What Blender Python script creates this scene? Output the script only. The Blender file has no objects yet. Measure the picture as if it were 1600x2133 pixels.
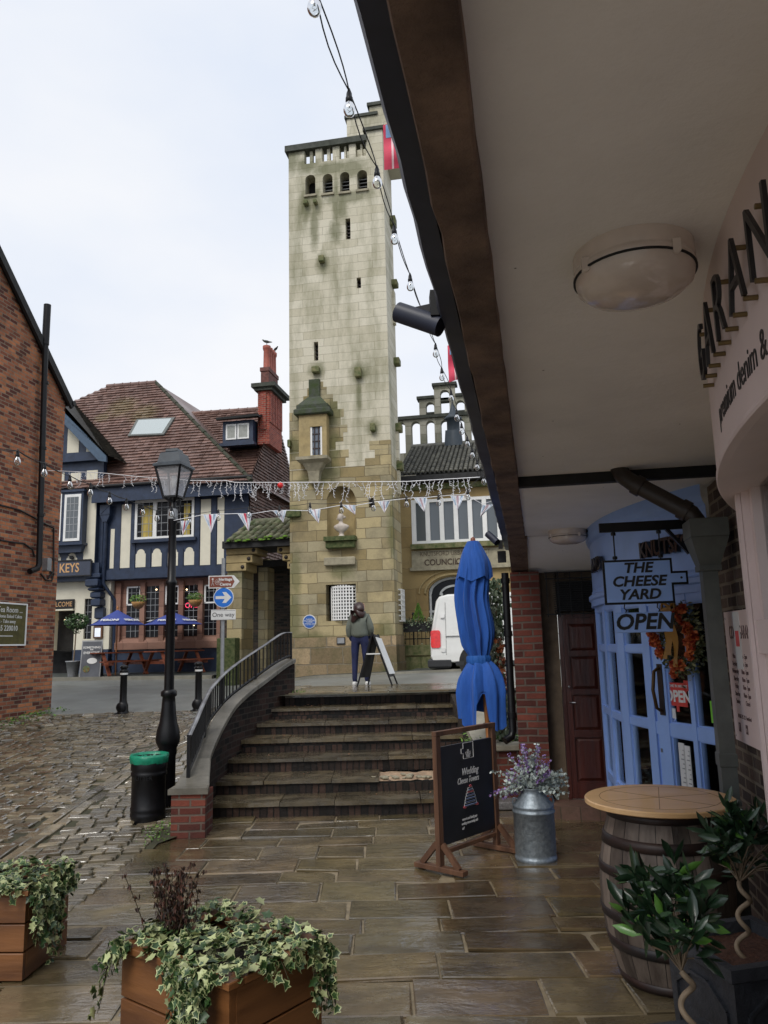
import bpy, bmesh, math, random
import numpy as np
from mathutils import Matrix, Vector, noise
random.seed(7)
SC = bpy.context.scene
COL = SC.collection
# ------------------------------------------------------------------ camera
CZ = 1.85
FPX = 1600.0
PITCH = math.atan((1341-1066.5)/FPX)
ROLL = .0246
cam = bpy.data.cameras.new('camera'); camo = bpy.data.objects.new('camera', cam); COL.objects.link(camo)
cF = Vector((0, math.cos(PITCH), math.sin(PITCH))); c0 = Vector((0, -math.sin(PITCH), math.cos(PITCH)))
cR = math.cos(ROLL)*Vector((1, 0, 0)) - math.sin(ROLL)*c0
cU = math.sin(ROLL)*Vector((1, 0, 0)) + math.cos(ROLL)*c0
camo.matrix_world = Matrix(((cR.x, cU.x, -cF.x, 0), (cR.y, cU.y, -cF.y, 0), (cR.z, cU.z, -cF.z, CZ), (0, 0, 0, 1)))
cam.sensor_fit = 'HORIZONTAL'; cam.sensor_width = 36; cam.lens = 36
cam.clip_start = .05; cam.clip_end = 2000
SC.camera = camo
# ------------------------------------------------------------------ world and sun (overcast daylight)
SUN_EL, SUN_AZ = math.radians(48), math.radians(205)      # azimuth clockwise from +Y
wd = bpy.data.worlds.new("World"); SC.world = wd; wd.use_nodes = True
nt = wd.node_tree; nt.nodes.clear()
out = nt.nodes.new('ShaderNodeOutputWorld'); bg = nt.nodes.new('ShaderNodeBackground')
sky = nt.nodes.new('ShaderNodeTexSky'); sky.sky_type = 'NISHITA'; sky.sun_disc = False
sky.sun_elevation = SUN_EL; sky.sun_rotation = SUN_AZ
tc = nt.nodes.new('ShaderNodeTexCoord'); mp = nt.nodes.new('ShaderNodeMapping'); mp.inputs['Scale'].default_value = (1, 1, 2.2)
nz = nt.nodes.new('ShaderNodeTexNoise'); nz.inputs['Scale'].default_value = 1.7; nz.inputs['Detail'].default_value = 5; nz.inputs['Roughness'].default_value = .5
rp = nt.nodes.new('ShaderNodeValToRGB')
rp.color_ramp.elements[0].position = .3; rp.color_ramp.elements[0].color = (.88, .98, 1.16, 1)
rp.color_ramp.elements[1].position = .7; rp.color_ramp.elements[1].color = (1.17, 1.18, 1.21, 1)
sc = nt.nodes.new('ShaderNodeVectorMath'); sc.operation = 'SCALE'; sc.inputs['Scale'].default_value = 6.6
mx = nt.nodes.new('ShaderNodeMix'); mx.data_type = 'RGBA'; mx.inputs[0].default_value = .93
nt.links.new(tc.outputs['Generated'], mp.inputs[0]); nt.links.new(mp.outputs[0], nz.inputs['Vector'])
nt.links.new(nz.outputs[0], rp.inputs[0]); nt.links.new(rp.outputs[0], sc.inputs[0])
nt.links.new(sky.outputs[0], mx.inputs[6]); nt.links.new(sc.outputs[0], mx.inputs[7])
nt.links.new(mx.outputs[2], bg.inputs[0]); nt.links.new(bg.outputs[0], out.inputs[0])
bg.inputs[1].default_value = .1
sun = bpy.data.lights.new('sun', 'SUN'); sun.energy = 1.5; sun.angle = math.radians(28); sun.color = (1, .96, .9)
suno = bpy.data.objects.new('sun', sun); COL.objects.link(suno)
sd = Vector((math.sin(SUN_AZ)*math.cos(SUN_EL), math.cos(SUN_AZ)*math.cos(SUN_EL), math.sin(SUN_EL)))
suno.rotation_euler = sd.to_track_quat('Z', 'Y').to_euler()
SC.view_settings.view_transform = 'Standard'; SC.view_settings.look = 'None'
SC.view_settings.exposure = 0.37; SC.view_settings.gamma = 1
# ------------------------------------------------------------------ frames
# the street, the tower, the pub and the shop row share one direction, ANG clockwise of the view
ANG = math.radians(10.5)
V = Vector((math.cos(ANG), -math.sin(ANG), 0)); U = Vector((math.sin(ANG), math.cos(ANG), 0))
CAM = Vector((0, 0, CZ))
def ray(px, py): return cF + cR*((px-800)/FPX) + cU*((1066.5-py)/FPX)
def S2W(p): return V*p[0] + U*p[1] + Vector((0, 0, p[2] if len(p) > 2 else 0))
def W2S(p): return (p.dot(V), p.dot(U), p.z)
def WY(px, py, d):                      # world point seen at px,py at depth y = d
    r = ray(px, py); return CAM + r*(d/r.y)
def WZ(px, py, z):                      # world point seen at px,py at height z
    r = ray(px, py); return CAM + r*((z-CZ)/r.z)
def T(px, py, t):                       # (s, z) on the plane at street depth t
    r = ray(px, py); q = CAM + r*(t/r.dot(U)); return q.dot(V), q.z
def SS(px, py, s):                      # (t, z) on the plane at street offset s
    r = ray(px, py); q = CAM + r*(s/r.dot(V)); return q.dot(U), q.z
def sm(a, b, x):
    k = min(1, max(0, (x-a)/(b-a))); return k*k*(3-2*k)
def interp(x, pts):
    if x <= pts[0][0]: return pts[0][1]
    for (a, b), (c, d) in zip(pts, pts[1:]):
        if x <= c: return b + (d-b)*(x-a)/(c-a)
    return pts[-1][1]
# ------------------------------------------------------------------ objects
BASE = {}
# the shop row and its canopy are scaled about the camera, soffit at 2.90 m
SHOP_SCALE = 1.33; SHOP = [False]
def scale_shop(p): return (p[0]*SHOP_SCALE, p[1]*SHOP_SCALE, 2.90+(p[2]-2.64)*SHOP_SCALE)
def thing(name, label, cat, p=(0, 0, 0), rot=None, group=None, world=False):
    """an Empty at the base of a thing. p in street coordinates (or world=True); rot extra turn"""
    o = bpy.data.objects.new(name, None); COL.objects.link(o); o.empty_display_size = .2
    w = Vector(p) if world else S2W(scale_shop(p) if SHOP[0] else p)
    o.location = w
    o.rotation_euler = (0, 0, (rot if rot is not None else 0) - (0 if world else ANG))
    o['label'] = label; o['category'] = cat
    if group: o['group'] = group
    BASE[o.name] = tuple(p)
    return o
def tag(o, label=None, cat=None, group=None, kind=None):
    if label: o['label'] = label
    if cat: o['category'] = cat
    if group: o['group'] = group
    if kind: o['kind'] = kind
    return o
class MB:
    def __init__(self, ref=None):
        self.v = []; self.f = []; self.c = []; self.smooth = []
        self.off = BASE[ref.name] if ref is not None else (0, 0, 0)
        self.col = None
    def add(self, vs, fs, smooth=False, col=None):
        n = len(self.v); self.v += [tuple(p) for p in vs]
        for f in fs:
            self.f.append([n+i for i in f]); self.smooth.append(smooth); self.c.append(col if col is not None else self.col)
        return self
    def box(self, x0, x1, y0, y1, z0, z1, col=None, rz=0, rx=0, ry=0, bev=0):
        if x1 < x0: x0, x1 = x1, x0
        if y1 < y0: y0, y1 = y1, y0
        if z1 < z0: z0, z1 = z1, z0
        if bev > 0:
            b = min(bev, (x1-x0)/2.01, (y1-y0)/2.01, (z1-z0)/2.01)
            vs = []
            for z, i in ((z0, b), (z0+b, 0), (z1-b, 0), (z1, b)):
                vs += [(x0+i+ (b if i == 0 else 0)*0, y0+i, z), (x1-i, y0+i, z), (x1-i, y1-i, z), (x0+i, y1-i, z)]
            fs = [(3, 2, 1, 0), (12, 13, 14, 15)]
            for k in range(3):
                for j in range(4):
                    fs.append((k*4+j, k*4+(j+1) % 4, k*4+4+(j+1) % 4, k*4+4+j))
        else:
            vs = [(x0, y0, z0), (x1, y0, z0), (x1, y1, z0), (x0, y1, z0), (x0, y0, z1), (x1, y0, z1), (x1, y1, z1), (x0, y1, z1)]
            fs = [(0, 3, 2, 1), (4, 5, 6, 7), (0, 1, 5, 4), (1, 2, 6, 5), (2, 3, 7, 6), (3, 0, 4, 7)]
        if rz or rx or ry:
            c = Vector(((x0+x1)/2, (y0+y1)/2, (z0+z1)/2))
            m = Matrix.Rotation(rz, 3, 'Z') @ Matrix.Rotation(ry, 3, 'Y') @ Matrix.Rotation(rx, 3, 'X')
            vs = [c + m @ (Vector(p)-c) for p in vs]
        return self.add(vs, fs, col=col)
    def bar(self, a, b, w, h, col=None, up=(0, 0, 1)):
        a = Vector(a); b = Vector(b); d = (b-a).normalized(); u = Vector(up)
        if abs(d.dot(u)) > .99: u = Vector((0, 1, 0))
        r = d.cross(u).normalized(); u = r.cross(d)
        r *= w/2; u = u*(h/2)
        vs = [a-r-u, a+r-u, a+r+u, a-r+u, b-r-u, b+r-u, b+r+u, b-r+u]
        return self.add(vs, [(0, 1, 2, 3), (7, 6, 5, 4), (0, 4, 5, 1), (1, 5, 6, 2), (2, 6, 7, 3), (3, 7, 4, 0)], col=col)
    def tube(self, pts, r, n=8, col=None, caps=True):
        pts = [Vector(p) for p in pts]; m = len(pts)
        rr = r if isinstance(r, (list, tuple)) else [r]*m
        vs = []; prev = None
        for i, p in enumerate(pts):
            d = (pts[min(i+1, m-1)] - pts[max(i-1, 0)]).normalized()
            if prev is None:
                a = Vector((0, 0, 1)) if abs(d.z) < .9 else Vector((1, 0, 0)); x = d.cross(a).normalized()
            else:
                x = (prev - d*prev.dot(d)).normalized()
            prev = x; y = d.cross(x)
            for k in range(n):
                t = 2*math.pi*k/n; vs.append(p + (x*math.cos(t) + y*math.sin(t))*rr[i])
        fs = [(i*n+k, i*n+(k+1) % n, (i+1)*n+(k+1) % n, (i+1)*n+k) for i in range(m-1) for k in range(n)]
        self.add(vs, fs, True, col)
        if caps: self.add(vs[:n][::-1], [tuple(range(n))], col=col); self.add(vs[-n:], [tuple(range(n))], col=col)
        return self
    def lathe(self, prof, n=24, c=(0, 0, 0), col=None, sq=1, smooth=True, fn=None):
        vs = []
        for r, z in prof:
            for k in range(n):
                t = 2*math.pi*k/n
                q = fn(t, z) if fn else 1
                vs.append((c[0]+r*q*math.cos(t), c[1]+r*q*math.sin(t)*sq, c[2]+z))
        m = len(prof)
        fs = [(i*n+k, i*n+(k+1) % n, (i+1)*n+(k+1) % n, (i+1)*n+k) for i in range(m-1) for k in range(n)]
        self.add(vs, fs, smooth, col)
        if prof[0][0] > 1e-4: self.add(vs[:n][::-1], [tuple(range(n))], col=col)
        if prof[-1][0] > 1e-4: self.add(vs[-n:], [tuple(range(n))], col=col)
        return self
    def prism(self, poly, y0, y1, col=None):
        """poly in (x,z), counter-clockwise seen from -y, extruded y0..y1"""
        n = len(poly)
        vs = [(x, y0, z) for x, z in poly] + [(x, y1, z) for x, z in poly]
        fs = [tuple(range(n)), tuple(range(2*n-1, n-1, -1))] + [(i, i+n, (i+1) % n+n, (i+1) % n) for i in range(n)]
        return self.add(vs, fs, col=col)
    def slab(self, poly, z0, z1, col=None):
        """poly in (x,y) ccw from above, extruded z0..z1 (z1 may be a list)"""
        n = len(poly)
        a = z0 if isinstance(z0, (list, tuple)) else [z0]*n
        b = z1 if isinstance(z1, (list, tuple)) else [z1]*n
        vs = [(p[0], p[1], a[i]) for i, p in enumerate(poly)] + [(p[0], p[1], b[i]) for i, p in enumerate(poly)]
        fs = [tuple(range(n-1, -1, -1)), tuple(range(n, 2*n))] + [(i, (i+1) % n, (i+1) % n+n, i+n) for i in range(n)]
        return self.add(vs, fs, col=col)
    def strip(self, rows, smooth=False, col=None):
        n = len(rows[0]); vs = [p for r in rows for p in r]
        fs = [(i*n+k, i*n+k+1, (i+1)*n+k+1, (i+1)*n+k) for i in range(len(rows)-1) for k in range(n-1)]
        return self.add(vs, fs, smooth, col)
    def build(self, name, mat, parent=None, loc=None):
        me = bpy.data.meshes.new(name)
        o_ = self.off
        k = SHOP_SCALE if SHOP[0] else 1
        me.from_pydata([((p[0]-o_[0])*k, (p[1]-o_[1])*k, (p[2]-o_[2])*k) for p in self.v], [], self.f); me.update()
        me.polygons.foreach_set('use_smooth', self.smooth)
        if any(c is not None for c in self.c):
            at = me.color_attributes.new('tone', 'FLOAT_COLOR', 'CORNER')
            buf = []
            for f, c in zip(self.f, self.c):
                c = (.5, .5, .5) if c is None else (c if isinstance(c, (tuple, list)) else (c, c, c))
                buf += [c[0], c[1], c[2], 1]*len(f)
            at.data.foreach_set('color', buf)
        mats = mat if isinstance(mat, (list, tuple)) else [mat]
        for m in mats: me.materials.append(m)
        o = bpy.data.objects.new(name, me); COL.objects.link(o)
        if parent is not None: o.parent = parent
        if loc is not None: o.location = loc
        return o
def copy_tree(o, parent=None):
    c = o.copy(); COL.objects.link(c); c.parent = parent
    for ch in list(o.children): copy_tree(ch, c)
    return c
def street(o): o.rotation_euler = (0, 0, -ANG); return o
def struct(o): o['kind'] = 'structure'; return o
def text_geo(s, size, depth=.004, shear=0, align='CENTER', bold=0, res=3):
    cu = bpy.data.curves.new('t', 'FONT'); cu.body = s; cu.size = size; cu.extrude = depth; cu.shear = shear
    cu.align_x = align; cu.align_y = 'CENTER'; cu.offset = bold; cu.resolution_u = res
    o = bpy.data.objects.new('t', cu); COL.objects.link(o)
    bpy.context.view_layer.update()
    me = o.to_mesh(); vs = [tuple(v.co) for v in me.vertices]; fs = [tuple(p.vertices) for p in me.polygons]
    o.to_mesh_clear(); bpy.data.objects.remove(o); bpy.data.curves.remove(cu)
    return vs, fs
def text(name, s, size, mat, parent, p, rz=0, sx=1, off=(0, 0, 0), **k):
    """lettering facing -y, centred at p (local coordinates of parent)"""
    vs, fs = text_geo(s, size, **k)
    m = MB(); c, sn = math.cos(rz), math.sin(rz)
    m.add([(p[0]+x*sx*c+z*sn, p[1]+x*sx*sn-z*c, p[2]+y) for x, y, z in vs], fs)
    return m.build(name, mat, parent)
# ------------------------------------------------------------------ materials
def nd(t, ty, **k):
    n = t.nodes.new(ty)
    for a, b in k.items():
        if hasattr(n, a): setattr(n, a, b)
        else: n.inputs[a.replace('_', ' ')].default_value = b
    return n
def newmat(name):
    m = bpy.data.materials.new(name); m.use_nodes = True; t = m.node_tree; t.nodes.clear()
    o = t.nodes.new('ShaderNodeOutputMaterial'); b = t.nodes.new('ShaderNodeBsdfPrincipled')
    t.links.new(b.outputs[0], o.inputs[0]); return m, t, b
def c4(c): return (c[0], c[1], c[2], 1)
def plain(name, col, rough=.5, metal=0, var=.15, scale=8, bump=0, stretch=(1, 1, 1), spec=.5, coat=0, tone=False, col2=None, emit=0, bscale=None, rvar=.15, detail=4, sheen=0):
    """general painted/stone/cloth/wood surface: two-tone noise, slight roughness break-up, optional bump"""
    m, t, b = newmat(name); L = t.links.new
    tcn = nd(t, 'ShaderNodeTexCoord'); mpn = nd(t, 'ShaderNodeMapping'); mpn.inputs['Scale'].default_value = stretch
    L(tcn.outputs['Object'], mpn.inputs[0])
    n = nd(t, 'ShaderNodeTexNoise', Scale=scale, Detail=detail, Roughness=.6); L(mpn.outputs[0], n.inputs['Vector'])
    r = nd(t, 'ShaderNodeValToRGB')
    a = [x*(1-var) for x in col] if col2 is None else col2
    r.color_ramp.elements[0].position = .32; r.color_ramp.elements[0].color = c4(a)
    r.color_ramp.elements[1].position = .68; r.color_ramp.elements[1].color = c4([min(1, x*(1+var)) for x in col] if col2 is None else col)
    L(n.outputs[0], r.inputs[0]); src = r.outputs[0]
    if tone:
        at = nd(t, 'ShaderNodeAttribute', attribute_name='tone'); mm = nd(t, 'ShaderNodeMix', data_type='RGBA', blend_type='MULTIPLY'); mm.inputs[0].default_value = 1
        sc_ = nd(t, 'ShaderNodeVectorMath', operation='SCALE'); sc_.inputs['Scale'].default_value = 2
        L(at.outputs['Color'], sc_.inputs[0]); L(src, mm.inputs[6]); L(sc_.outputs[0], mm.inputs[7]); src = mm.outputs[2]
    L(src, b.inputs['Base Color'])
    mr = nd(t, 'ShaderNodeMapRange'); mr.inputs[3].default_value = max(.02, rough-rvar*rough*2); mr.inputs[4].default_value = min(1, rough+rvar*rough*2)
    n2 = nd(t, 'ShaderNodeTexNoise', Scale=scale*.6, Detail=3); L(mpn.outputs[0], n2.inputs['Vector']); L(n2.outputs[0], mr.inputs[0]); L(mr.outputs[0], b.inputs['Roughness'])
    b.inputs['Metallic'].default_value = metal; b.inputs['Specular IOR Level'].default_value = spec
    b.inputs['Coat Weight'].default_value = coat
    if sheen: b.inputs['Sheen Weight'].default_value = sheen
    if bump:
        bp = nd(t, 'ShaderNodeBump', Strength=min(1, bump), Distance=.02); n3 = nd(t, 'ShaderNodeTexNoise', Scale=bscale or scale*3, Detail=5, Roughness=.65)
        L(mpn.outputs[0], n3.inputs['Vector']); L(n3.outputs[0], bp.inputs['Height']); L(bp.outputs[0], b.inputs['Normal'])
    if emit:
        b.inputs['Emission Color'].default_value = c4(col); b.inputs['Emission Strength'].default_value = emit
    return m
def masonry(name, c1, c2, mortar, bw, bh, ms=.012, rough=.85, dirt=(.05, .06, .03), dirtamt=.4, dscale=1.2, off=.5, bump=.6, sq=1, vary=.5, c3=None, axis=0, mbias=0, streak=False, zdirt=None, stainscale=.25):
    """bricks or coursed blocks on walls of any heading: u = x+y, v = z"""
    m, t, b = newmat(name); L = t.links.new
    tcn = nd(t, 'ShaderNodeTexCoord'); sp = nd(t, 'ShaderNodeSeparateXYZ'); L(tcn.outputs['Object'], sp.inputs[0])
    ad = nd(t, 'ShaderNodeMath', operation='ADD'); L(sp.outputs[0], ad.inputs[0]); L(sp.outputs[1], ad.inputs[1])
    cb = nd(t, 'ShaderNodeCombineXYZ')
    if axis == 1: L(sp.outputs[2], cb.inputs[0]); L(ad.outputs[0], cb.inputs[1])
    else: L(ad.outputs[0], cb.inputs[0]); L(sp.outputs[2], cb.inputs[1])
    # slight wobble of the joints
    wn = nd(t, 'ShaderNodeTexNoise', Scale=3.0, Detail=2); L(tcn.outputs['Object'], wn.inputs['Vector'])
    wv = nd(t, 'ShaderNodeVectorMath', operation='SCALE'); wv.inputs['Scale'].default_value = bh*.22; L(wn.outputs['Color'], wv.inputs[0])
    wa = nd(t, 'ShaderNodeVectorMath', operation='ADD'); L(cb.outputs[0], wa.inputs[0]); L(wv.outputs[0], wa.inputs[1])
    br = nd(t, 'ShaderNodeTexBrick', offset=off, squash=sq)
    br.inputs['Scale'].default_value = 1; br.inputs['Brick Width'].default_value = bw; br.inputs['Row Height'].default_value = bh
    br.inputs['Mortar Size'].default_value = ms; br.inputs['Mortar Smooth'].default_value = .3; br.inputs['Bias'].default_value = mbias
    br.inputs['Color1'].default_value = (0, 0, 0, 1); br.inputs['Color2'].default_value = (1, 1, 1, 1); br.inputs['Mortar'].default_value = (.5, .5, .5, 1)
    L(wa.outputs[0], br.inputs['Vector'])
    r = nd(t, 'ShaderNodeValToRGB'); e = r.color_ramp.elements
    e[0].position = .12; e[0].color = c4(c1); e[1].position = .85; e[1].color = c4(c2)
    if c3: x = e.new(.5); x.color = c4(c3)
    L(br.outputs['Color'], r.inputs[0])
    ns = nd(t, 'ShaderNodeTexNoise', Scale=22, Detail=5, Roughness=.7); L(tcn.outputs['Object'], ns.inputs['Vector'])
    mr = nd(t, 'ShaderNodeMapRange'); mr.inputs[3].default_value = 1-vary; mr.inputs[4].default_value = 1+vary; L(ns.outputs[0], mr.inputs[0])
    mu = nd(t, 'ShaderNodeVectorMath', operation='SCALE'); L(r.outputs[0], mu.inputs[0]); L(mr.outputs[0], mu.inputs['Scale'])
    mm = nd(t, 'ShaderNodeMix', data_type='RGBA'); L(br.outputs['Fac'], mm.inputs[0]); L(mu.outputs[0], mm.inputs[6]); mm.inputs[7].default_value = c4(mortar)
    # dirt / moss
    mpn = nd(t, 'ShaderNodeMapping'); mpn.inputs['Scale'].default_value = (1, 1, stainscale if streak else 1); L(tcn.outputs['Object'], mpn.inputs[0])
    nn = nd(t, 'ShaderNodeTexNoise', Scale=dscale, Detail=6, Roughness=.68); L(mpn.outputs[0], nn.inputs['Vector'])
    r2 = nd(t, 'ShaderNodeValToRGB'); r2.color_ramp.elements[0].position = .46; r2.color_ramp.elements[0].color = (0, 0, 0, 1); r2.color_ramp.elements[1].position = .72; r2.color_ramp.elements[1].color = (dirtamt,)*3+(1,)
    L(nn.outputs[0], r2.inputs[0])
    dm = nd(t, 'ShaderNodeMix', data_type='RGBA'); L(r2.outputs[0], dm.inputs[0]); L(mm.outputs[2], dm.inputs[6]); dm.inputs[7].default_value = c4(dirt)
    L(dm.outputs[2], b.inputs['Base Color']); b.inputs['Roughness'].default_value = rough
    b.inputs['Specular IOR Level'].default_value = .3
    bp = nd(t, 'ShaderNodeBump', Strength=bump, Distance=.012)
    hh = nd(t, 'ShaderNodeMath', operation='MULTIPLY_ADD'); L(br.outputs['Fac'], hh.inputs[0]); hh.inputs[1].default_value = -1.5; L(ns.outputs[0], hh.inputs[2])
    L(hh.outputs[0], bp.inputs['Height']); L(bp.outputs[0], b.inputs['Normal'])
    return m
def speck(m, scale=55, thr=.80, col=(.06, .045, .035)):
    """scattered small marks and fly spots"""
    t = m.node_tree; L = t.links.new; b = t.nodes['Principled BSDF']; src = b.inputs['Base Color'].links[0].from_socket; tcn = nd(t, 'ShaderNodeTexCoord')
    v = nd(t, 'ShaderNodeTexVoronoi', Scale=9.0); L(tcn.outputs['Object'], v.inputs['Vector']); r = nd(t, 'ShaderNodeMapRange'); r.inputs[1].default_value = .025; r.inputs[2].default_value = .05; r.inputs[3].default_value = 1; r.inputs[4].default_value = 0; L(v.outputs['Distance'], r.inputs[0])
    n = nd(t, 'ShaderNodeTexNoise', Scale=2.1, Detail=3); L(tcn.outputs['Object'], n.inputs['Vector']); g = nd(t, 'ShaderNodeMath', operation='GREATER_THAN'); L(n.outputs[0], g.inputs[0]); g.inputs[1].default_value = .56
    mu = nd(t, 'ShaderNodeMath', operation='MULTIPLY'); L(r.outputs[0], mu.inputs[0]); L(g.outputs[0], mu.inputs[1]); mm = nd(t, 'ShaderNodeMix', data_type='RGBA'); L(mu.outputs[0], mm.inputs[0]); L(src, mm.inputs[6]); mm.inputs[7].default_value = c4(col); L(mm.outputs[2], b.inputs['Base Color'])
def wetstone(name, c1, c2, scale, rough, bump):
    """stone with a broken film of water: smooth puddled patches between matt ones"""
    m, t, b = newmat(name); L = t.links.new; tcn = nd(t, 'ShaderNodeTexCoord')
    n = nd(t, 'ShaderNodeTexNoise', Scale=scale, Detail=8, Roughness=.62); L(tcn.outputs['Object'], n.inputs['Vector'])
    r = nd(t, 'ShaderNodeValToRGB'); r.color_ramp.elements[0].position = .3; r.color_ramp.elements[0].color = c4(c2); r.color_ramp.elements[1].position = .7; r.color_ramp.elements[1].color = c4(c1); L(n.outputs[0], r.inputs[0])
    at = nd(t, 'ShaderNodeAttribute', attribute_name='tone'); sc_ = nd(t, 'ShaderNodeVectorMath', operation='SCALE'); sc_.inputs['Scale'].default_value = 2; L(at.outputs['Color'], sc_.inputs[0])
    mm = nd(t, 'ShaderNodeMix', data_type='RGBA', blend_type='MULTIPLY'); mm.inputs[0].default_value = 1; L(r.outputs[0], mm.inputs[6]); L(sc_.outputs[0], mm.inputs[7]); L(mm.outputs[2], b.inputs['Base Color'])
    mp_ = nd(t, 'ShaderNodeMapping'); mp_.inputs['Scale'].default_value = (1, 2.2, 1); L(tcn.outputs['Object'], mp_.inputs[0])
    w_ = nd(t, 'ShaderNodeTexNoise', Scale=2.2, Detail=5, Roughness=.6); L(mp_.outputs[0], w_.inputs['Vector'])
    r2 = nd(t, 'ShaderNodeMapRange'); r2.inputs[1].default_value = .38; r2.inputs[2].default_value = .62; r2.inputs[3].default_value = rough*.45; r2.inputs[4].default_value = rough+.20; L(w_.outputs[0], r2.inputs[0]); L(r2.outputs[0], b.inputs['Roughness'])
    b.inputs['Specular IOR Level'].default_value = .6
    r3 = nd(t, 'ShaderNodeMapRange'); r3.inputs[1].default_value = .46; r3.inputs[2].default_value = .62; r3.inputs[3].default_value = 1; r3.inputs[4].default_value = .15; L(w_.outputs[0], r3.inputs[0]); L(r3.outputs[0], b.inputs['Coat Weight']); b.inputs['Coat Roughness'].default_value = .07; b.inputs['Coat IOR'].default_value = 1.6
    bc = nd(t, 'ShaderNodeBump', Strength=.42, Distance=.02); nc = nd(t, 'ShaderNodeTexNoise', Scale=8, Detail=4, Roughness=.55); L(mp_.outputs[0], nc.inputs['Vector']); L(nc.outputs[0], bc.inputs['Height']); L(bc.outputs[0], b.inputs['Coat Normal'])
    n3 = nd(t, 'ShaderNodeTexNoise', Scale=7, Detail=7, Roughness=.6); L(mp_.outputs[0], n3.inputs['Vector'])
    bp = nd(t, 'ShaderNodeBump', Strength=bump, Distance=.02); L(n3.outputs[0], bp.inputs['Height']); L(bp.outputs[0], b.inputs['Normal']); return m
def wood(name, c1, c2, rough=.6, along='z', scale=9, coat=0, bump=.25):
    st = {'x': (.12, 1, 1), 'y': (1, .12, 1), 'z': (1, 1, .12)}[along]
    m = plain(name, c2, rough=rough, col2=c1, scale=scale, stretch=st, bump=bump, bscale=scale*3, coat=coat, detail=8)
    return m
def glassy(name, tint=(.02, .025, .03), rough=.03, through=.0):
    m, t, b = newmat(name)
    b.inputs['Base Color'].default_value = c4(tint); b.inputs['Roughness'].default_value = rough; b.inputs['Specular IOR Level'].default_value = .8
    if through:
        L = t.links.new; o = [n for n in t.nodes if n.type == 'OUTPUT_MATERIAL'][0]
        tr = nd(t, 'ShaderNodeBsdfTransparent'); tr.inputs[0].default_value = c4([.9, .92, .92]); gl = nd(t, 'ShaderNodeBsdfGlossy', Roughness=rough)
        fr = nd(t, 'ShaderNodeFresnel', IOR=1.5); mx_ = nd(t, 'ShaderNodeMixShader'); L(fr.outputs[0], mx_.inputs[0]); L(tr.outputs[0], mx_.inputs[1]); L(gl.outputs[0], mx_.inputs[2]); L(mx_.outputs[0], o.inputs[0])
    return m
def leafmat(name, c1, c2, rough=.45, spec=.5, scale=6):
    m, t, b = newmat(name); L = t.links.new
    at = nd(t, 'ShaderNodeAttribute', attribute_name='tone'); r = nd(t, 'ShaderNodeValToRGB')
    r.color_ramp.elements[0].position = .1; r.color_ramp.elements[0].color = c4(c1); r.color_ramp.elements[1].position = .9; r.color_ramp.elements[1].color = c4(c2)
    L(at.outputs['Fac'], r.inputs[0]); L(r.outputs[0], b.inputs['Base Color']); b.inputs['Roughness'].default_value = rough; b.inputs['Specular IOR Level'].default_value = spec
    return m
M = {}
M['navy'] = plain('navy_paint', (.022, .036, .072), .45, var=.25, scale=5)
M['cream'] = plain('cream_render', (.72, .68, .55), .8, var=.06, scale=3, bump=.2)
M['white'] = plain('white_paint', (.8, .8, .78), .45, var=.05, scale=4)
M['black'] = plain('black_paint', (.006, .006, .007), .38, var=.3, scale=10, spec=.3)
M['blackmatt'] = plain('black_matt', (.012, .012, .013), .7, var=.3, scale=10)
M['darkroom'] = plain('dark_interior', (.01, .009, .009), .9, var=.3)
M['glass'] = glassy('window_glass', (.012, .012, .014), .12); M['glass'].node_tree.nodes['Principled BSDF'].inputs['Specular IOR Level'].default_value = .18
M['glassgrey'] = glassy('grey_window_glass', (.1, .115, .125), .08)
M['clear'] = glassy('clear_glass', through=1)
M['lead'] = plain('lead_grey', (.3, .31, .32), .5, metal=.3)
M['brick_old'] = masonry('old_brick', (.12, .036, .026), (.50, .19, .085), (.27, .21, .15), .225, .076, .010, dirt=(.05, .04, .03), dirtamt=.6, dscale=1.6, c3=(.36, .125, .065), vary=.45)
M['brick_red'] = masonry('red_brick', (.085, .024, .018), (.19, .052, .034), (.13, .095, .075), .225, .076, .011, dirt=(.02, .018, .016), dirtamt=.5, dscale=2.5, vary=.35)
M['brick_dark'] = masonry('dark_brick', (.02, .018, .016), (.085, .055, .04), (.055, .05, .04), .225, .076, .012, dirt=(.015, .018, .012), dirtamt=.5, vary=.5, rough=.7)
M['brick_grey'] = masonry('grey_brown_brick', (.05, .035, .028), (.12, .085, .065), (.2, .165, .12), .225, .08, .012, dirt=(.03, .025, .02), dirtamt=.3)
M['brick_riser'] = masonry('riser_brick', (.012, .009, .008), (.055, .03, .022), (.008, .008, .008), .075, .3, .008, dirt=(.01, .011, .007), dirtamt=.5, vary=.5, rough=.55)
M['brick_chim'] = masonry('chimney_brick', (.24, .04, .03), (.38, .08, .05), (.3, .18, .14), .225, .076, .012, dirt=(.06, .02, .02), dirtamt=.3)
M['stone_gold'] = masonry('golden_sandstone', (.30, .235, .115), (.45, .37, .205), (.2, .16, .09), .66, .275, .009, dirt=(.10, .09, .06), dirtamt=.65, dscale=1.1, c3=(.36, .32, .21), vary=.22, bump=.7, off=.37)
M['stone_pale'] = masonry('pale_ashlar', (.54, .50, .38), (.64, .60, .48), (.33, .3, .22), 1.0, .235, .006, dirt=(.17, .17, .09), dirtamt=.9, dscale=1.3, vary=.16, bump=.3, off=.41, streak=True)
M['stone_base'] = masonry('rock_faced_stone', (.20, .15, .085), (.40, .30, .18), (.24, .2, .14), .85, .42, .018, dirt=(.06, .08, .03), dirtamt=.7, dscale=1.5, vary=.5, bump=1)
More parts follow.
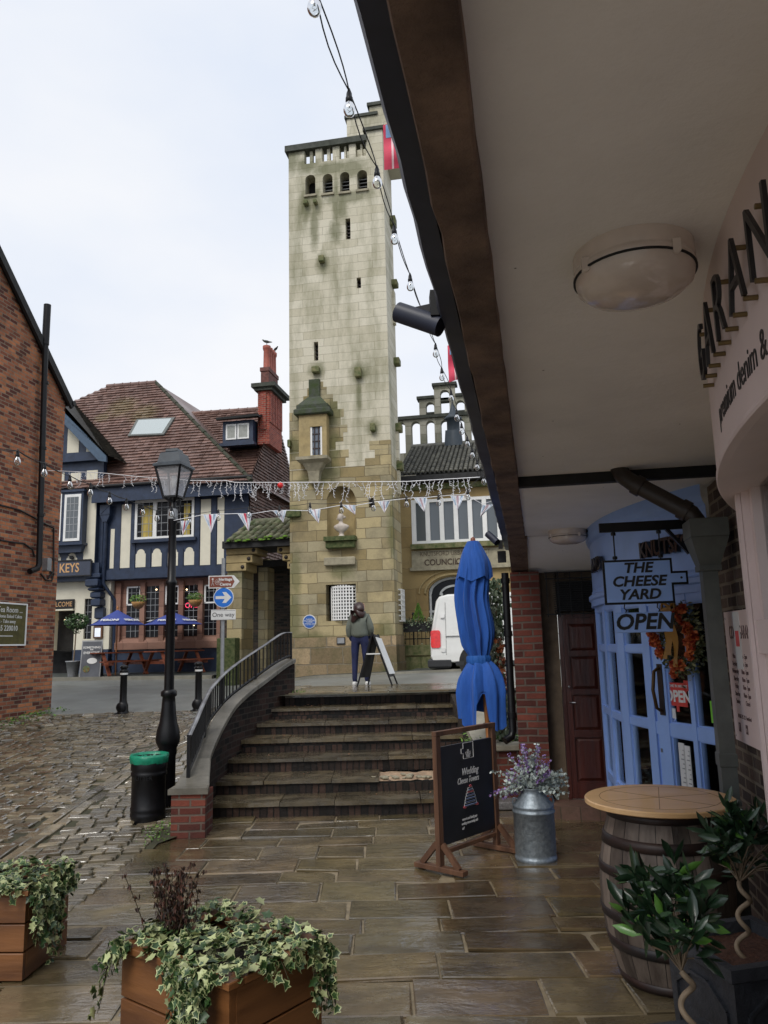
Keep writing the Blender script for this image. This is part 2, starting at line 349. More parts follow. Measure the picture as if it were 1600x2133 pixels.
M['stone_red'] = masonry('red_sandstone', (.22, .115, .085), (.33, .19, .14), (.15, .09, .07), .9, .5, .008, dirt=(.1, .06, .05), dirtamt=.4, vary=.15)
M['stone'] = plain('weathered_stone', (.30, .27, .19), .85, var=.25, scale=6, bump=.4)
M['gold'] = plain('golden_stone_plain', (.35, .27, .13), .85, var=.2, scale=4, bump=.4)
M['moss'] = plain('mossy_stone', (.12, .13, .05), .9, col2=(.03, .055, .01), scale=12, bump=.8)
M['mossy'] = plain('green_stained_stone', (.22, .2, .1), .9, col2=(.055, .085, .02), scale=7, bump=.6)
M['darkcap'] = plain('dark_stone_coping', (.045, .05, .038), .8, var=.35, scale=7, bump=.4)
M['statue'] = plain('statue_stone', (.5, .44, .38), .7, var=.12, scale=14, bump=.2)
M['flag'] = wetstone('wet_flagstone', (.165, .122, .064), (.05, .038, .022), 2.6, .16, .45)
M['treadstone'] = wetstone('wet_tread', (.13, .10, .055), (.045, .036, .022), 4, .2, .5)
M['joint'] = plain('sandy_joint', (.22, .175, .11), .6, var=.3, scale=9, bump=.3)
M['sett'] = wetstone('wet_sett', (.21, .17, .11), (.08, .068, .042), 5, .22, .5)
M['settjoint'] = plain('mossy_joint', (.055, .055, .025), .8, col2=(.03, .028, .018), scale=4, bump=.4)
M['asphalt'] = plain('wet_asphalt', (.19, .195, .18), .42, var=.14, scale=1.5, bump=.25, bscale=60, rvar=.3)
M['pavement'] = plain('pavement_tarmac', (.055, .062, .056), .5, var=.2, scale=2, bump=.2, bscale=50)
M['kerb'] = plain('kerb_stone', (.22, .21, .17), .6, var=.2, scale=3, bump=.2)
M['earth'] = plain('dark_soil', (.03, .02, .013), .9, var=.5, scale=40, bump=1, bscale=60)
M['soffit'] = plain('painted_soffit', (.90, .87, .84), .75, var=.09, scale=1.1, bump=.2, bscale=22, detail=8)
speck(M['soffit'])
M['beam'] = plain('stained_concrete', (.25, .165, .12), .9, col2=(.085, .055, .042), scale=5, bump=.9, bscale=18, detail=8)
M['fascia'] = plain('dark_blue_fascia', (.02, .024, .045), .5, var=.3, scale=5)
M['pink'] = plain('pink_paint', (.74, .61, .58), .5, var=.05, scale=3)
M['blue'] = plain('cornflower_paint', (.29, .45, .84), .42, var=.07, scale=3)
M['greypipe'] = plain('grey_pipe_paint', (.115, .125, .115), .5, var=.18, scale=6)
M['darkpipe'] = plain('dark_brown_pipe', (.035, .026, .022), .45, var=.3, scale=6)
M['doorwood'] = wood('mahogany_door', (.035, .008, .005), (.09, .02, .012), .35, coat=.2)
M['tan'] = plain('tan_jamb', (.13, .09, .055), .7, var=.3)
M['canvas'] = plain('blue_canvas', (.012, .088, .38), .8, var=.18, scale=5, bump=.55, bscale=7, stretch=(2.2, 2.2, .45), sheen=.1, detail=7)
M['navycanvas'] = plain('royal_canvas', (.045, .07, .28), .75, var=.1, scale=3)
M['polewood'] = wood('varnished_pole', (.35, .13, .04), (.5, .22, .08), .4)
M['framewood'] = wood('reclaimed_wood', (.055, .025, .014), (.16, .075, .038), .6)
M['picnic'] = wood('red_brown_timber', (.13, .03, .012), (.25, .07, .03), .6, along='x')
M['planter'] = wood('planter_timber', (.055, .018, .006), (.27, .11, .033), .5, along='x', scale=5)
M['tabletop'] = wood('pale_tabletop', (.60, .35, .15), (.80, .52, .26), .45, along='x', scale=4, coat=.2)
M['stave'] = wood('grey_oak_staves', (.055, .038, .028), (.2, .155, .125), .65, scale=7)
M['hoop'] = plain('dark_iron_hoop', (.012, .012, .014), .5, col2=(.035, .015, .01), scale=6)
M['galv'] = plain('galvanised_metal', (.36, .41, .45), .45, metal=.55, col2=(.2, .235, .26), scale=30, bump=.35, bscale=22)
M['steel'] = plain('steel', (.45, .45, .46), .3, metal=.9, var=.1)
M['granite'] = plain('granite_block', (.2, .19, .19), .6, col2=(.06, .055, .05), scale=60, bump=.2)
M['chalk'] = plain('chalkboard', (.011, .011, .013), .45, var=.4, scale=5)
M['chalkline'] = plain('chalk_white', (.55, .55, .55), .9, var=.2)
M['chalkblue'] = plain('chalk_blue', (.2, .26, .45), .9, var=.2)
M['chalkred'] = plain('chalk_red', (.5, .1, .12), .9, var=.2)
M['letter'] = plain('lettering_white', (.7, .7, .68), .6, var=.05)
M['greenbag'] = plain('green_liner', (.008, .22, .125), .35, var=.2, scale=8, bump=.3)
M['van'] = plain('white_van_paint', (.72, .72, .69), .25, var=.03, coat=.5)
M['rubber'] = plain('tyre_rubber', (.015, .015, .015), .8)
M['plastic'] = plain('dark_bumper', (.02, .021, .023), .6)
M['redlight'] = plain('tail_lamp', (.75, .03, .03), .15, var=.2, scale=14, coat=.6)
M['skin'] = plain('skin', (.5, .27, .19), .5)
M['hair'] = plain('dark_brown_hair', (.03, .012, .011), .4, var=.4, scale=30, stretch=(6, 6, .5))
M['jacket'] = plain('grey_green_jacket', (.13, .145, .12), .8, var=.12, scale=8, bump=.5, bscale=10)
M['jeans'] = plain('navy_jeans', (.012, .018, .07), .85, var=.3, scale=9, bump=.4, bscale=12)
M['signblue'] = plain('sign_blue', (.01, .16, .62), .4, var=.03)
M['signbrown'] = plain('sign_brown', (.22, .06, .035), .45, var=.05)
M['plaqueblue'] = plain('plaque_blue', (.03, .12, .42), .4, var=.05)
M['keysboard'] = plain('signboard_slate', (.045, .055, .085), .5, var=.1)
M['goldletter'] = plain('gilt_lettering', (.62, .36, .16), .4, var=.1)
M['teasign'] = plain('olive_signboard', (.085, .075, .02), .5, var=.3, scale=6)
M['cable'] = plain('black_cable', (.012, .012, .012), .6)
M['wirewhite'] = plain('white_cable', (.8, .8, .82), .5)
M['bulb'] = glassy('bulb_glass', through=1)
M['bulbcore'] = plain('bulb_filament_core', (.6, .58, .55), .3, metal=.3)
M['pennant'] = plain('union_pennant_white', (.75, .76, .8), .7, var=.04)
M['pred'] = plain('pennant_red', (.62, .05, .10), .7)
M['pblue'] = plain('pennant_blue', (.22, .38, .62), .7)
M['redball'] = plain('red_bauble', (.6, .02, .02), .3)
M['ochre'] = plain('ochre_ribbon', (.28, .14, .02), .55, var=.2)
M['curtain'] = plain('yellow_curtain', (.42, .32, .08), .8, var=.35, scale=14, stretch=(3, 3, .1))
M['lampcover'] = plain('lamp_cover', (.72, .62, .55), .2, var=.1, scale=5, coat=.6)
M['paper'] = plain('paper', (.7, .71, .7), .7, var=.04)
M['limegreen'] = plain('lime_green', (.2, .6, .05), .6)
M['yellow'] = plain('yellow_card', (.5, .42, .05), .6, var=.2)
M['openred'] = plain('open_sign_red', (.55, .06, .05), .5)
M['glow'] = plain('warm_bulb', (1, .72, .42), .5, emit=3, var=0)
M['glowfairy'] = plain('fairy_light', (1, .85, .62), .5, emit=14, var=0)
M['leadplanter'] = plain('lead_style_planter', (.035, .038, .045), .5, var=.3, scale=14, bump=.4)
M['twig'] = plain('pale_twisted_stem', (.23, .17, .11), .7, var=.2, scale=20)
M['barkred'] = plain('bark_chips', (.10, .04, .022), .9, var=.6, scale=60, bump=1, bscale=90)
M['ivy'] = leafmat('variegated_ivy', (.035, .075, .02), (.52, .56, .34), .5)
M['ivydark'] = leafmat('wall_ivy', (.03, .06, .02), (.30, .36, .24), .5)
M['autumn'] = leafmat('autumn_leaves', (.16, .03, .01), (.45, .14, .04), .6)
M['bay'] = leafmat('bay_leaf', (.012, .035, .012), (.10, .19, .06), .3)
M['green'] = leafmat('green_leaf', (.03, .09, .015), (.2, .36, .06), .5)
M['dead'] = leafmat('withered_leaf', (.015, .008, .006), (.10, .035, .02), .7)
M['lav'] = leafmat('lavender_flower', (.16, .08, .28), (.45, .32, .62), .6)
M['euca'] = leafmat('eucalyptus_leaf', (.22, .27, .25), (.58, .64, .60), .6)
M['petal'] = leafmat('wreath_petals', (.30, .025, .012), (.62, .18, .05), .6)
M['roof_red'] = plain('clay_tile', (.235, .145, .12), .42, col2=(.14, .082, .066), scale=1.2, tone=True, detail=6, rvar=.2)
M['roof_wall'] = plain('hung_tile', (.15, .07, .045), .6, col2=(.085, .045, .033), scale=1.5, tone=True, detail=6)
M['roof_slate'] = plain('stone_slate', (.10, .095, .075), .7, col2=(.045, .045, .04), scale=3, tone=True)
M['pantile'] = plain('grey_pantile', (.115, .11, .088), .5, col2=(.055, .055, .045), scale=3, tone=True)
M['mosspan'] = plain('mossy_pantile', (.16, .15, .10), .7, col2=(.035, .06, .012), scale=5, tone=True, bump=.6)

M['brick_wet'] = masonry('wet_dark_brick', (.006, .005, .0045), (.026, .014, .011), (.03, .025, .02), .225, .076, .008, dirt=(.006, .006, .005), dirtamt=.5, vary=.5, rough=.8, bump=.3)
M['brick_wet'].node_tree.nodes['Principled BSDF'].inputs['Specular IOR Level'].default_value = .1
def spots(mat, centres, col, col2=None):
    """growth of moss and run-off streaks that belongs to the stone: soft spots at given places (street s, z in object space)"""
    t = mat.node_tree; L = t.links.new; b = t.nodes['Principled BSDF']; src = b.inputs['Base Color'].links[0].from_socket
    tcn = nd(t, 'ShaderNodeTexCoord'); nz_ = nd(t, 'ShaderNodeTexNoise', Scale=5, Detail=6, Roughness=.7); L(tcn.outputs['Object'], nz_.inputs['Vector']); acc = None
    for x, y, z, rx, rz in centres:
        sb = nd(t, 'ShaderNodeVectorMath', operation='SUBTRACT'); L(tcn.outputs['Object'], sb.inputs[0]); sb.inputs[1].default_value = (x, y, z)
        ml = nd(t, 'ShaderNodeVectorMath', operation='MULTIPLY'); L(sb.outputs[0], ml.inputs[0]); ml.inputs[1].default_value = (1/rx, 1/max(rx, .4), 1/rz)
        ln = nd(t, 'ShaderNodeVectorMath', operation='LENGTH'); L(ml.outputs[0], ln.inputs[0])
        mr = nd(t, 'ShaderNodeMapRange'); mr.inputs[1].default_value = .25; mr.inputs[2].default_value = 1.1; mr.inputs[3].default_value = 1; mr.inputs[4].default_value = 0; L(ln.outputs['Value'], mr.inputs[0])
        if acc is None: acc = mr.outputs[0]
        else: mx_ = nd(t, 'ShaderNodeMath', operation='MAXIMUM'); L(acc, mx_.inputs[0]); L(mr.outputs[0], mx_.inputs[1]); acc = mx_.outputs[0]
    ad = nd(t, 'ShaderNodeMath', operation='ADD'); L(acc, ad.inputs[0]); L(nz_.outputs[0], ad.inputs[1])
    m2 = nd(t, 'ShaderNodeMapRange'); m2.inputs[1].default_value = .78; m2.inputs[2].default_value = 1.35; m2.inputs[3].default_value = 0; m2.inputs[4].default_value = .62; L(ad.outputs[0], m2.inputs[0])
    mm = nd(t, 'ShaderNodeMix', data_type='RGBA'); L(m2.outputs[0], mm.inputs[0]); L(src, mm.inputs[6]); mm.inputs[7].default_value = c4(col); L(mm.outputs[2], b.inputs['Base Color'])
# ------------------------------------------------------------------ the ground
def zleft(y): return interp(y, [(5.8, 0), (7.4, 0), (8.2, .05), (8.9, .12), (12, .36), (16, .66), (18, .79), (22, .9), (27, .98), (40, 1.1)])
def zright(x, y): return interp(y, [(10, 1.146), (11.7, 1.146), (15.3, 1.06), (16, 1.05)]) + (.03*max(0, min(12, x+2.4))*sm(15, 18, y))
def zg(x, y):
    w = sm(-3.9, -1.7, x)*sm(9.5, 12.2, y)
    return zleft(y)*(1-w) + zright(x, y)*w
# far sheet to the horizon
g = MB(); g.strip([[(-600, 40, -.2), (600, 40, -.2)], [(-600, 900, -.2), (600, 900, -.2)]]); g.strip([[(-600, -300, -.25), (600, -300, -.25)], [(-600, 40, -.25), (600, 40, -.25)]])
struct(g.build('ground', M['pavement']))
# asphalt road, crossing the top of the ramp
r = MB()
xs = [-60, -40, -28, -20, -16, -13, -11, -9, -8, -7, -6, -5, -4.4, -3.9, -3.4, -2.9, -2.4, -1.9, -1.4, -1, -.5, 0, .5, 1, 2, 3, 4, 6, 8, 12, 20, 40, 60]
ys = [14.6, 15.4, 16.2, 17, 18, 19, 20, 21, 22, 24, 26, 28, 32, 40, 60]
r.strip([[(x, y, zg(x, y)) for x in xs] for y in ys], True)
struct(r.build('road', M['asphalt']))
# raised pavements with a kerb (street coordinates)
def pave(poly_st, h, name):
    m = MB(); pts = [S2W(p) for p in poly_st]
    n = len(pts); cx = sum(p.x for p in pts)/n; cy = sum(p.y for p in pts)/n
    m.slab([(p.x, p.y) for p in pts][::-1] if False else [(p.x, p.y) for p in pts], [zg(p.x, p.y)-.2 for p in pts], [zg(p.x, p.y)+h for p in pts])
    return struct(m.build(name, M['pavement']))
def quads(t0, t1, s0, s1, n, h, mat, name):
    m = MB(); rows = []
    for i in range(n+1):
        s = s0+(s1-s0)*i/n; a = S2W((s, t0)); b = S2W((s, t1))
        za, zb = zg(a.x, a.y)+h, zg(b.x, b.y)+h
        rows.append([(a.x, a.y, za-.25), (a.x, a.y, za), (b.x, b.y, zb), (b.x, b.y, zb-.25)])
    m.strip(rows); return struct(m.build(name, mat))
quads(18.50, 19.35, -7.2, -3.0, 12, .05, M['pavement'], 'pavement')
quads(18.38, 18.495, -7.2, -3.0, 12, .055, M['kerb'], 'kerb')
quads(18.50, 20.3, -2.99, 4, 10, .05, M['pavement'], 'pavement')
quads(18.38, 18.495, -2.99, 4, 10, .055, M['kerb'], 'kerb')
quads(22.6, 27, -20, -9.6, 12, .10, M['pavement'], 'pavement')
quads(22.45, 22.595, -20, -9.6, 12, .105, M['kerb'], 'kerb')
# drain line: straight band of long stones across the cobbles
DA, DB = WZ(0, 1790, .0), WZ(290, 1600, .25)
DA, DB = Vector((DA.x, DA.y, 0)), Vector((DB.x, DB.y, 0)); DD = (DB-DA).normalized(); DN = Vector((-DD.y, DD.x, 0))
# the curved wall that parts ramp and steps: centre line (px, py, depth)
WALL = [(400, 1634, 8.15), (413, 1596, 8.55), (426, 1563, 8.95), (440, 1532, 9.3), (455, 1503, 9.65), (478, 1468, 10.15), (508, 1440, 10.65), (545, 1413, 11.15), (585, 1383, 11.75), (606, 1372, 12.05)]
WP = [WY(*p) for p in WALL]
WP[0].x = WP[0].x; 
def wallx(y): return interp(y, [(p.y, p.x) for p in WP])
def wallz(y): return interp(y, [(p.y, p.z) for p in WP])
# bedding under the setts
b = MB(); xs = [-16+.8*i for i in range(24)]; ys = [5.4+.4*i for i in range(27)]
rows = []
for y in ys:
    xr = wallx(y)+.02 if y < 12.1 else -1.35
    if y < 8.2: xr = -2.25
    rows.append([(-14 + (xr+14)*i/30, y, zg(-14+(xr+14)*i/30, y)-.012) for i in range(31)])
b.strip(rows, True); struct(b.build('cobble_bedding', M['settjoint']))
k = MB(); rnd = random.Random(3); y = 5.85
def sett(m, cx, cy, wx, wy, ang, hgt=.0):
    c, s = math.cos(ang), math.sin(ang); z0 = zg(cx, cy)
    dzx = (zg(cx+.05, cy)-zg(cx-.05, cy))/.1; dzy = (zg(cx, cy+.05)-zg(cx, cy-.05))/.1
    tx, ty = rnd.uniform(-.05, .05), rnd.uniform(-.05, .05); h = hgt+rnd.uniform(.006, .026)
    vs = []
    for q, zz in ((1, -.02), (.97, h-.007), (.78, h)):
        for ux, uy in ((-1, -1), (1, -1), (1, 1), (-1, 1)):
            jx = wx/2*q*ux*(1+(rnd.uniform(-.06, .06))); jy = wy/2*q*uy*(1+(rnd.uniform(-.08, .08)))
            X, Y_ = jx*c-jy*s, jx*s+jy*c
            vs.append((cx+X, cy+Y_, z0+dzx*X+dzy*Y_+zz+(tx*jx+ty*jy if zz > 0 else 0)))
    f = [(8, 9, 10, 11)] + [(a+i, a+(i+1) % 4, a+4+(i+1) % 4, a+4+i) for a in (0, 4) for i in range(4)]
    m.add(vs, f, col=rnd.choice([.28, .36, .42, .5, .5, .58, .7]) * rnd.uniform(.85, 1.15))
while y < 15.9:
    wy = rnd.uniform(.105, .15); x = wallx(y)-.2 if y < 12.1 else -1.5
    if y < 8.3: x = -2.32
    yedge = 15.6
    while x > -9.5 and x > -4.3-.62*y*.8:
        wx = rnd.uniform(.15, .27); cx = x-wx/2; cy = y + .03*math.sin(cx*1.3)+.015*math.sin(cx*5+y)
        d = (Vector((cx, cy, 0))-DA).dot(DN); al = (Vector((cx, cy, 0))-DA).dot(DD)
        if not (abs(d) < .15 and al < 6.0) and cy < 15.7+.05*cx*.4 and not (cy > 12.3 and cx > -1.4): sett(k, cx, cy, wx-.02, wy-.018, rnd.uniform(-.04, .04) + (-.08 if d > 0 else .12))
        x -= wx
    y += wy
for lane in (-.075, .07):
    al = -1.5
    while al < 5.9:
        ln = rnd.uniform(.28, .5); p = DA+DD*(al+ln/2)+DN*lane
        if p.y > 5.9: sett(k, p.x, p.y, ln-.012, .125, math.atan2(DD.y, DD.x), -.004)
        al += ln
struct(k.build('cobbled_ramp', M['sett']))
# flagstones of the lower yard
f = MB(); rnd = random.Random(11)
f.strip([[(-9, -3, -.013), (4, -3, -.013)], [(-9, 9.6, -.013), (4, 9.6, -.013)]]); struct(f.build('paving_bed', M['joint']))
f = MB(); y = -1.0
RB = math.radians(-1.0)
def inyard(x, y):
    if y > 8.95: return x > -.8 and y < 9.9
    if y > 6.0: return x > -2.37
    return True
while y < 9.7:
    wy = rnd.choice([.28, .31, .34, .36, .39, .42]); x = -7.5 - rnd.random()
    if y > 6: x = -2.37
    while x < 3.2:
        wx = rnd.uniform(.42, .95); cx, cy = x+wx/2, y+wy/2
        if inyard(cx, cy):
            g_ = rnd.uniform(.006, .011); tx, ty = rnd.gauss(0, .006), rnd.gauss(0, .006); h = rnd.uniform(-.003, .004); vs = []
            bx = min(wx, .02)
            for q, zz in ((0, -.02), (.0, -.005), (.009, 0)):
                for ux, uy in ((-1, -1), (1, -1), (1, 1), (-1, 1)):
                    X, Y_ = (wx/2-g_-q)*ux, (wy/2-g_-q)*uy
                    if zz > -.01: X += rnd.uniform(-.006, .006); Y_ += rnd.uniform(-.005, .005)
                    vs.append((cx+X, cy+Y_ + (cx+X)*math.tan(RB), h+zz+tx*ux+ty*uy))
            fs = [(8, 9, 10, 11)] + [(a+i, a+(i+1) % 4, a+4+(i+1) % 4, a+4+i) for a in (0, 4) for i in range(4)]
            v_ = rnd.uniform(.3, .72); f.add(vs, fs, col=(v_*rnd.uniform(.95, 1.1), v_, v_*rnd.uniform(.85, 1.05)))
        x += wx
    y += wy
struct(f.build('paving', M['flag']))
# upper landing behind the top step
f = MB(); y = 11.74
while y < 15.0:
    wy = rnd.choice([.45, .55, .6]); x = -1.5
    while x < 3.5:
        wx = rnd.uniform(.6, 1.1); a = .008
        q = [(x+a, y+a), (x+wx-a, y+a), (x+wx-a, y+wy-a), (x+a, y+wy-a)]
        f.slab(q, [zright(p[0], p[1])-.08 for p in q], [zright(p[0], p[1])+.012+rnd.uniform(-.003, .003) for p in q], col=rnd.uniform(.5, .95))
        x += wx
    y += wy
struct(f.build('landing_paving', M['treadstone']))
f = MB(); f.strip([[(-1.6, 11.5, zright(0, 11.5)-.01), (4.5, 11.5, zright(0, 11.5)-.01)], [(-1.6, 15.3, 1.055), (4.5, 15.3, 1.055)]]); struct(f.build('landing_bed', M['settjoint']))
# ------------------------------------------------------------------ steps
RIS = .1637; SD = [8.87, 9.3, 9.87, 10.4, 10.85, 11.3, 11.7]
SLX = [-1.97, -1.98, -1.96, -1.83, -1.70, -1.58, -1.42]
st = thing('stone_steps', 'wide flight of seven wet stone steps with dark brick risers', 'steps', (0, 8.8, 0), world=True)
rnd = random.Random(5)
for i in range(7):
    z1 = RIS*(i+1); y0 = SD[i]; y1 = SD[i+1]+.06 if i < 6 else 12.0; xl, xr = SLX[i]-.12, 2.1 if i > 2 else 1.1
    rb = MB(st); rb.box(xl, xr, y0+.035, y1, z1-RIS-.02, z1-.052); rb.build('riser', M['brick_riser'], st)
    x = xl
    while x < xr:
        wx = min(rnd.uniform(.55, 1.05), xr-x+.01)
        broken = (i == 1 and -.12 < x+wx/2 < .55)
        if broken: x += wx; continue
        yy = y0+rnd.uniform(-.012, .014); dz = rnd.uniform(-.006, .005); n_ = 5
        # worn, slightly wavy nosing
        top = [(x+.004+(wx-.008)*j/n_, yy+rnd.uniform(-.007, .007)) for j in range(n_+1)]
        poly = top + [(x+wx-.004, y1), (x+.004, y1)]
        tr = MB(st); tr.slab(poly, z1-.052, [z1+dz-.008+rnd.uniform(-.003, .002)]*(n_+1) + [z1+dz, z1+dz], col=rnd.uniform(.38, .68))
        tr.build('tread_slab', M['treadstone'], st); x += wx
sand = plain('broken_bed_sand', (.36, .25, .16), .8, var=.3, scale=9, bump=.8, bscale=25)
bk = MB(st); z = RIS*2
rows = [[(-.32+.95*j/12, SD[1]+.04+.5*i/5, z-.05+.02*noise.noise(Vector((j*.7, i*.9, 1)))+.004*i) for j in range(13)] for i in range(6)]
bk.strip(rows, True); bk.build('broken_bed', sand, st)
rb = MB(st)
for _ in range(16):
    x, y = rnd.uniform(-.25, .55), SD[1]+rnd.uniform(.1, .38); s = rnd.uniform(.012, .035)
    rb.box(x-s*1.6, x+s*1.6, y-s, y+s, z-.045, z-.045+s, rz=rnd.uniform(0, 3), bev=s*.3)
rb.build('rubble', M['stone'], st)
lv = MB(); rnd = random.Random(8)
for _ in range(70):
    i = rnd.choice([0, 1, 2, 3, 4, 5, 5, 6]); x = rnd.uniform(SLX[i]+.1, SLX[i]+ (.6 if rnd.random() < .6 else 2.6)); y = SD[i]+rnd.uniform(.12, .38); s = rnd.uniform(.008, .02); a = rnd.uniform(0, 6)
    z = RIS*(i+1)+.006; c_, s_ = math.cos(a)*s, math.sin(a)*s
    lv.add([(x-c_, y-s_, z), (x+s_*.6, y-c_*.6, z+.006), (x+c_, y+s_, z+.003), (x-s_*.6, y+c_*.6, z+.008)], [(0, 1, 2, 3)], col=rnd.random())
tag(lv.build('fallen_leaves', leafmat('fallen_leaf', (.12, .03, .015), (.5, .25, .13))), kind='stuff')
# ------------------------------------------------------------------ curved retaining wall and railing
w = thing('retaining_wall', 'curved brick wall with pale stone coping left of the steps', 'wall', (WP[0].x, WP[0].y, 0), world=True)
def nrm(i):
    a, c = WP[max(0, i-1)], WP[min(len(WP)-1, i+1)]; d = Vector((c.x-a.x, c.y-a.y, 0)).normalized(); return Vector((d.y, -d.x, 0)), d
# resample smoothly
def cat(p0, p1, p2, p3, t): return .5*((2*p1)+(p2-p0)*t+(2*p0-5*p1+4*p2-p3)*t*t+(3*p1-p0-3*p2+p3)*t**3)
SMP = []
for i in range(len(WP)-1):
    q = [WP[max(0, i-1)], WP[i], WP[i+1], WP[min(len(WP)-1, i+2)]]
    for j in range(4): SMP.append(cat(*q, j/4))
SMP.append(WP[-1].copy())
first = SMP[0]; SMP[0] = Vector((first.x, first.y-.0, first.z))
def frame(i):
    a, c = SMP[max(0, i-1)], SMP[min(len(SMP)-1, i+1)]; d = Vector((c.x-a.x, c.y-a.y, 0)).normalized(); return Vector((d.y, -d.x, 0))
wb = MB(w); rows = []
for i, p in enumerate(SMP):
    n = frame(i)*(.15-.085*min(1, i/8)); rows.append([(p.x-n.x, p.y-n.y, -.1), (p.x-n.x, p.y-n.y, p.z-.055), (p.x+n.x, p.y+n.y, p.z-.055), (p.x+n.x, p.y+n.y, -.1)])
wb.strip(rows, True); wb.build('brickwork', M['brick_wet'], w)
pr = MB(w); p0 = SMP[0]
pr.box(p0.x-.17, p0.x+.17, p0.y-.14, p0.y+.2, -.05, p0.z-.058); pr.build('end_pier', M['brick_red'], w)
cp = MB(w); rnd = random.Random(2); i = 0
ext = [Vector((p0.x, p0.y-.17, p0.z-.01)), Vector((p0.x, p0.y-.08, p0.z-.005))] + SMP
def fr2(i):
    a, c = ext[max(0, i-1)], ext[min(len(ext)-1, i+1)]; d = Vector((c.x-a.x, c.y-a.y, 0)).normalized(); return Vector((d.y, -d.x, 0))
step = 4
for i0 in range(0, len(ext)-1, step):
    rows = []; i1 = min(len(ext)-1, i0+step)
    for i in range(i0, i1+1):
        p = ext[i]; n = fr2(i)*(.20-.11*min(1, i/9)); e = (.006 if i == i0 else (-.006 if i == i1 else 0)); d = Vector((-n.y, n.x, 0)).normalized()*e
        rows.append([(p.x-n.x+d.x, p.y-n.y+d.y, p.z-.06), (p.x-n.x+d.x, p.y-n.y+d.y, p.z-.008), (p.x-n.x*.93+d.x, p.y-n.y*.93+d.y, p.z), (p.x+n.x*.93+d.x, p.y+n.y*.93+d.y, p.z), (p.x+n.x+d.x, p.y+n.y+d.y, p.z-.008), (p.x+n.x+d.x, p.y+n.y+d.y, p.z-.06), (p.x-n.x+d.x, p.y-n.y+d.y, p.z-.06)])
    c_ = rnd.uniform(.42, .6); cp.strip(rows, False, col=c_)
    cp.add(rows[0][:6][::-1], [tuple(range(6))], col=c_); cp.add(rows[-1][:6], [tuple(range(6))], col=c_)
cp.build('coping', plain('coping_slab', (.17, .155, .125), .4, col2=(.085, .078, .062), scale=3, bump=.3, tone=True), w)
RT = [(394, 1531), (406, 1506), (417, 1480), (429, 1453), (438, 1436), (451, 1420), (476, 1395), (513, 1368), (554, 1341), (587, 1319), (606, 1317)]
RDp = [8.3, 8.62, 8.95, 9.35, 9.7, 10.0, 10.5, 10.95, 11.4, 11.8, 12.05]
rl = thing('railing', 'black iron railing with pale highlight-grey handrail on the curved wall', 'railing', tuple(WY(394, 1531, 8.3))[:2]+(.4,), world=True)
RP = [WY(a, b_, d) for (a, b_), d in zip(RT, RDp)]
RS = []
for i in range(len(RP)-1):
    q = [RP[max(0, i-1)], RP[i], RP[i+1], RP[min(len(RP)-1, i+2)]]
    for j in range(4): RS.append(cat(*q, j/4))
RS.append(RP[-1].copy())
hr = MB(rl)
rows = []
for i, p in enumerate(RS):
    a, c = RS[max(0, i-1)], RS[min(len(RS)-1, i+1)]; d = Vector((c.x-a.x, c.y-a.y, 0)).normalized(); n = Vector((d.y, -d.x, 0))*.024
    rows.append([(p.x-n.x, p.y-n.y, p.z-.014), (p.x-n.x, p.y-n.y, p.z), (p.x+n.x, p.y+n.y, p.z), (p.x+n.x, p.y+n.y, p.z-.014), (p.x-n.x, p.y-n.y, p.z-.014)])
hr.strip(rows, True); hr.build('handrail', plain('highlight_handrail', (.34, .34, .35), .3, metal=.5, col2=(.12, .12, .13), scale=4), rl)  # whitish highlight of the rail is put into its lighter grey
lr = MB(rl); low = []
def railbase(p): return Vector((p.x, p.y, min(p.z-.35, interp(p.y, [(q.y, q.z) for q in SMP])+.07)))
for i, p in enumerate(RS): low.append(railbase(p))
rows = []
for i, p in enumerate(low):
    a, c = low[max(0, i-1)], low[min(len(low)-1, i+1)]; d = Vector((c.x-a.x, c.y-a.y, 0)).normalized(); n = Vector((d.y, -d.x, 0))*.014
    rows.append([(p.x-n.x, p.y-n.y, p.z-.03), (p.x-n.x, p.y-n.y, p.z), (p.x+n.x, p.y+n.y, p.z), (p.x+n.x, p.y+n.y, p.z-.03), (p.x-n.x, p.y-n.y, p.z-.03)])
lr.strip(rows, True); lr.build('bottom_rail', M['black'], rl)
tot = [0]
for a, c in zip(RS, RS[1:]): tot.append(tot[-1]+(c-a).length)
def at(l, arr):
    for i in range(len(tot)-1):
        if l <= tot[i+1]: return arr[i].lerp(arr[i+1], (l-tot[i])/(tot[i+1]-tot[i]))
    return arr[-1]
n_ = 40
for j in range(n_+1):
    l = tot[-1]*j/n_; a, c = at(l, RS), at(l, low); m = MB(rl)
    if j % 10 == 0:
        m.box(a.x-.018, a.x+.018, a.y-.018, a.y+.018, c.z-.08, a.z-.012); m.build('post', M['black'], rl)
    else:
        m.box(a.x-.008, a.x+.008, a.y-.008, a.y+.008, c.z-.01, a.z-.012); m.build('baluster', M['black'], rl)
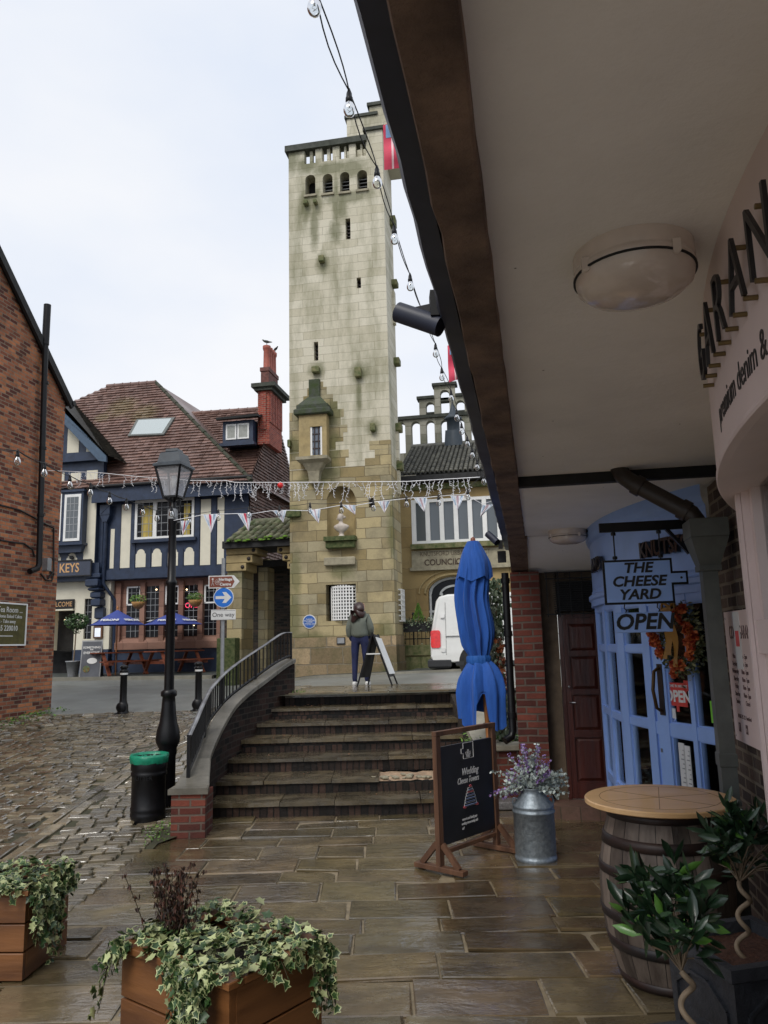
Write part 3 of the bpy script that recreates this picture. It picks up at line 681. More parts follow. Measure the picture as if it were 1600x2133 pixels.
# right-hand low wall of the planting bed beside the steps
pw = thing('planting_bed_wall', 'low brick wall with pale stone coping right of the steps', 'wall', (.85, 9.15, 0), world=True)
ptsw = [(.88, 9.22, .66), (1.62, 9.1, .66)]
m = MB(pw); m.box(1.04, 1.60, 9.2, 9.45, -.02, .60); m.slab([(1.04, 9.45), (1.24, 9.45), (1.16, 10.4), (1.24, 11.6), (1.08, 11.6), (1.0, 10.4)], -.02, [.6, .6, 1.0, 1.2, 1.2, 1.0]); m.build('brickwork', M['brick_red'], pw)
m = MB(pw); m.box(1.0, 1.62, 9.15, 9.5, .602, .665, bev=.01)
cl = [(1.0, 9.4, .67), (.955, 9.8, .80), (.94, 10.2, .97), (.95, 10.6, 1.12), (.99, 11.0, 1.22), (1.06, 11.6, 1.25)]
m.strip([[(x, y, z-.07), (x, y, z), (x+.3, y+.04, z), (x+.3, y+.04, z-.07), (x, y, z-.07)] for x, y, z in cl]); m.build('coping', plain('pale_coping', (.42, .39, .3), .6, col2=(.22, .2, .15), scale=3, bump=.3), pw)
m = MB(pw); m.slab([(1.0, 9.5), (1.7, 9.5), (2.3, 11.7), (.9, 11.7)], .3, [.6, .6, 1.15, 1.15]); m.build('soil', M['earth'], pw)
# ------------------------------------------------------------------ facade helpers
def R(px0, py0, px1, py1, t):
    xm, ym = (px0+px1)/2, (py0+py1)/2
    return T(px0, ym, t)[0], T(px1, ym, t)[0], T(xm, py1, t)[1], T(xm, py0, t)[1]
def pbox(m, px0, py0, px1, py1, t, out_=.02, back=.05, col=None, bev=0):
    a, b, c, d = R(px0, py0, px1, py1, t); return m.box(a, b, t-out_, t+back, c, d, col=col, bev=bev)
def wallgrid(m, x0, x1, z0, z1, y, holes, depth, flip=False):
    xs = sorted({x0, x1, *[h[0] for h in holes], *[h[1] for h in holes]}); zs = sorted({z0, z1, *[h[2] for h in holes], *[h[3] for h in holes]})
    xs = [x for x in xs if x0 <= x <= x1]; zs = [z for z in zs if z0 <= z <= z1]
    for a, b in zip(xs, xs[1:]):
        for c, d in zip(zs, zs[1:]):
            cx, cz = (a+b)/2, (c+d)/2
            if any(h[0] < cx < h[1] and h[2] < cz < h[3] for h in holes): continue
            m.add([(a, y, c), (b, y, c), (b, y, d), (a, y, d)], [(0, 1, 2, 3)])
    for h in holes:
        a, b, c, d = h[:4]; e = y+(h[4] if len(h) > 4 else depth)
        m.add([(a, y, c), (b, y, c), (b, y, d), (a, y, d), (a, e, c), (b, e, c), (b, e, d), (a, e, d)], [(0, 4, 5, 1), (3, 2, 6, 7), (0, 3, 7, 4), (1, 5, 6, 2)])
def arch_fill(m, a, b, z0, z1, y0, y1, n=8, k=1.0):
    """solid corners above a round-headed opening a..b whose square top is z1"""
    cx, r = (a+b)/2, (b-a)/2; rz = min(r*k, z1-z0)
    for sgn in (-1, 1):
        arc = [(cx+sgn*r*math.cos(math.pi/2*i/n), z1-rz+rz*math.sin(math.pi/2*i/n)) for i in range(n+1)]
        corner = (cx+sgn*r, z1)
        for p, q in zip(arc, arc[1:]):
            tri = [corner, q, p] if sgn > 0 else [corner, p, q]
            m.prism([tri[0], tri[1], tri[2]], y0, y1)
# ------------------------------------------------------------------ the stone tower
TT = 19.3; TL, TRi = -6.12, -3.36; TB = 20.62
tw = thing('stone_tower', 'tall square stone tower of golden and pale blocks with small arches near its top', 'tower', (-4.7, TT, 1.0))
zsplit = T(700, 974, TT)[1]; ztop = T(690, 298, TT)[1]; zgal = T(690, 334, TT)[1]; zgt = T(690, 306, TT)[1]
slits = [R(*q, TT) for q in ((720, 455, 730, 498), (743, 578, 752, 600), (654, 712, 663, 751))]
bel = [R(*q, TT) for q in ((636, 364, 657, 406), (672, 362, 693, 403), (708, 358, 728, 400), (744, 354, 765, 395))]
m = MB(tw)
holes = [(*q, .35) for q in slits] + [(*q, .4) for q in bel]
wallgrid(m, TL, TRi, zsplit, zgal, TT, holes, .35)
for q in bel: arch_fill(m, q[0], q[1], q[2], q[3], TT-.0, TT+.38)
m.add([(TRi, TT, zsplit), (TRi, TB, zsplit), (TRi, TB, zgal), (TRi, TT, zgal)], [(0, 1, 2, 3)])
m.add([(TL, TT, zsplit), (TL, TB, zsplit), (TL, TB, zgal), (TL, TT, zgal)], [(0, 3, 2, 1)])
m.add([(TL, TB, zsplit), (TRi, TB, zsplit), (TRi, TB, zgal), (TL, TB, zgal)], [(0, 3, 2, 1)])
m.add([(TL, TT, zgal), (TRi, TT, zgal), (TRi, TB, zgal), (TL, TB, zgal)], [(0, 1, 2, 3)])
# gallery posts and corner blocks
for a, b in ((604, 634), (657, 671), (693, 707), (727, 741)):
    x0, x1, _, _ = R(a, 306, b, 330, TT); m.box(x0 if a > 610 else TL, x1, TT, TT+.22, zgal, zgt)
for a, b in ((644, 650), (680, 686), (716, 720), (750, 754)):
    x0, x1, _, _ = R(a, 306, b, 330, TT); m.box(x0, x1, TT+.06, TT+.2, zgal, zgt)
xr0 = T(762, 300, TT)[0]
zc = T(790, 270, TT)[1]
m.box(xr0, TRi, TT, TT+.7, zgal, zc)
x0, x1, z0, z1 = R(726, 254, 770, 330, 20.2); m.box(x0, x1+.3, 20.0, TB-.01, zgal, z1)
x0, x1, z0, z1 = R(773, 229, 805, 330, 20.2); m.box(x0, x1+.4, 20.01, TB, zgal, z1)
m.build('pale_upper_wall', M['stone_pale'], tw)
m = MB(tw)
bx0, bx1, bz0, bz1 = R(679, 1217, 742, 1293, TT); nx0, nx1, nz0, nz1 = R(681, 1012, 741, 1120, TT); sx = R(768, 1037, 779, 1057, TT); zb2 = T(700, 1327, TT)[1]
wallgrid(m, TL-.0, TRi, zb2, zsplit, TT, [(bx0, bx1, bz0, bz1, .35), (nx0, nx1, nz0, nz1, .02), (*sx, .25)], .3)
for sgn in (1,): arch_fill(m, nx0, nx1, nz0, nz1, TT, TT+.30)
m.add([(TRi, TT, zb2), (TRi, TB, zb2), (TRi, TB, zsplit), (TRi, TT, zsplit)], [(0, 1, 2, 3)])
m.add([(TL, TT, zb2), (TL, TB, zb2), (TL, TB, zsplit), (TL, TT, zsplit)], [(0, 3, 2, 1)])
m.add([(TL, TB, zb2), (TRi, TB, zb2), (TRi, TB, zsplit), (TL, TB, zsplit)], [(0, 3, 2, 1)])
def zq(x0, y0, x1, y1): return (570+x0*.1875, 640+y0*.1875, 570+x1*.1875, 640+y1*.1875)
for q in ((405, 830, 550, 890), (375, 890, 590, 975), (330, 975, 660, 1060), (255, 1060, 710, 1150), (188, 1150, 780, 1240), (188, 1240, 745, 1325), (188, 1325, 820, 1410), (188, 1410, 775, 1510), (188, 1510, 690, 1600), (188, 1600, 835, 1690), (188, 1690, 800, 1785), (1065, 1480, 1250, 1580), (1125, 1580, 1250, 1670), (1015, 1670, 1250, 1785)):
    a, b, c, d = R(*zq(*q), TT)
    if q[0] == 188: a = TL-.004
    if q[2] == 1250: b = TRi+.004
    m.box(a, b, TT-.006, TT+.12, c, d-.004)
m.build('golden_lower_wall', M['stone_gold'], tw)
# hollow back of the niche
m = MB(tw); cx = (nx0+nx1)/2; rr = (nx1-nx0)/2; rows = []
for i in range(9):
    a = math.pi*i/8; rows.append([(cx-rr*math.cos(a), TT+.004+.34*math.sin(a), z) for z in (nz0, nz1-rr*.2, nz1)])
m.strip([list(r) for r in rows], True); m.build('niche', M['gold'], tw)
m = MB(tw); zb0 = .7
m.box(TL-.03, TRi+.03, TT-.04, TB+.03, zb0, T(700, 1382, TT)[1]); m.box(TL-.015, TRi+.015, TT-.018, TB+.015, T(700, 1382, TT)[1], zb2); m.build('rock_faced_base', M['stone_base'], tw)
# openings: dark backs, louvres
for q in slits+[sx]: MB(tw).box(q[0]-.05, q[1]+.05, TT+.26, TT+.3, q[2]-.05, q[3]+.05).build('slit_opening', M['darkroom'], tw)
for q in bel: MB(tw).box(q[0]-.05, q[1]+.05, TT+.41, TT+.5, q[2]-.05, q[3]+.05).build('arch_opening', M['darkroom'], tw)
MB(tw).box(bx0-.05, bx1+.05, TT+.36, TT+.4, bz0-.05, bz1+.05).build('window_opening', M['darkroom'], tw)
for j, q in enumerate(bel):
    if j == 0: continue
    m = MB(tw)
    for i in range(5): m.box(q[0], q[1], TT+.22, TT+.34, q[2]+.04+i*.11, q[2]+.06+i*.11, rx=.5)
    m.build('louvre', M['lead'], tw)
for q in bel: MB(tw).box(q[0]-.04, q[1]+.04, TT-.05, TT+.1, q[2]-.06, q[2]).build('window_sill', M['stone'], tw)
for i, q in enumerate(slits):
    m = MB(tw); n_ = max(3, int((q[3]-q[2])/.09))
    for j in range(n_): z = q[2]+(q[3]-q[2])*(j+.5)/n_; m.box(q[0], q[1], TT+.14, TT+.2, z-.012, z+.012)
    m.build('grille', M['hoop'], tw)
m = MB(tw); x1 = xr0+.03; m.box(TL-.09, x1, TT-.09, TT+.30, zgt, ztop+.06); m.build('top_coping', M['darkcap'], tw)
m = MB(tw); m.box(xr0-.07, TRi+.07, TT-.07, TT+.78, zc, zc+.09)
a, b, c, d = R(726, 254, 770, 330, 20.2); m.box(a-.06, b+.3, 19.95, TB+.05, d, d+.09)
a, b, c, d = R(773, 229, 805, 330, 20.2); m.box(a-.06, b+.45, 19.94, TB+.06, d, d+.1); m.build('turret_coping', M['darkcap'], tw)
# corbel stones
for q in ((634, 421, 643, 430), (655, 420, 662, 428), (666, 536, 677, 549), (652, 766, 667, 779), (741, 768, 754, 788), (773, 884, 783, 900), (602, 918, 608, 934)):
    m = MB(tw); a, b, c, d = R(*q, TT); m.box(a, b, TT-.16, TT+.05, c, d, bev=.02); m.build('corbel', M['mossy'], tw)
m = MB(tw); a, b, c, d = R(598, 1064, 627, 1078, TT); m.box(a, b, TT-.1, TT+.05, c, d, bev=.02); m.build('corbel', M['moss'], tw)
for (px, py0, py1) in ((823, 483, 500), (822, 599, 610), (826, 757, 770), (828, 888, 904), (830, 966, 983)):
    z1 = SS(px, py0, TRi)[1]; z0 = SS(px, py1, TRi)[1]; m = MB(tw); m.box(TRi-.02, TRi+.16, 20.15, 20.45, z0, z1, bev=.02); m.build('corbel', M['mossy'], tw)
for (py0, py1) in ((905, 964), (984, 1030), (640, 700)):
    z1 = SS(830, py0, TRi)[1]; z0 = SS(830, py1, TRi)[1]; m = MB(tw); m.box(TRi-.01, TRi+.07, 20.2, 20.4, z0, z1); m.build('stone_pilaster', M['stone_pale'], tw)
# ledge and panel under the niche
m = MB(tw); a, b, c, d = R(679, 1119, 744, 1128, TT); m.box(a, b, TT-.26, TT+.05, c, d); a, b, c, d = R(682, 1128, 741, 1143, TT); m.box(a, b, TT-.19, TT+.05, c, d, bev=.02); m.build('mossy_ledge', M['moss'], tw)
m = MB(tw); a, b, c, d = R(677, 1161, 741, 1178, TT); m.box(a, b, TT-.11, TT+.05, c, d, bev=.02); m.build('stone_panel', M['stone'], tw)
# oriel window
ox0, ox1, oz0, oz1 = R(629, 866, 686, 962, TT); od = .28
wx0, wx1, wz0, wz1 = R(646, 888, 671, 948, TT-od)
m = MB(tw); wallgrid(m, ox0, ox1, oz0, oz1, TT-od, [(wx0, wx1, wz0, wz1, .08)], .08)
m.add([(ox0, TT-od, oz0), (ox0, TT, oz0), (ox0, TT, oz1), (ox0, TT-od, oz1)], [(0, 3, 2, 1)]); m.add([(ox1, TT-od, oz0), (ox1, TT, oz0), (ox1, TT, oz1), (ox1, TT-od, oz1)], [(0, 1, 2, 3)])
orl = m.build('oriel', M['gold'], tw)
m = MB(tw)
prof = [(-.02, -.30), (.30, -.28), (.34, -.14), (.46, -.05), (.46, .07), (.40, .09)]
cxo = (ox0+ox1)/2; hw = (ox1-ox0)/2
rows = []
for w_, z in ((.12, -.62), (.16, -.30), (.20, -.24), (hw*.75, -.10), (hw+.05, -.02), (hw+.05, .06)):
    rows.append((w_, z, .12+.32*(w_/(hw+.05))))
for (w0, z0, d0), (w1, z1, d1) in zip(rows, rows[1:]):
    m.add([(cxo-w0, TT-d0, oz0+z0), (cxo+w0, TT-d0, oz0+z0), (cxo+w1, TT-d1, oz0+z1), (cxo-w1, TT-d1, oz0+z1), (cxo-w0, TT, oz0+z0), (cxo+w0, TT, oz0+z0), (cxo+w1, TT, oz0+z1), (cxo-w1, TT, oz0+z1)], [(0, 1, 2, 3), (4, 0, 3, 7), (1, 5, 6, 2), (3, 2, 6, 7), (0, 4, 5, 1)])
m.build('bracket', M['stone'], orl)
m = MB(tw); zr = T(660, 836, TT)[1]
m.box(ox0-.12, ox1+.12, TT-od-.09, TT, oz1-.05, oz1+.12, bev=.03); m.box(ox0-.05, ox1+.05, TT-od-.06, TT, oz1+.12, oz1+.22)
a0, a1 = cxo-.17, cxo+.17; zt = oz1+.50
m.add([(ox0-.03, TT-od-.06, oz1+.22), (ox1+.03, TT-od-.06, oz1+.22), (ox1+.03, TT, oz1+.22), (ox0-.03, TT, oz1+.22), (a0, TT-.12, zt), (a1, TT-.12, zt), (a1, TT, zt), (a0, TT, zt)], [(0, 1, 5, 4), (1, 2, 6, 5), (3, 0, 4, 7), (4, 5, 6, 7)])
m.box(a0+.02, a1-.02, TT-.10, TT, zt, zt+.5); m.build('oriel_roof', plain('dark_mossy_roof', (.06, .065, .055), .85, col2=(.035, .055, .012), scale=6, bump=.6), orl)
m = MB(tw); m.box(wx0, wx1, TT-od+.06, TT-od+.08, wz0, wz1); m.build('pane', plain('blue_grey_pane', (.13, .155, .19), .15, var=.3, scale=9), orl)
m = MB(tw)
for i in range(4): x = wx0+(wx1-wx0)*i/3; m.box(x-.014, x+.014, TT-od+.04, TT-od+.06, wz0, wz1)
for i in range(5): z = wz0+(wz1-wz0)*i/4; m.box(wx0, wx1, TT-od+.041, TT-od+.061, z-.012, z+.012)
m.build('lead_cames', M['hoop'], orl)
m = MB(tw); m.box(wx0, wx0+.05, TT-od+.02, TT-od+.065, wz0, wz1); m.box(wx1-.05, wx1, TT-od+.02, TT-od+.065, wz0, wz1); m.build('window_frame', M['white'], orl)
# white barred cage window
gx0, gx1, gz0, gz1 = R(689, 1217, 740, 1292, TT); m = MB(tw); n_ = 9
def cage(u): return TT+.12-.20*math.sin(math.pi*u)**.7
for i in range(n_+1):
    u = i/n_; x = gx0+(gx1-gx0)*u; m.box(x-.016, x+.016, cage(u)-.02, cage(u)+.0, gz0, gz1-.02-.05*abs(1-2*u)**2)
for j in range(11):
    z = gz0+.02+(gz1-gz0-.09)*j/10
    for i in range(n_): a, b = i/n_, (i+1)/n_; m.bar((gx0+(gx1-gx0)*a, cage(a)-.01, z), (gx0+(gx1-gx0)*b, cage(b)-.01, z), .02, .03)
m.bar((gx0, TT+.1, gz1-.06), (gx1, TT+.1, gz1-.06), .02, .05); m.build('window_cage', M['white'], tw)
m = MB(tw); z1 = SS(830, 1228, TRi)[1]; z0 = SS(830, 1293, TRi)[1]
for j in range(7): m.box(TRi, TRi+.09, 19.9, 20.4, z0+(z1-z0)*j/6-.015, z0+(z1-z0)*j/6+.015)
for j in range(6): m.box(TRi+.06, TRi+.085, 19.9+.1*j, 19.92+.1*j, z0, z1)
m.build('window_cage', M['white'], tw)
# bust
bs = thing('bust_statue', 'pale stone bust of a head and shoulders in the arched tower niche', 'statue', (*[T(711, 1118, TT-.05)[0], TT-.02], T(711, 1119, TT-.05)[1]), rot=0)
hgt = T(711, 1068, TT)[1]-T(711, 1118, TT)[1]
def skinmesh(verts, edges, radii, name, mat, parent, sub=2, smooth=True, xf=None, root=0):
    me = bpy.data.meshes.new(name); me.from_pydata(verts, edges, []); o = bpy.data.objects.new(name, me); COL.objects.link(o)
    sk = o.modifiers.new('skin', 'SKIN'); sk.use_smooth_shade = True
    for i, r_ in enumerate(radii):
        rr_ = r_ if isinstance(r_, (tuple, list)) else (r_, r_); me.skin_vertices[0].data[i].radius = rr_
    me.skin_vertices[0].data[root].use_root = True
    o.modifiers.new('sub', 'SUBSURF').levels = sub; o.modifiers['sub'].render_levels = sub
    bpy.context.view_layer.update()
    dg = bpy.context.evaluated_depsgraph_get(); e = o.evaluated_get(dg); nm = bpy.data.meshes.new_from_object(e)
    bpy.data.objects.remove(o); nm.materials.clear(); nm.materials.append(mat)
    for p in nm.polygons: p.use_smooth = True
    ob = bpy.data.objects.new(name, nm); COL.objects.link(ob)
    if parent: ob.parent = parent
    return ob
k_ = hgt/.60
def loft(m, rings, n=20, smooth=True):
    """one closed surface through elliptical sections (z, cx, cy, rx, ry)"""
    rows = [[(cx+rx*math.cos(2*math.pi*i/n), cy+ry*math.sin(2*math.pi*i/n), z) for i in range(n+1)] for z, cx, cy, rx, ry in rings]
    m.strip(rows, smooth); m.add(rows[0][:-1][::-1], [tuple(range(n))], smooth); m.add(rows[-1][:-1], [tuple(range(n))], smooth); return m
m = MB(); loft(m, [tuple(x*k_ for x in r) for r in ((.12, 0, 0, .05, .05), (.15, 0, 0, .10, .07), (.19, 0, 0, .15, .085), (.235, 0, 0, .185, .095), (.27, 0, 0, .195, .10), (.30, 0, 0, .175, .095), (.325, 0, 0, .12, .08), (.345, -.005, -.005, .065, .06), (.37, -.01, -.005, .048, .05), (.405, -.012, -.005, .046, .05), (.42, -.018, -.01, .055, .06), (.445, -.025, -.015, .066, .078), (.48, -.022, -.01, .072, .088), (.515, -.018, -.005, .076, .092), (.55, -.014, 0, .074, .088), (.575, -.01, 0, .058, .07), (.592, -.01, 0, .03, .04), (.598, -.01, 0, .005, .005))])
m.build('figure', M['statue'], bs)
m = MB(); loft(m, [tuple(x*k_ for x in r) for r in ((.44, -.098, -.03, .006, .01), (.455, -.104, -.03, .016, .012), (.47, -.096, -.03, .012, .010), (.49, -.088, -.03, .006, .008))], 10); m.build('nose', M['statue'], bs)
m = MB(); loft(m, [tuple(x*k_ for x in r) for r in ((.47, .055, .03, .02, .03), (.49, .07, .035, .04, .045), (.52, .068, .035, .04, .045), (.54, .05, .03, .02, .03))], 12); m.build('hair_bun', M['statue'], bs)
m = MB(); m.lathe([(.085*k_, 0), (.075*k_, .05*k_), (.055*k_, .06*k_), (.055*k_, .10*k_), (.07*k_, .125*k_)], 14); m.build('pedestal', M['statue'], bs)
# plaques
pl = thing('blue_plaque', 'round blue plaque with white rim low on the tower', 'plaque', (T(645, 1295, TT)[0], TT-.001, T(645, 1295, TT)[1]))
rad = abs(T(659, 1295, TT)[0]-T(645, 1295, TT)[0])
def disc(m, r, y0, y1, n=32, cx=0, cz=0): m.prism([(cx+r*math.cos(2*math.pi*i/n), cz+r*math.sin(2*math.pi*i/n)) for i in range(n)], y0, y1); return m
disc(MB(), rad, -.02, .0).build('rim', M['letter'], pl); disc(MB(), rad*.88, -.028, -.021).build('face', M['plaqueblue'], pl)
for s_, zz, sz in (('PLAQUE', .35, .2), ('KNUTSFORD', .12, .26), ('TOWER', -.08, .2), ('THE MEMORIAL TOWER', -.28, .15), ('BUILT IN THE TOWN', -.45, .15)):
    text('lettering', s_, rad*sz*1.3, M['letter'], pl, (0, -.03, rad*zz), depth=.001)
pn = thing('wall_plate', 'small dark framed metal plate low on the tower beside the walker', 'plate', (T(711, 1335, TT)[0], TT-.019, T(711, 1335, TT)[1]))
MB().box(-.11, .11, -.03, 0, -.09, .09).build('frame', M['blackmatt'], pn); MB().box(-.09, .09, -.034, -.0305, -.06, .075).build('plate', M['lead'], pn)
# flagpole-less bird on the turret
def bird(name, label, p, s, rot=0, group=None, mat='blackmatt'):
    b_ = thing(name, label, 'bird', p, rot=rot, group=group)
    v_ = [(0, 0, .45), (-.16, 0, .52), (-.36, 0, .6), (-.42, 0, .72), (.3, 0, .4), (.62, 0, .36), (-.55, 0, .70)]; v_ = [tuple(x*s for x in q) for q in v_]
    skinmesh(v_, [(0, 1), (1, 2), (2, 3), (0, 4), (4, 5), (3, 6)], [x*s for x in (.17, .16, .1, .09, .1, .04, .02)], 'body', M[mat], b_, 1)
    q = MB()
    for y in (-.05, .05): q.tube([(0, y*s, .35*s), (.02*s, y*s, 0)], .02*s, 5)
    q.build('leg', M[mat], b_); return b_
bp_ = T(763, 258, 20.2); bird('bird', 'small dark bird perched on the tower top', (bp_[0], 20.2, bp_[1]-.02), .28)
# ------------------------------------------------------------------ the pub
PT = 25.0
pb = thing('public_house', 'navy and cream timber framed pub with red tiled roofs', 'building', (-12.5, PT, .9))
def panel(px0, py0, px1, py1, t, mat, name='plaster_panel', out_=.012, arch=False):
    m = MB(pb); a, b, c, d = R(px0, py0, px1, py1, t)
    if arch:
        r_ = (b-a)/2; cx = (a+b)/2
        pts = [(a, c), (b, c), (b, d-r_*.9)] + [(cx+r_*.8*math.cos(x), d-r_*.8+r_*.8*math.sin(x)) for x in (0, .4, .8, 1.2)] + [(cx, d)] + [(cx-r_*.8*math.cos(x), d-r_*.8+r_*.8*math.sin(x)) for x in (1.2, .8, .4, 0)] + [(a, d-r_*.9)]
        m.prism(pts, t-out_, t+.01)
    else: m.box(a, b, t-out_, t+.01, c, d)
    return m.build(name, M[mat], pb)
sL = -17.6; sC = T(207, 1100, PT)[0]; sR = -9.42
zj = T(340, 1204, PT)[1]; zej = T(340, 1012, PT)[1]
# upper storey (jettied) and ground storey
GT = 25.35; zplin = T(340, 1352, GT)[1]
m = MB(pb); m.box(sL, sC, 24.78, 31, zj, zej); gx_ = T(222, 955, 24.78); gy_ = T(120, 850, 24.78); m.prism([(sL, zej-.01), (gx_[0]-.1, zej-.01), (gx_[0]-.1, gx_[1]), (gy_[0], gy_[1]+.05), (sL, gy_[1]-.6)], 24.785, 25.0); m.box(sC, sR, PT, 31, zj, zej); m.build('timber_frame', M['navy'], pb)
m = MB(pb); m.box(T(228, 1300, GT)[0], sR, GT, 31, .7, zj)
m.build('sandstone_wall', M['stone_red'], pb)
m = MB(pb); s1 = T(228, 1300, 25.1)[0]; dx0, dx1, dz0, dz1 = R(104, 1271, 153, 1406, 25.1)
nw = R(175, 1247, 191, 1331, 25.1)
wallgrid(m, sL, s1, T(190, 1353, 25.1)[1], zj, 25.1, [(-17.0, dx1, T(190, 1353, 25.1)[1], dz1, .6), (*nw, .12)], .1)
m.add([(s1, 25.1, .7), (s1, 25.4, .7), (s1, 25.4, zj), (s1, 25.1, zj)], [(0, 1, 2, 3)]); m.build('rendered_wall', M['cream'], pb)
m = MB(pb); m.box(dx1, s1+.003, 25.07, 25.3, .7, T(190, 1353, 25.1)[1]); x0 = T(229, 1380, GT)[0]; m.box(s1+.006, sR+.02, GT-.035, GT+.2, .7, zplin); m.build('plinth', M['navy'], pb)
m = MB(pb); m.box(-17.4, dx1+.1, 25.75, 25.8, .7, dz1+.3); m.box(nw[0]-.05, nw[1]+.05, 25.24, 25.26, nw[2], nw[3]); m.build('dark_interior', M['darkroom'], pb)
# main front: bargeboard/eaves, sills
def nb(px0, py0, px1, py1, t, o_, name, mat='navy'): return pbox(MB(pb), px0, py0, px1, py1, t, o_).build(name, M[mat], pb)
m = MB(pb); m.box(sC-.1, sR+.25, PT-.42, PT-.36, zej-.55, zej+.02); m.build('eaves_board', M['navy'], pb)
m = MB(pb); m.box(sC, sR+.2, PT-.36, PT, zej-.1, zej-.04); m.build('eaves_soffit', M['blackmatt'], pb)
m = MB(pb); m.tube([(sC-.1, PT-.5, zej+.02), (sR+.3, PT-.5, zej+.02)], .06, 8); m.build('gutter', M['blackmatt'], pb)
nb(207, 1183, 466, 1203, PT, .07, 'jetty_beam')
for q in ((230, 1102, 238, 1184), (252, 1051, 272, 1183), (418, 1040, 439, 1177), (453, 1036, 467, 1175)): panel(*q, PT, 'cream')
for q in ((283, 1144, 303.6, 1181.5), (316.7, 1142.5, 337, 1180), (350, 1141, 371, 1178.5), (384, 1139.6, 404.7, 1177)): panel(*q, PT, 'cream', arch=True)
for px in (210, 247, 278, 411, 446): # proud posts
    a, b, c, d = R(px-5, 1040, px+5, 1200, PT); MB(pb).box(a, b, PT-.035, PT+.01, zj, zej-.5).build('timber_post', M['navy'], pb)
for px in (310, 343.5, 377.5):
    a, b, c, d = R(px-4.5, 1143, px+4.5, 1183, PT); MB(pb).box(a, b, PT-.03, PT+.01, c, d).build('timber_post', M['navy'], pb)
def pubwindow(px0, py0, px1, py1, t, n, mat='white', gm='glass', cols=3, rows_=5, fw=.06, o_=.06, frame=True, lead='lead', dead=None, bars=.009):
    a, b, c, d = R(px0, py0, px1, py1, t); root = MB(pb).box(a, b, t-.01, t+.0, c, d).build('window', M[gm], pb)
    m = MB(pb); w_ = (b-a)/n
    if frame:
        for i in range(n+1): x = a+w_*i; m.box(x-fw*(.8 if 0 < i < n else .5), x+fw*(.8 if 0 < i < n else .5), t-o_, t-.011, c, d)
        m.box(a-fw*.5, b+fw*.5, t-o_-.003, t-.012, c-fw*.3, c+fw); m.box(a-fw*.5, b+fw*.5, t-o_-.003, t-.012, d-fw, d+fw*.3); m.build('window_frame', M[mat], root)
    m = MB(pb)
    for i in range(n):
        for j in range(1, cols): x = a+w_*(i+j/cols); m.box(x-bars, x+bars, t-.022, t-.0125, c, d)
    for j in range(1, rows_): z = c+(d-c)*j/rows_; m.box(a, b, t-.023, t-.0130, z-bars, z+bars)
    m.build('glazing_bars', M[lead], root); return root, (a, b, c, d)
wr, (a, b, c, d) = pubwindow(285, 1040, 403, 1122, PT, 3, fw=.09, rows_=5)
for (c0, c1) in ((a+.2, a+(b-a)/3-.12), (b-.35, b-.12)):
    m = MB(pb); n_ = 24; m.strip([[(c0+(c1-c0)*i/n_, PT-.0115-.004*math.sin(i*1.7)-.003, z) for i in range(n_+1)] for z in (c+.1, d-.2)], True); m.build('curtain', M['curtain'], wr)
nb(276, 1122, 411, 1129, PT, .16, 'window_sill')
# left wing: oriel, panels, sign
LT = 24.78
for q in ((125, 985, 134, 1018), (147, 985, 168, 1019), (177, 980, 200, 1184), ): panel(*q, LT, 'cream')
panel(141, 893, 165, 943, LT, 'cream'); panel(180, 931, 190, 943, LT, 'cream')
for q in ((139, 1152, 161, 1174), (108, 1152, 127, 1174)): panel(*q, LT, 'cream', arch=True)
for x in (152, 118):
    a, b, c, d = R(x-4, 1158, x+4, 1166, LT); m = MB(pb); m.tube([((a+b)/2, LT-.05, (c+d)/2), ((a+b)/2, LT-.12, (c+d)/2)], .07, 12); m.tube([((a+b)/2, LT-.05, (c+d)/2), ((a+b)/2-.15, LT-.05, (c+d)/2+.08)], .012, 5); m.build('floodlight', M['black'], pb)
a, b, c, d = R(104, 1027, 172, 1130, LT-.3); m = MB(pb); m.box(a, b, LT-.3, LT, c-.02, d+.02); m.box(a-.05, b+.06, LT-.36, LT, d+.02, d+.1); m.box(a-.05, b+.06, LT-.36, LT, c-.1, c-.02)
m.prism([(a+.1, c-.35), (b-.1, c-.35), (b, c-.1), (a, c-.1)], LT-.2, LT); orw = m.build('oriel', M['navy'], pb)
for q in ((134, 1030, 168, 1127), (100, 1030, 128, 1127)):
    a, b, c, d = R(*q, LT-.3); m = MB(pb); m.box(a, b, LT-.33, LT-.305, c, d); rt = m.build('window_frame', M['white'], orw)
    MB(pb).box(a+.09, b-.09, LT-.334, LT-.3315, c+.1, d-.1).build('pane', M['glassgrey'], rt); m = MB(pb)
    for i in (1, 2): x = a+.09+(b-a-.18)*i/3; m.box(x-.012, x+.012, LT-.341, LT-.335, c+.1, d-.1)
    for i in range(1, 6): z = c+.1+(d-c-.2)*i/6; m.box(a+.09, b-.09, LT-.342, LT-.3355, z-.012, z+.012)
    m.build('glazing_bars', M['lead'], rt)
nb(120, 1174, 207, 1204, LT, .03, 'jetty_beam')
# gable bargeboard + slates
def P3(px, py, t): a, b = T(px, py, t); return (a, t, b)
g0 = [P3(120, 845, 24.3), P3(222, 950, 24.3), P3(222, 962, 24.3), P3(206, 960, 24.3), P3(120, 868, 24.3)]
m = MB(pb); m.prism([(p[0], p[2]) for p in g0][::-1], 24.27, 24.36); m.build('bargeboard', plain('blue_bargeboard', (.06, .10, .155), .5, var=.15), pb)
nb(110, 943, 205, 961, 24.6, .02, 'tie_beam')
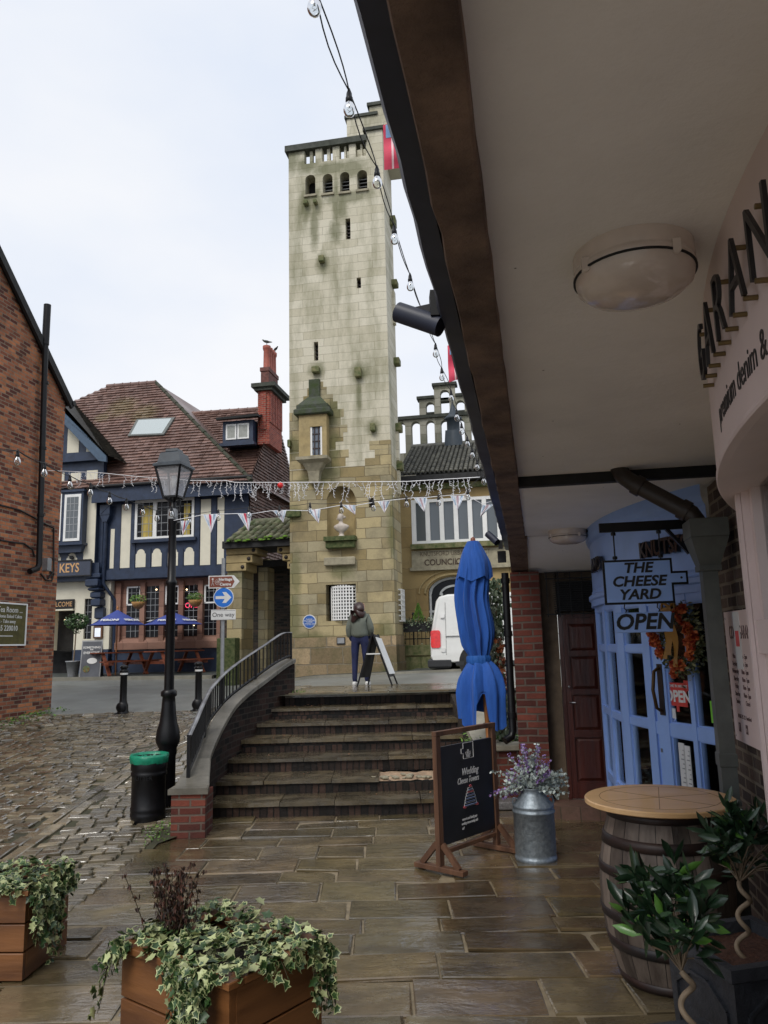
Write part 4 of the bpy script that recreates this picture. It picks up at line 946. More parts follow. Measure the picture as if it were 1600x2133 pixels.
# roof planes
zr_ = T(280, 797, 28.3)[1]; E0 = (24.55, zej+.02); E1 = (28.3, zr_)
Fn = Vector((0, -(E1[1]-E0[1]), (E1[0]-E0[0]))).normalized()
def onroof(px, py, e0, e1):
    nn = (V*0+U*(-(e1[1]-e0[1]))+Vector((0, 0, e1[0]-e0[0]))).normalized(); p0 = S2W((0, e0[0], e0[1])); r = ray(px, py)
    q = CAM+r*((p0-CAM).dot(nn)/r.dot(nn)); return W2S(q)
def tiles(m, poly, rowh, tw_, seed=1, th=.03, axis='s'):
    """small overlapping tiles laid over a planar polygon; poly in 3-D, rows run along the s (or t) axis"""
    rn = random.Random(seed); p = [Vector(q) for q in poly]; n = (p[1]-p[0]).cross(p[2]-p[0]).normalized()
    if n.z < 0 or (abs(n.z) < .05 and (n.y > 0 or n.x < 0)): n = -n
    e = Vector((1, 0, 0)) if axis == 's' else Vector((0, 1, 0)); e = (e-n*e.dot(n)).normalized()
    up = n.cross(e); up = up if up.z > 0 else -up
    o = p[0]; q2 = [((v_-o).dot(e), (v_-o).dot(up)) for v_ in p]
    v0, v1 = min(b for a, b in q2), max(b for a, b in q2); k_ = 0; v_ = v0
    while v_ < v1:
        vm = min(v_+rowh*.5, v1-1e-3); xs_ = []
        for (a, b), (c, d) in zip(q2, q2[1:]+q2[:1]):
            if (b-vm)*(d-vm) < 0: xs_.append(a+(c-a)*(vm-b)/(d-b))
        if len(xs_) >= 2:
            x0, x1 = min(xs_), max(xs_); x = x0-(tw_*.5 if k_ % 2 else 0)
            while x < x1:
                a, b = max(x, x0), min(x+tw_-.006, x1)
                if b-a > .01:
                    l = th*rn.uniform(.8, 1.5); P = lambda uu, vv, h: tuple(o+e*uu+up*vv+n*h)
                    m.add([P(a, v_, l), P(b, v_, l), P(b, v_+rowh*1.02, .004), P(a, v_+rowh*1.02, .004), P(a, v_, 0), P(b, v_, 0)], [(0, 1, 2, 3), (4, 5, 1, 0)], col=rn.choice([.40, .46, .5, .5, .54, .6])*rn.uniform(.93, 1.07))
                x += tw_
        v_ += rowh; k_ += 1
def roofpart(name, poly, mat, rowh=.17, tw_=.2, seed=1, axis='s', th=.045, back=True):
    m = MB(pb)
    if back: m.add([tuple(q) for q in poly], [tuple(range(len(poly)))], col=.2)
    tiles(m, poly, rowh, tw_, seed, th, axis); return m.build(name, M[mat], pb)
F_ = [onroof(*q, E0, E1) for q in ((110, 1017), (523, 1001), (325, 797), (223, 805), (140, 842), (110, 860))]
r1 = roofpart('roof', F_, 'roof_red', seed=4)
# hip side of that wing and the ridge tiles
hp = F_[1]; ht = F_[2]
m = MB(pb); m.add([hp, (hp[0], hp[1]+6, hp[2]), (ht[0]+.2, ht[1]+5, ht[2]), ht], [(0, 1, 2, 3)], col=.4); m.build('roof', M['roof_red'], pb)
m = MB(pb); nseg = 16
for i in range(nseg): a = Vector(hp).lerp(Vector(ht), i/nseg); b = Vector(hp).lerp(Vector(ht), (i+.96)/nseg); m.tube([a, b], [.09, .075], 8)
m.build('hip_tiles', plain('dark_mossy_hip', (.05, .045, .03), .8, col2=(.02, .03, .01), scale=4, bump=.5), pb)
def ridge(a, b, n_, r_=.11):
    m = MB(pb); a = Vector(a); b = Vector(b)
    for i in range(n_): m.tube([a.lerp(b, i/n_), a.lerp(b, (i+.9)/n_), a.lerp(b, (i+.9)/n_), a.lerp(b, (i+1)/n_)], [r_*.85, r_*.85, r_, r_], 10, col=.55)
    return m.build('ridge_tiles', M['roof_red'], pb)
ridge(F_[3], F_[2], 6); 
m = MB(pb); m.add([F_[3], F_[2], (F_[2][0], F_[2][1]+3, F_[2][2]-4), (F_[3][0], F_[3][1]+3, F_[3][2]-4)], [(0, 1, 2, 3)], col=.4); m.build('roof', M['roof_red'], pb)
# back roof with dormer
B0 = (25.6, zej+.15); B1 = (28.9, T(470, 856, 28.9)[1])
B_ = [onroof(*q, B0, B1) for q in ((380, 1010), (519, 1006), (548, 935), (566, 885), (556, 851), (385, 863), (300, 880))]
roofpart('roof', B_, 'roof_red', seed=9)
ridge(B_[5], B_[4], 9)
m = MB(pb); m.add([B_[5], B_[4], (B_[4][0], B_[4][1]+3.4, B_[4][2]-3.2), (B_[5][0], B_[5][1]+3.4, B_[5][2]-3.2)], [(0, 3, 2, 1)], col=.4); m.build('roof', M['roof_red'], pb)
# slate slope of the left gable
v0 = P3(122, 832, 24.25); v1 = P3(224, 948, 24.25); v2 = onroof(263, 968, E0, E1); v3 = onroof(152, 838, E0, E1)
v2 = (v2[0], v2[1]-.05, v2[2]+.05)
roofpart('slate_roof', [v1, v2, v3, v0], 'roof_slate', .1, .16, seed=6, axis='t')
m = MB(pb); m.add([v0, v3, (v0[0]-2.5, v3[1], v0[2]-2.6), (v0[0]-2.5, 24.25, v0[2]-2.6)], [(0, 1, 2, 3)], col=.4); m.build('slate_roof', M['roof_slate'], pb)
# skylight
sk4 = [onroof(*q, E0, E1) for q in ((268, 912), (343, 909), (366, 873), (287, 877))]
fn = Vector((0, -(E1[1]-E0[1]), E1[0]-E0[0])).normalized()
def lift(q, h): return tuple(Vector(q)+fn*h)
m = MB(pb); m.add([lift(q, h) for h in (0, .1) for q in sk4], [(4, 5, 6, 7), (0, 1, 5, 4), (1, 2, 6, 5), (2, 3, 7, 6), (3, 0, 4, 7)]); skf = m.build('skylight', M['greypipe'], pb)
c_ = sum((Vector(q) for q in sk4), Vector())/4; m = MB(pb); m.add([lift(c_.lerp(Vector(q), .86), .106) for q in sk4], [(0, 1, 2, 3)]); m.build('pane', glassy('skylight_pane', (.45, .5, .5), .05), skf)
# dormer
DT = 26.2; a, b, c, d = R(464, 876, 527, 925, DT); m = MB(pb); m.box(a, b, DT, 28, c, d); dm = m.build('dormer', M['navy'], pb)
m = MB(pb); m.box(a-.12, b+.1, DT-.15, DT+.1, c-.08, c+.03); m.build('window_sill', M['navy'], dm)
m = MB(pb); zz = T(495, 863, DT)[1]; m.prism([(a-.15, d), (b+.3, d+.03), (b+.3, d+.12), (a-.15, d+.09)], DT-.3, DT-.2)
m.add([(a-.15, DT-.2, d+.08), (b+.3, DT-.2, d+.1), (b+.2, DT+1.8, d+.75), (a+.2, DT+1.8, d+.75), (a-.15, DT-.2, d), (b+.3, DT-.2, d)], [(0, 1, 2, 3), (4, 5, 1, 0), (4, 0, 3), (5, 2, 1)]); m.build('dormer_roof', M['roof_slate'], dm)
for q in ((471, 884, 493, 916), (495, 882, 519, 914)):
    a2, b2, c2, d2 = R(*q, DT); m = MB(pb); m.box(a2, b2, DT-.03, DT-.002, c2, d2); rt = m.build('window_frame', M['white'], dm); MB(pb).box(a2+.06, b2-.06, DT-.034, DT-.031, c2+.06, d2-.06).build('pane', plain('pale_blind', (.34, .35, .32), .3), rt)
# tile-hung gable end with chimney
GS = sR
gy = [(25.0, 3.5), (25.0, SS(523, 1004, GS)[1]), SS(562, 885, GS), SS(585, 905, GS), SS(606, 990, GS), (31, SS(606, 990, GS)[1]-1.6), (31, 3.5)]
gy = [(max(25.0, q[0]), q[1]) for q in gy]
poly = [(GS+.02, q[0], q[1]) for q in gy]
roofpart('tile_hung_gable', poly, 'roof_wall', .12, .18, 3, 't')
m = MB(pb); m.box(GS-.3, GS+.03, PT+.1, 31, .7, 3.6); m.build('side_wall', M['brick_dark'], pb)
ca, cb, cc, cd = R(537, 835, 561, 895, 26.5)
tb = SS(587, 850, cb)[0]; tb = min(tb, 30.0)
ch = MB(pb); zc1 = T(548, 808, 26.5)[1]; ch.box(ca, cb, 26.5, tb, cc-.55, zc1)
for i in range(5): tt_ = 26.5+(tb-26.5)*(i+.5)/5; ch.box(cb-.01, cb+.035, tt_-.12, tt_+.12, cc+.3, zc1-.1)
ch.box(ca+.12, cb-.12, 26.44, 26.52, cc, zc1-.2); chm = ch.build('chimney', M['brick_chim'], pb)
m = MB(pb); m.box(ca-.2, cb+.28, 26.3, tb+.25, zc1, zc1+.15); m.box(ca-.1, cb+.14, 26.38, tb+.15, zc1-.12, zc1+.001); m.build('chimney_cap', M['darkcap'], chm)
m = MB(pb); m.box(ca+.08, cb-.06, 26.6, tb-.3, zc1+.15, zc1+.7); m.box(ca+.05, cb-.03, 26.57, tb-.27, zc1+.7, zc1+.85); m.build('chimney_top', plain('sooty_brick', (.13, .05, .04), .8, var=.4), chm)
for i in range(4):
    tt_ = 26.85+i*(tb-27.2)/3.2; m = MB(pb); x = (ca+cb)/2; z = zc1+.84
    m.lathe([(.17, 0), (.16, .06), (.13, .1), (.12, .75), (.14, .8), (.155, .84), (.155, .95), (.11, .97), (.10, .6)], 14, (x, tt_, z)); m.build('chimney_pot', M['brick_chim'] if 0 else plain('terracotta_pot', (.33, .09, .06), .7, var=.2), chm)
zp = zc1+.84+.97
bird('pigeon', 'grey pigeon on the nearest chimney pot', ((ca+cb)/2, 26.85, zp), .36, group='birds on the chimney pots', mat='darkcap')
bird('pigeon', 'dark pigeon on the furthest chimney pot', ((ca+cb)/2+.1, 26.85+3*(tb-27.2)/3.2, zp), .3, rot=2.6, group='birds on the chimney pots')
# corner corbels, pipes
m = MB(pb)
for i, (y0, y1, o_, w_) in enumerate(((1196, 1207, .42, 16), (1208, 1224, .5, 13), (1225, 1232, .42, 12), (1233, 1247, .34, 11), (1248, 1264, .38, 10), (1265, 1290, .2, 10))):
    a, b, c, d = R(205-w_+i*1.6, y0, 205+w_+i*1.2, y1, 25.1); m.box(a, b, 25.1-o_, 25.12, c, d, bev=.05)
m.build('carved_bracket', M['navy'], pb)
m = MB(pb); a, b, c, d = R(215, 1054, 235, 1074, PT); m.box(a, b, PT-.22, PT, c, d); m.prism([((a+b)/2-.08, c-.25), ((a+b)/2+.08, c-.25), (b, c), (a, c)], PT-.2, PT); x = (a+b)/2
m.tube([(x, PT-.12, c-.2), (x-.02, PT-.12, zj-.1), (x+.25, GT-.1, zj-.7), (x+.3, GT-.1, .95)], .065, 10)
m.bar((a+.04, PT-.225, c+.04), (b-.04, PT-.225, d-.04), .02, .02); m.bar((a+.04, PT-.225, d-.04), (b-.04, PT-.225, c+.04), .02, .02); m.build('downpipe', M['navy'], pb)
# signs on the pub
a, b, c, d = R(70, 1170, 190.6, 1200, LT-.1)
ks = thing('name_board', 'slate blue board with gilt letters KEYS above the pub door', 'sign', ((a+b)/2, LT-.1, c))
w_ = b-a; h_ = d-c; MB().box(-w_/2, w_/2, -.05, .06, 0, h_).build('board', M['keysboard'], ks)
m = MB(); m.box(-w_/2-.03, w_/2+.03, -.08, -.051, h_, h_+.04); m.box(-w_/2-.03, w_/2+.03, -.08, -.051, -.04, 0); m.box(w_/2, w_/2+.03, -.08, -.051, 0, h_); m.build('trim', M['blackmatt'], ks)
kx = T(146, 1185, LT-.1)[0]-(a+b)/2
text('lettering', 'KEYS', h_*.88, M['goldletter'], ks, (kx, -.052, h_*.5), sx=.78, depth=.008, bold=.006)
text('lettering', 'CROSS', h_*.88, M['goldletter'], ks, (kx-1.28, -.052, h_*.5), sx=.78, depth=.008, bold=.006)
a, b, c, d = R(98, 1249, 154, 1268, 25.05)
ks = thing('welcome_board', 'black board reading welcome over the dark pub doorway', 'sign', ((a+b)/2, 25.05, c)); w_ = b-a; h_ = d-c
MB().box(-w_/2, w_/2, -.03, .04, 0, h_).build('board', M['blackmatt'], ks); text('lettering', 'WELCOME', h_*.75, M['goldletter'], ks, (.0, -.032, h_*.45), sx=.82, depth=.004)
MB().box(-w_/2, w_/2, -.05, .04, -.07, -.02).build('lintel', M['cream'], ks)
a, b, c, d = R(197, 1304, 215, 1330, 25.1)
ks = thing('menu_case', 'small lit menu case with wooden frame beside the narrow pub window', 'menu', ((a+b)/2, 25.1, c)); w_ = b-a; h_ = d-c
m = MB(); m.box(-w_/2, w_/2, -.08, .0, 0, h_, bev=.015); m.build('case', M['framewood'], ks); MB().box(-w_/2+.055, w_/2-.055, -.085, -.081, .06, h_-.07).build('menu_sheet', plain('lit_paper', (.75, .8, .9), .5, emit=.35), ks)
pubwindow(175, 1247, 191, 1331, 25.2, 1, cols=2, rows_=6, frame=False)
for i, (x0, x1, yb) in enumerate(((264, 293.7, 1328), (304.7, 333, 1327), (344.6, 374, 1326), (384.4, 413, 1325), (426, 454.6, 1323))):
    rt, (a, b, c, d) = pubwindow(x0, 1222-i, x1, yb, GT, 1, cols=3, rows_=8, frame=False, bars=.008)
    if i % 2 == 0:
        zc_ = d-(d-c)*.37; m = MB(pb)
        for q in ((a, a+.06, zc_, d), (b-.06, b, zc_, d), (a, b, d-.05, d), (a, b, zc_, zc_+.05)): m.box(q[0], q[1], GT-.05, GT-.024, q[2], q[3])
        m.build('window_frame', M['white'], rt)
for px in (249, 299, 339, 379, 419.5, 459):   # stone mullions with splayed feet
    a, b, c, d = R(px-5, 1215, px+5, 1330, GT); m = MB(pb); m.box(a, b, GT-.12, GT, c-.15, T(340, 1212, GT)[1]); m.prism([(a+.02, c-.35), (b-.02, c-.35), (b+.0, c-.1), (a, c-.1)], GT-.13, GT); m.build('mullion', M['stone_red'], pb)
m = MB(pb); a, b, c, d = R(243, 1329, 461, 1351, GT); m.add([(a, GT-.16, c), (b, GT-.16, c), (b, GT-.16, d-.14), (a, GT-.16, d-.14), (b, GT, d), (a, GT, d)], [(0, 1, 2, 3), (3, 2, 4, 5)]); m.box(a, b, GT-.155, GT, c-.01, d-.15); m.build('window_sill', M['stone_red'], pb)
m = MB(pb)
for _ in range(1): m.box(sL, dx1+.6, 24.6, 25.2, .7, T(130, 1406, 25)[1]+.0)
m.build('door_step', M['stone'], pb)
for x, y in ((115, 1290), (136, 1293)):
    q = P3(x, y, 25.6); m = MB(pb); m.lathe([(.001, -.05), (.05, -.03), (.055, 0), (.04, .035), (.001, .05)], 10, q); m.build('wall_light', M['glow'], pb)
for x, y in ((326, 1228), (389, 1228), (410, 1255), (404, 1302)):
    q = P3(x, y, GT-.03); m = MB(pb); m.lathe([(.001, -.03), (.028, -.015), (.03, 0), (.02, .02), (.001, .03)], 8, q); m.build('wall_light', M['glow'], pb)
q = P3(404, 1261, GT-.013); text('neon_sign', 'OPEN', .26, plain('neon_red', (.9, .05, .12), .5, emit=.9), pb, (q[0]-BASE[pb.name][0], q[1]-BASE[pb.name][1], q[2]-BASE[pb.name][2]), depth=.003)
# ------------------------------------------------------------------ gateway between pub and tower
GA = 19.9
ga = thing('stone_gateway', 'golden stone gateway roofed with mossy pantiles left of the tower', 'gateway', (-7.9, GA, 1.0))
a, b, c, d = R(473, 1140, 502, 1400, GA); zl = T(490, 1140, GA)[1]
m = MB(ga); m.box(a, b+.02, GA, GA+.9, .8, zl); m.box(b+.021, b+.3, GA+1.3, GA+1.9, .8, zl-.2)
m.build('pillar', M['stone_gold'], ga)
m = MB(ga); q = R(462, 1329, 499, 1410, GA); m.box(q[0], q[1], GA-.35, GA+.3, .7, q[3], bev=.02); m.build('pillar_foot', M['moss'], ga)
for side, lst in ((0, ((473, 1140, 537, 1155), (473, 1157, 527, 1173), (473, 1174, 514, 1190))), (1, ((579, 1139, 606, 1152), (590, 1154, 606, 1168), (600, 1170, 606, 1185)))):
    for q in lst:
        a2, b2, c2, d2 = R(*q, GA); m = MB(ga); m.box(a2, b2, GA-.06, GA+.8, c2, d2, bev=.012); cb_ = m.build('corbel', M['gold'], ga)
        x = b2-.1 if side == 0 else a2+.1; m = MB(ga); m.lathe([(.055, 0), (.05, .02), (.001, .035)], 10, (0, 0, 0))
        m.v = [(x+p[0], GA-.06-p[2], (c2+d2)/2+p[1]) for p in m.v]; m.off = BASE[ga.name]; m.build('boss', M['hoop'], cb_)
a, b, c, d = R(470, 1124, 606, 1139, GA-.25); m = MB(ga); m.box(a-.1, b+.1, GA-.25, GA+1.2, c, d); m.build('eaves_beam', M['blackmatt'], ga)
pa = Vector(P3(470, 1129, GA-.3)); pb2 = Vector(P3(606, 1127, GA-.3)); zt_ = 1.0
def pan(m, a0, a1, t0, z0, t1, z1, n_, rows_, r_=.075, seed=1, col=None, skew=0):
    rn = random.Random(seed)
    for i in range(n_):
        x = a0+(a1-a0)*(i+.5)/n_
        for j in range(rows_):
            u0, u1 = j/rows_, (j+1.08)/rows_; f = lambda u: Vector((x+skew*u, t0+(t1-t0)*u, z0+(z1-z0)*u))
            p, q = f(u0), f(u1); d_ = (q-p).normalized(); up = Vector((1, 0, 0)).cross(d_); up = up if up.z > 0 else -up
            vs = []
            for pt, rr2, lf in ((p, r_, .028), (q, r_*.85, 0)):
                for k in range(7): an = math.pi*k/6; vs.append(pt+Vector((math.cos(an)*rr2, 0, 0))+up*(math.sin(an)*rr2+lf))
            for pt in (p,):
                for k in range(7): an = math.pi*k/6; vs.append(pt+Vector((math.cos(an)*rr2*.9, 0, 0))+up*(math.sin(an)*rr2*.8))
            m.add(vs, [(k, k+1, k+8, k+7) for k in range(6)]+[(k+14, k+15, k+1, k) for k in range(6)], True, col=rn.uniform(.3, .7) if col is None else col)
ztt = T(560, 1088, GA+.75)[1]
m = MB(ga); m.add([(pa.x-.05, GA-.3, pa.z-.01), (pb2.x+.1, GA-.3, pa.z-.01), (pb2.x+.1, GA+.75, ztt-.02), (pa.x+.45, GA+.75, ztt-.02)], [(0, 1, 2, 3)], col=.25)
pan(m, pa.x, pb2.x+.05, GA-.3, pa.z, GA+.75, ztt, 9, 4, .085, skew=.25, seed=5); 
m.tube([(pa.x+.4, GA+.78, ztt+.03), (pb2.x+.1, GA+.78, ztt+.03)], .1, 10, col=.5); m.build('pantile_roof', M['mosspan'], ga)
m = MB(ga); rn = random.Random(4)
for _ in range(26):
    x = rn.uniform(pa.x, pb2.x); s_ = rn.uniform(.03, .08); m.lathe([(s_, 0), (s_*.8, s_*.5), (.001, s_*.8)], 7, (x, GA-.33, pa.z+rn.uniform(-.02, .07)))
m.build('moss_clumps', plain('bright_moss', (.10, .2, .015), .95, var=.5, scale=30, bump=1), ga)
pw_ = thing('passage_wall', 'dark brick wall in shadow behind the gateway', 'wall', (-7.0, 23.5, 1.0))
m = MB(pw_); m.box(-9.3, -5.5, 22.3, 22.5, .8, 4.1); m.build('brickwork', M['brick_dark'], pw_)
m = MB(pw_); m.box(-8.6, -5.9, 21.0, 22.6, 4.12, 4.3); m.build('passage_light_blocker', M['blackmatt'], pw_)  # slab added over the passage to block light and darken it
# ------------------------------------------------------------------ council offices right of the tower
CT = 22.5
co = thing('council_offices', 'golden stone council offices with grey pantile roof right of the tower', 'building', (-1.0, CT, 1.0))
cw = R(862, 1037, 1040, 1130, CT); ar = R(893, 1200, 1004, 1345, CT); zev = T(900, 990, CT)[1]
m = MB(co); wallgrid(m, -3.7, 2.6, .8, zev, CT, [(cw[0], cw[1], cw[2], cw[3], .12), (ar[0], ar[1], ar[2], ar[3], .3)], .2); arch_fill(m, ar[0], ar[1], ar[2], ar[3], CT, CT+.2, 10, .62)
m.add([(2.6, CT, .8), (2.6, 27, .8), (2.6, 27, zev), (2.6, CT, zev)], [(0, 1, 2, 3)]); m.add([(-3.7, CT, .8), (-3.7, 27, .8), (-3.7, 27, zev), (-3.7, CT, zev)], [(0, 3, 2, 1)])
m.build('sandstone_wall', masonry('council_sandstone', (.30, .21, .09), (.38, .28, .13), (.22, .16, .08), 1.1, .62, .008, dirt=(.12, .1, .06), dirtamt=.45, vary=.14, bump=.3), co)
rt = MB(co).box(cw[0], cw[1], CT+.07, CT+.1, cw[2], cw[3]).build('window', M['glassgrey'], co)
m = MB(co); n_ = 6; w_ = (cw[1]-cw[0])/n_
for i in range(n_+1): x = cw[0]+w_*i; m.box(x-.065, x+.065, CT-.03, CT+.065, cw[2], cw[3])
for i in range(n_): m.box(cw[0]+w_*i+.066, cw[0]+w_*(i+1)-.066, CT-.02, CT+.064, cw[2], cw[2]+.09); m.box(cw[0]+w_*i+.066, cw[0]+w_*(i+1)-.066, CT-.02, CT+.064, cw[3]-.09, cw[3])
m.build('window_frame', M['white'], rt)
m = MB(co); m.box(cw[0]-.1, cw[1]+.1, CT-.18, CT, cw[2]-.16, cw[2]-.01); m.box(-3.7, 2.6, CT-.12, CT, T(900, 1017, CT)[1]-.05, T(900, 1010, CT)[1]); m.build('green_ledge', M['mossy'], co)
fz = R(858, 1143, 1100, 1178, CT); m = MB(co); m.box(fz[0], fz[1], CT-.05, CT, fz[2], fz[3]); m.box(fz[0]-.05, fz[1]+.05, CT-.13, CT, fz[2]-.1, fz[2]-.002); m.build('name_frieze', M['stone'], co)
bx = BASE[co.name]; zm = (fz[2]+fz[3])/2
letd = plain('carved_letters', (.07, .045, .03), .8)
q = T(944, 1160, CT)
text('lettering', 'COUNCIL', .25, letd, co, (T(919, 1160, CT)[0]-bx[0], -.052, zm-.12-bx[2]), depth=.008, sx=.9, bold=.004); text('lettering', 'OFFICES', .25, letd, co, (T(979, 1160, CT)[0]-bx[0], -.052, zm-.12-bx[2]), depth=.008, sx=.9, bold=.004)
text('lettering', 'KNUTSFORD URBAN DISTRICT', .19, plain('faint_letters', (.12, .09, .06), .8), co, (T(948, 1150, CT)[0]-bx[0], -.052, zm+.14-bx[2]), depth=.008, sx=.78)
rt = MB(co).box(ar[0], ar[1], CT+.22, CT+.25, ar[2], ar[3]).build('window', M['glass'], co)
m = MB(co); cxa = (ar[0]+ar[1])/2; ra = (ar[1]-ar[0])/2
def archbar(m, r0, zc_, y, w_, kz=.62, n=16):
    pts = [(cxa+r0*math.cos(math.pi*i/n), y, zc_+r0*kz*math.sin(math.pi*i/n)) for i in range(n+1)]
    for p, q2 in zip(pts, pts[1:]): m.bar(p, q2, w_, w_, up=(0, 1, 0))
zs_ = ar[3]-ra*.62; archbar(m, ra-.05, zs_, CT+.18, .08); archbar(m, ra*.55, zs_-.05, CT+.18, .06)
for x in (ar[0]+.05, ar[1]-.05, cxa-ra*.5, cxa+ra*.5): m.box(x-.03, x+.03, CT+.14, CT+.21, ar[2], zs_)
m.box(ar[0], ar[1], CT+.15, CT+.2, zs_-.55, zs_-.49); m.build('window_frame', plain('grey_white_frame', (.5, .52, .52), .5), rt)
m = MB(co)
for rr2, o_ in ((ra+.08, .05), (ra+.26, .03)): 
    pts = [(cxa+rr2*math.cos(math.pi*i/16), CT-o_/2, zs_+rr2*.64*math.sin(math.pi*i/16)) for i in range(17)]
    for p, q2 in zip(pts, pts[1:]): m.bar(p, q2, o_, .07, up=(0, 1, 0))
m.build('arch_moulding', M['gold'], co)
# pantile roof
zt2 = T(900, 930, 25.4)[1]
m = MB(co); m.add([(-3.7, 22.2, zev-.02), (2.8, 22.2, zev-.02), (2.8, 25.4, zt2-.05), (-3.7, 25.4, zt2-.05)], [(0, 1, 2, 3)], col=.2); pan(m, -3.7, 2.8, 22.15, zev, 25.4, zt2, 46, 15, .062, seed=8)
m.tube([(-3.7, 25.45, zt2+.03), (2.8, 25.45, zt2+.03)], .1, 10, col=.7); m.build('pantile_roof', M['pantile'], co)
m = MB(co); m.add([(-3.7, 25.5, zt2), (2.8, 25.5, zt2), (2.8, 27, zt2-1.2), (-3.7, 27, zt2-1.2)], [(0, 1, 2, 3)], col=.2); m.build('back_slope', M['pantile'], co)
m = MB(co); m.box(-3.7, 2.8, 22.1, 22.5, zev-.25, zev-.06); m.build('gutter', M['blackmatt'], co)
# arcaded stepped parapet
AT = 26.5
def zz6(x, y): return 800+x*.2344, 560+y*.2344
def rz6(x0, y0, x1, y1): a, b = zz6(x0, y0); c, d = zz6(x1, y1); return R(a, b, c, d, AT)
m = MB(co)
b0 = rz6(100, 1315, 1000, 1700); hs = [rz6(*q) for q in ((120, 1365, 190, 1640), (245, 1355, 322, 1640), (377, 1348, 452, 1640), (508, 1340, 585, 1640), (642, 1330, 718, 1640), (775, 1322, 850, 1640))]
wallgrid(m, b0[0], b0[1], b0[2]-1.5, b0[3], AT, [(*h, .3) for h in hs], .3)
for h in hs: arch_fill(m, h[0], h[1], h[2], h[3], AT, AT+.3)
b1 = rz6(312, 1140, 790, 1312); h1 = [rz6(*q) for q in ((372, 1183, 445, 1290), (500, 1072, 580, 1285), (640, 1165, 715, 1275))]
b2 = rz6(442, 1034, 632, 1140)
ha = h1[1]; wallgrid(m, b1[0], b1[1], b0[3]+.05, b1[3], AT+.03, [(*h1[0], .3), (ha[0], ha[1], ha[2], b1[3], .3), (*h1[2], .3)], .3)
wallgrid(m, b2[0], b2[1], b1[3], b2[3], AT+.03, [(ha[0], ha[1], b1[3], ha[3], .3)], .3)
for h in h1: arch_fill(m, h[0], h[1], h[2], h[3], AT+.03, AT+.3)
m.build('arcaded_parapet', masonry('grey_parapet_stone', (.24, .23, .18), (.40, .38, .31), (.2, .18, .13), .6, .33, .01, dirt=(.1, .12, .06), dirtamt=.6, vary=.12), co)
m = MB(co); m.box(b0[0], b0[1], AT-.08, AT+.4, b0[3], b0[3]+.12); m.box(b1[0]-.08, b1[0]+(b2[0]-b1[0]), AT-.05, AT+.4, b1[3], b1[3]+.1); m.box(b2[1], b1[1]+.08, AT-.05, AT+.4, b1[3], b1[3]+.1); m.box(b2[0]-.06, b2[1]+.06, AT-.05, AT+.4, b2[3], b2[3]+.1)
for h in h1: m.box(h[0], h[1], AT+.05, AT+.33, h[3]-.42, h[3]-.36)
m.build('parapet_coping', M['darkcap'], co)
# ventilator
q = T(946, 926, 25.4); vt = MB(co); vt.lathe([(.42, -.1), (.36, .45)], 4, (q[0], 25.4, q[1])); vt.v = [(q[0]+(p[0]-q[0])*math.cos(.78)-(p[1]-25.4)*math.sin(.78), 25.4+(p[0]-q[0])*math.sin(.78)+(p[1]-25.4)*math.cos(.78), p[2]) for p in vt.v]
vt.lathe([(.22, .4), (.22, .85), (.3, .87), (.3, .93), (.16, 1.05), (.09, 1.25), (.03, 1.45), (.03, 1.6)], 16, (q[0], 25.4, q[1])); vt.build('roof_ventilator', plain('blue_grey_lead', (.045, .06, .075), .5), co)
# yard wall, railings, window box, conifer
YT = 20.75
yw = thing('yard_wall', 'low mossy stone wall carrying black railings between tower and van', 'wall', (-2.6, YT, 1.0))
a, b, c, d = R(824, 1343, 960, 1400, YT); m = MB(yw)
x = a; rn = random.Random(3)
while x < 1.0: w_ = rn.uniform(.6, 1.0); m.box(x, x+w_-.01, YT, YT+.3, 1.0, d-.3, bev=.02); m.box(x-.02, x+w_-.02, YT-.03, YT+.33, d-.29, d, bev=.02); x += w_
m.build('wall_stones', M['mossy'], yw)
yr = thing('yard_railings', 'black iron railings on the low mossy wall beside the tower', 'railing', (-2.6, YT+.1, d), group=None)
zr2 = T(860, 1290, YT)[1]; m = MB(yr); m.box(a, a+3.2, YT+.14, YT+.17, d+.15, d+.18); m.box(a, a+3.2, YT+.14, YT+.17, zr2-.1, zr2-.07); m.build('rail', M['black'], yr)
x = a+.05; k_ = 0
while x < a+3.2:
    m = MB(yr); big = k_ % 9 == 4; r_ = .022 if big else .009
    m.tube([(x, YT+.155, d-.02), (x, YT+.155, zr2+(.12 if big else .0))], r_, 6); m.lathe([(r_*1.6, 0), (r_*1.8, .03), (.001, .09)], 6, (x, YT+.155, zr2+(.12 if big else .0))); m.build('post' if big else 'baluster', M['black'], yr); x += .11; k_ += 1
wbx = thing('window_box', 'black trough of trailing plants hung on the yard railings', 'planter', (T(872, 1305, YT-.1)[0], YT-.1, T(872, 1312, YT-.1)[1]))
def leafball(m, c, rx, ry, rz, n, size, rn, kind='ellipse', flat=.3, tone=(0, 1), shell=.5):
    for _ in range(n):
        while True:
            p = Vector((rn.uniform(-1, 1), rn.uniform(-1, 1), rn.uniform(-1, 1)))
            if shell <= p.length <= 1: break
        if noise.noise(p*2.2+Vector((c[0]*3, c[1]*3, c[2]*3))) < -.22: continue
        q = Vector((c[0]+p.x*rx, c[1]+p.y*ry, c[2]+p.z*rz)); leaf(m, q, size*rn.uniform(.7, 1.25), rn, rn.uniform(*tone))
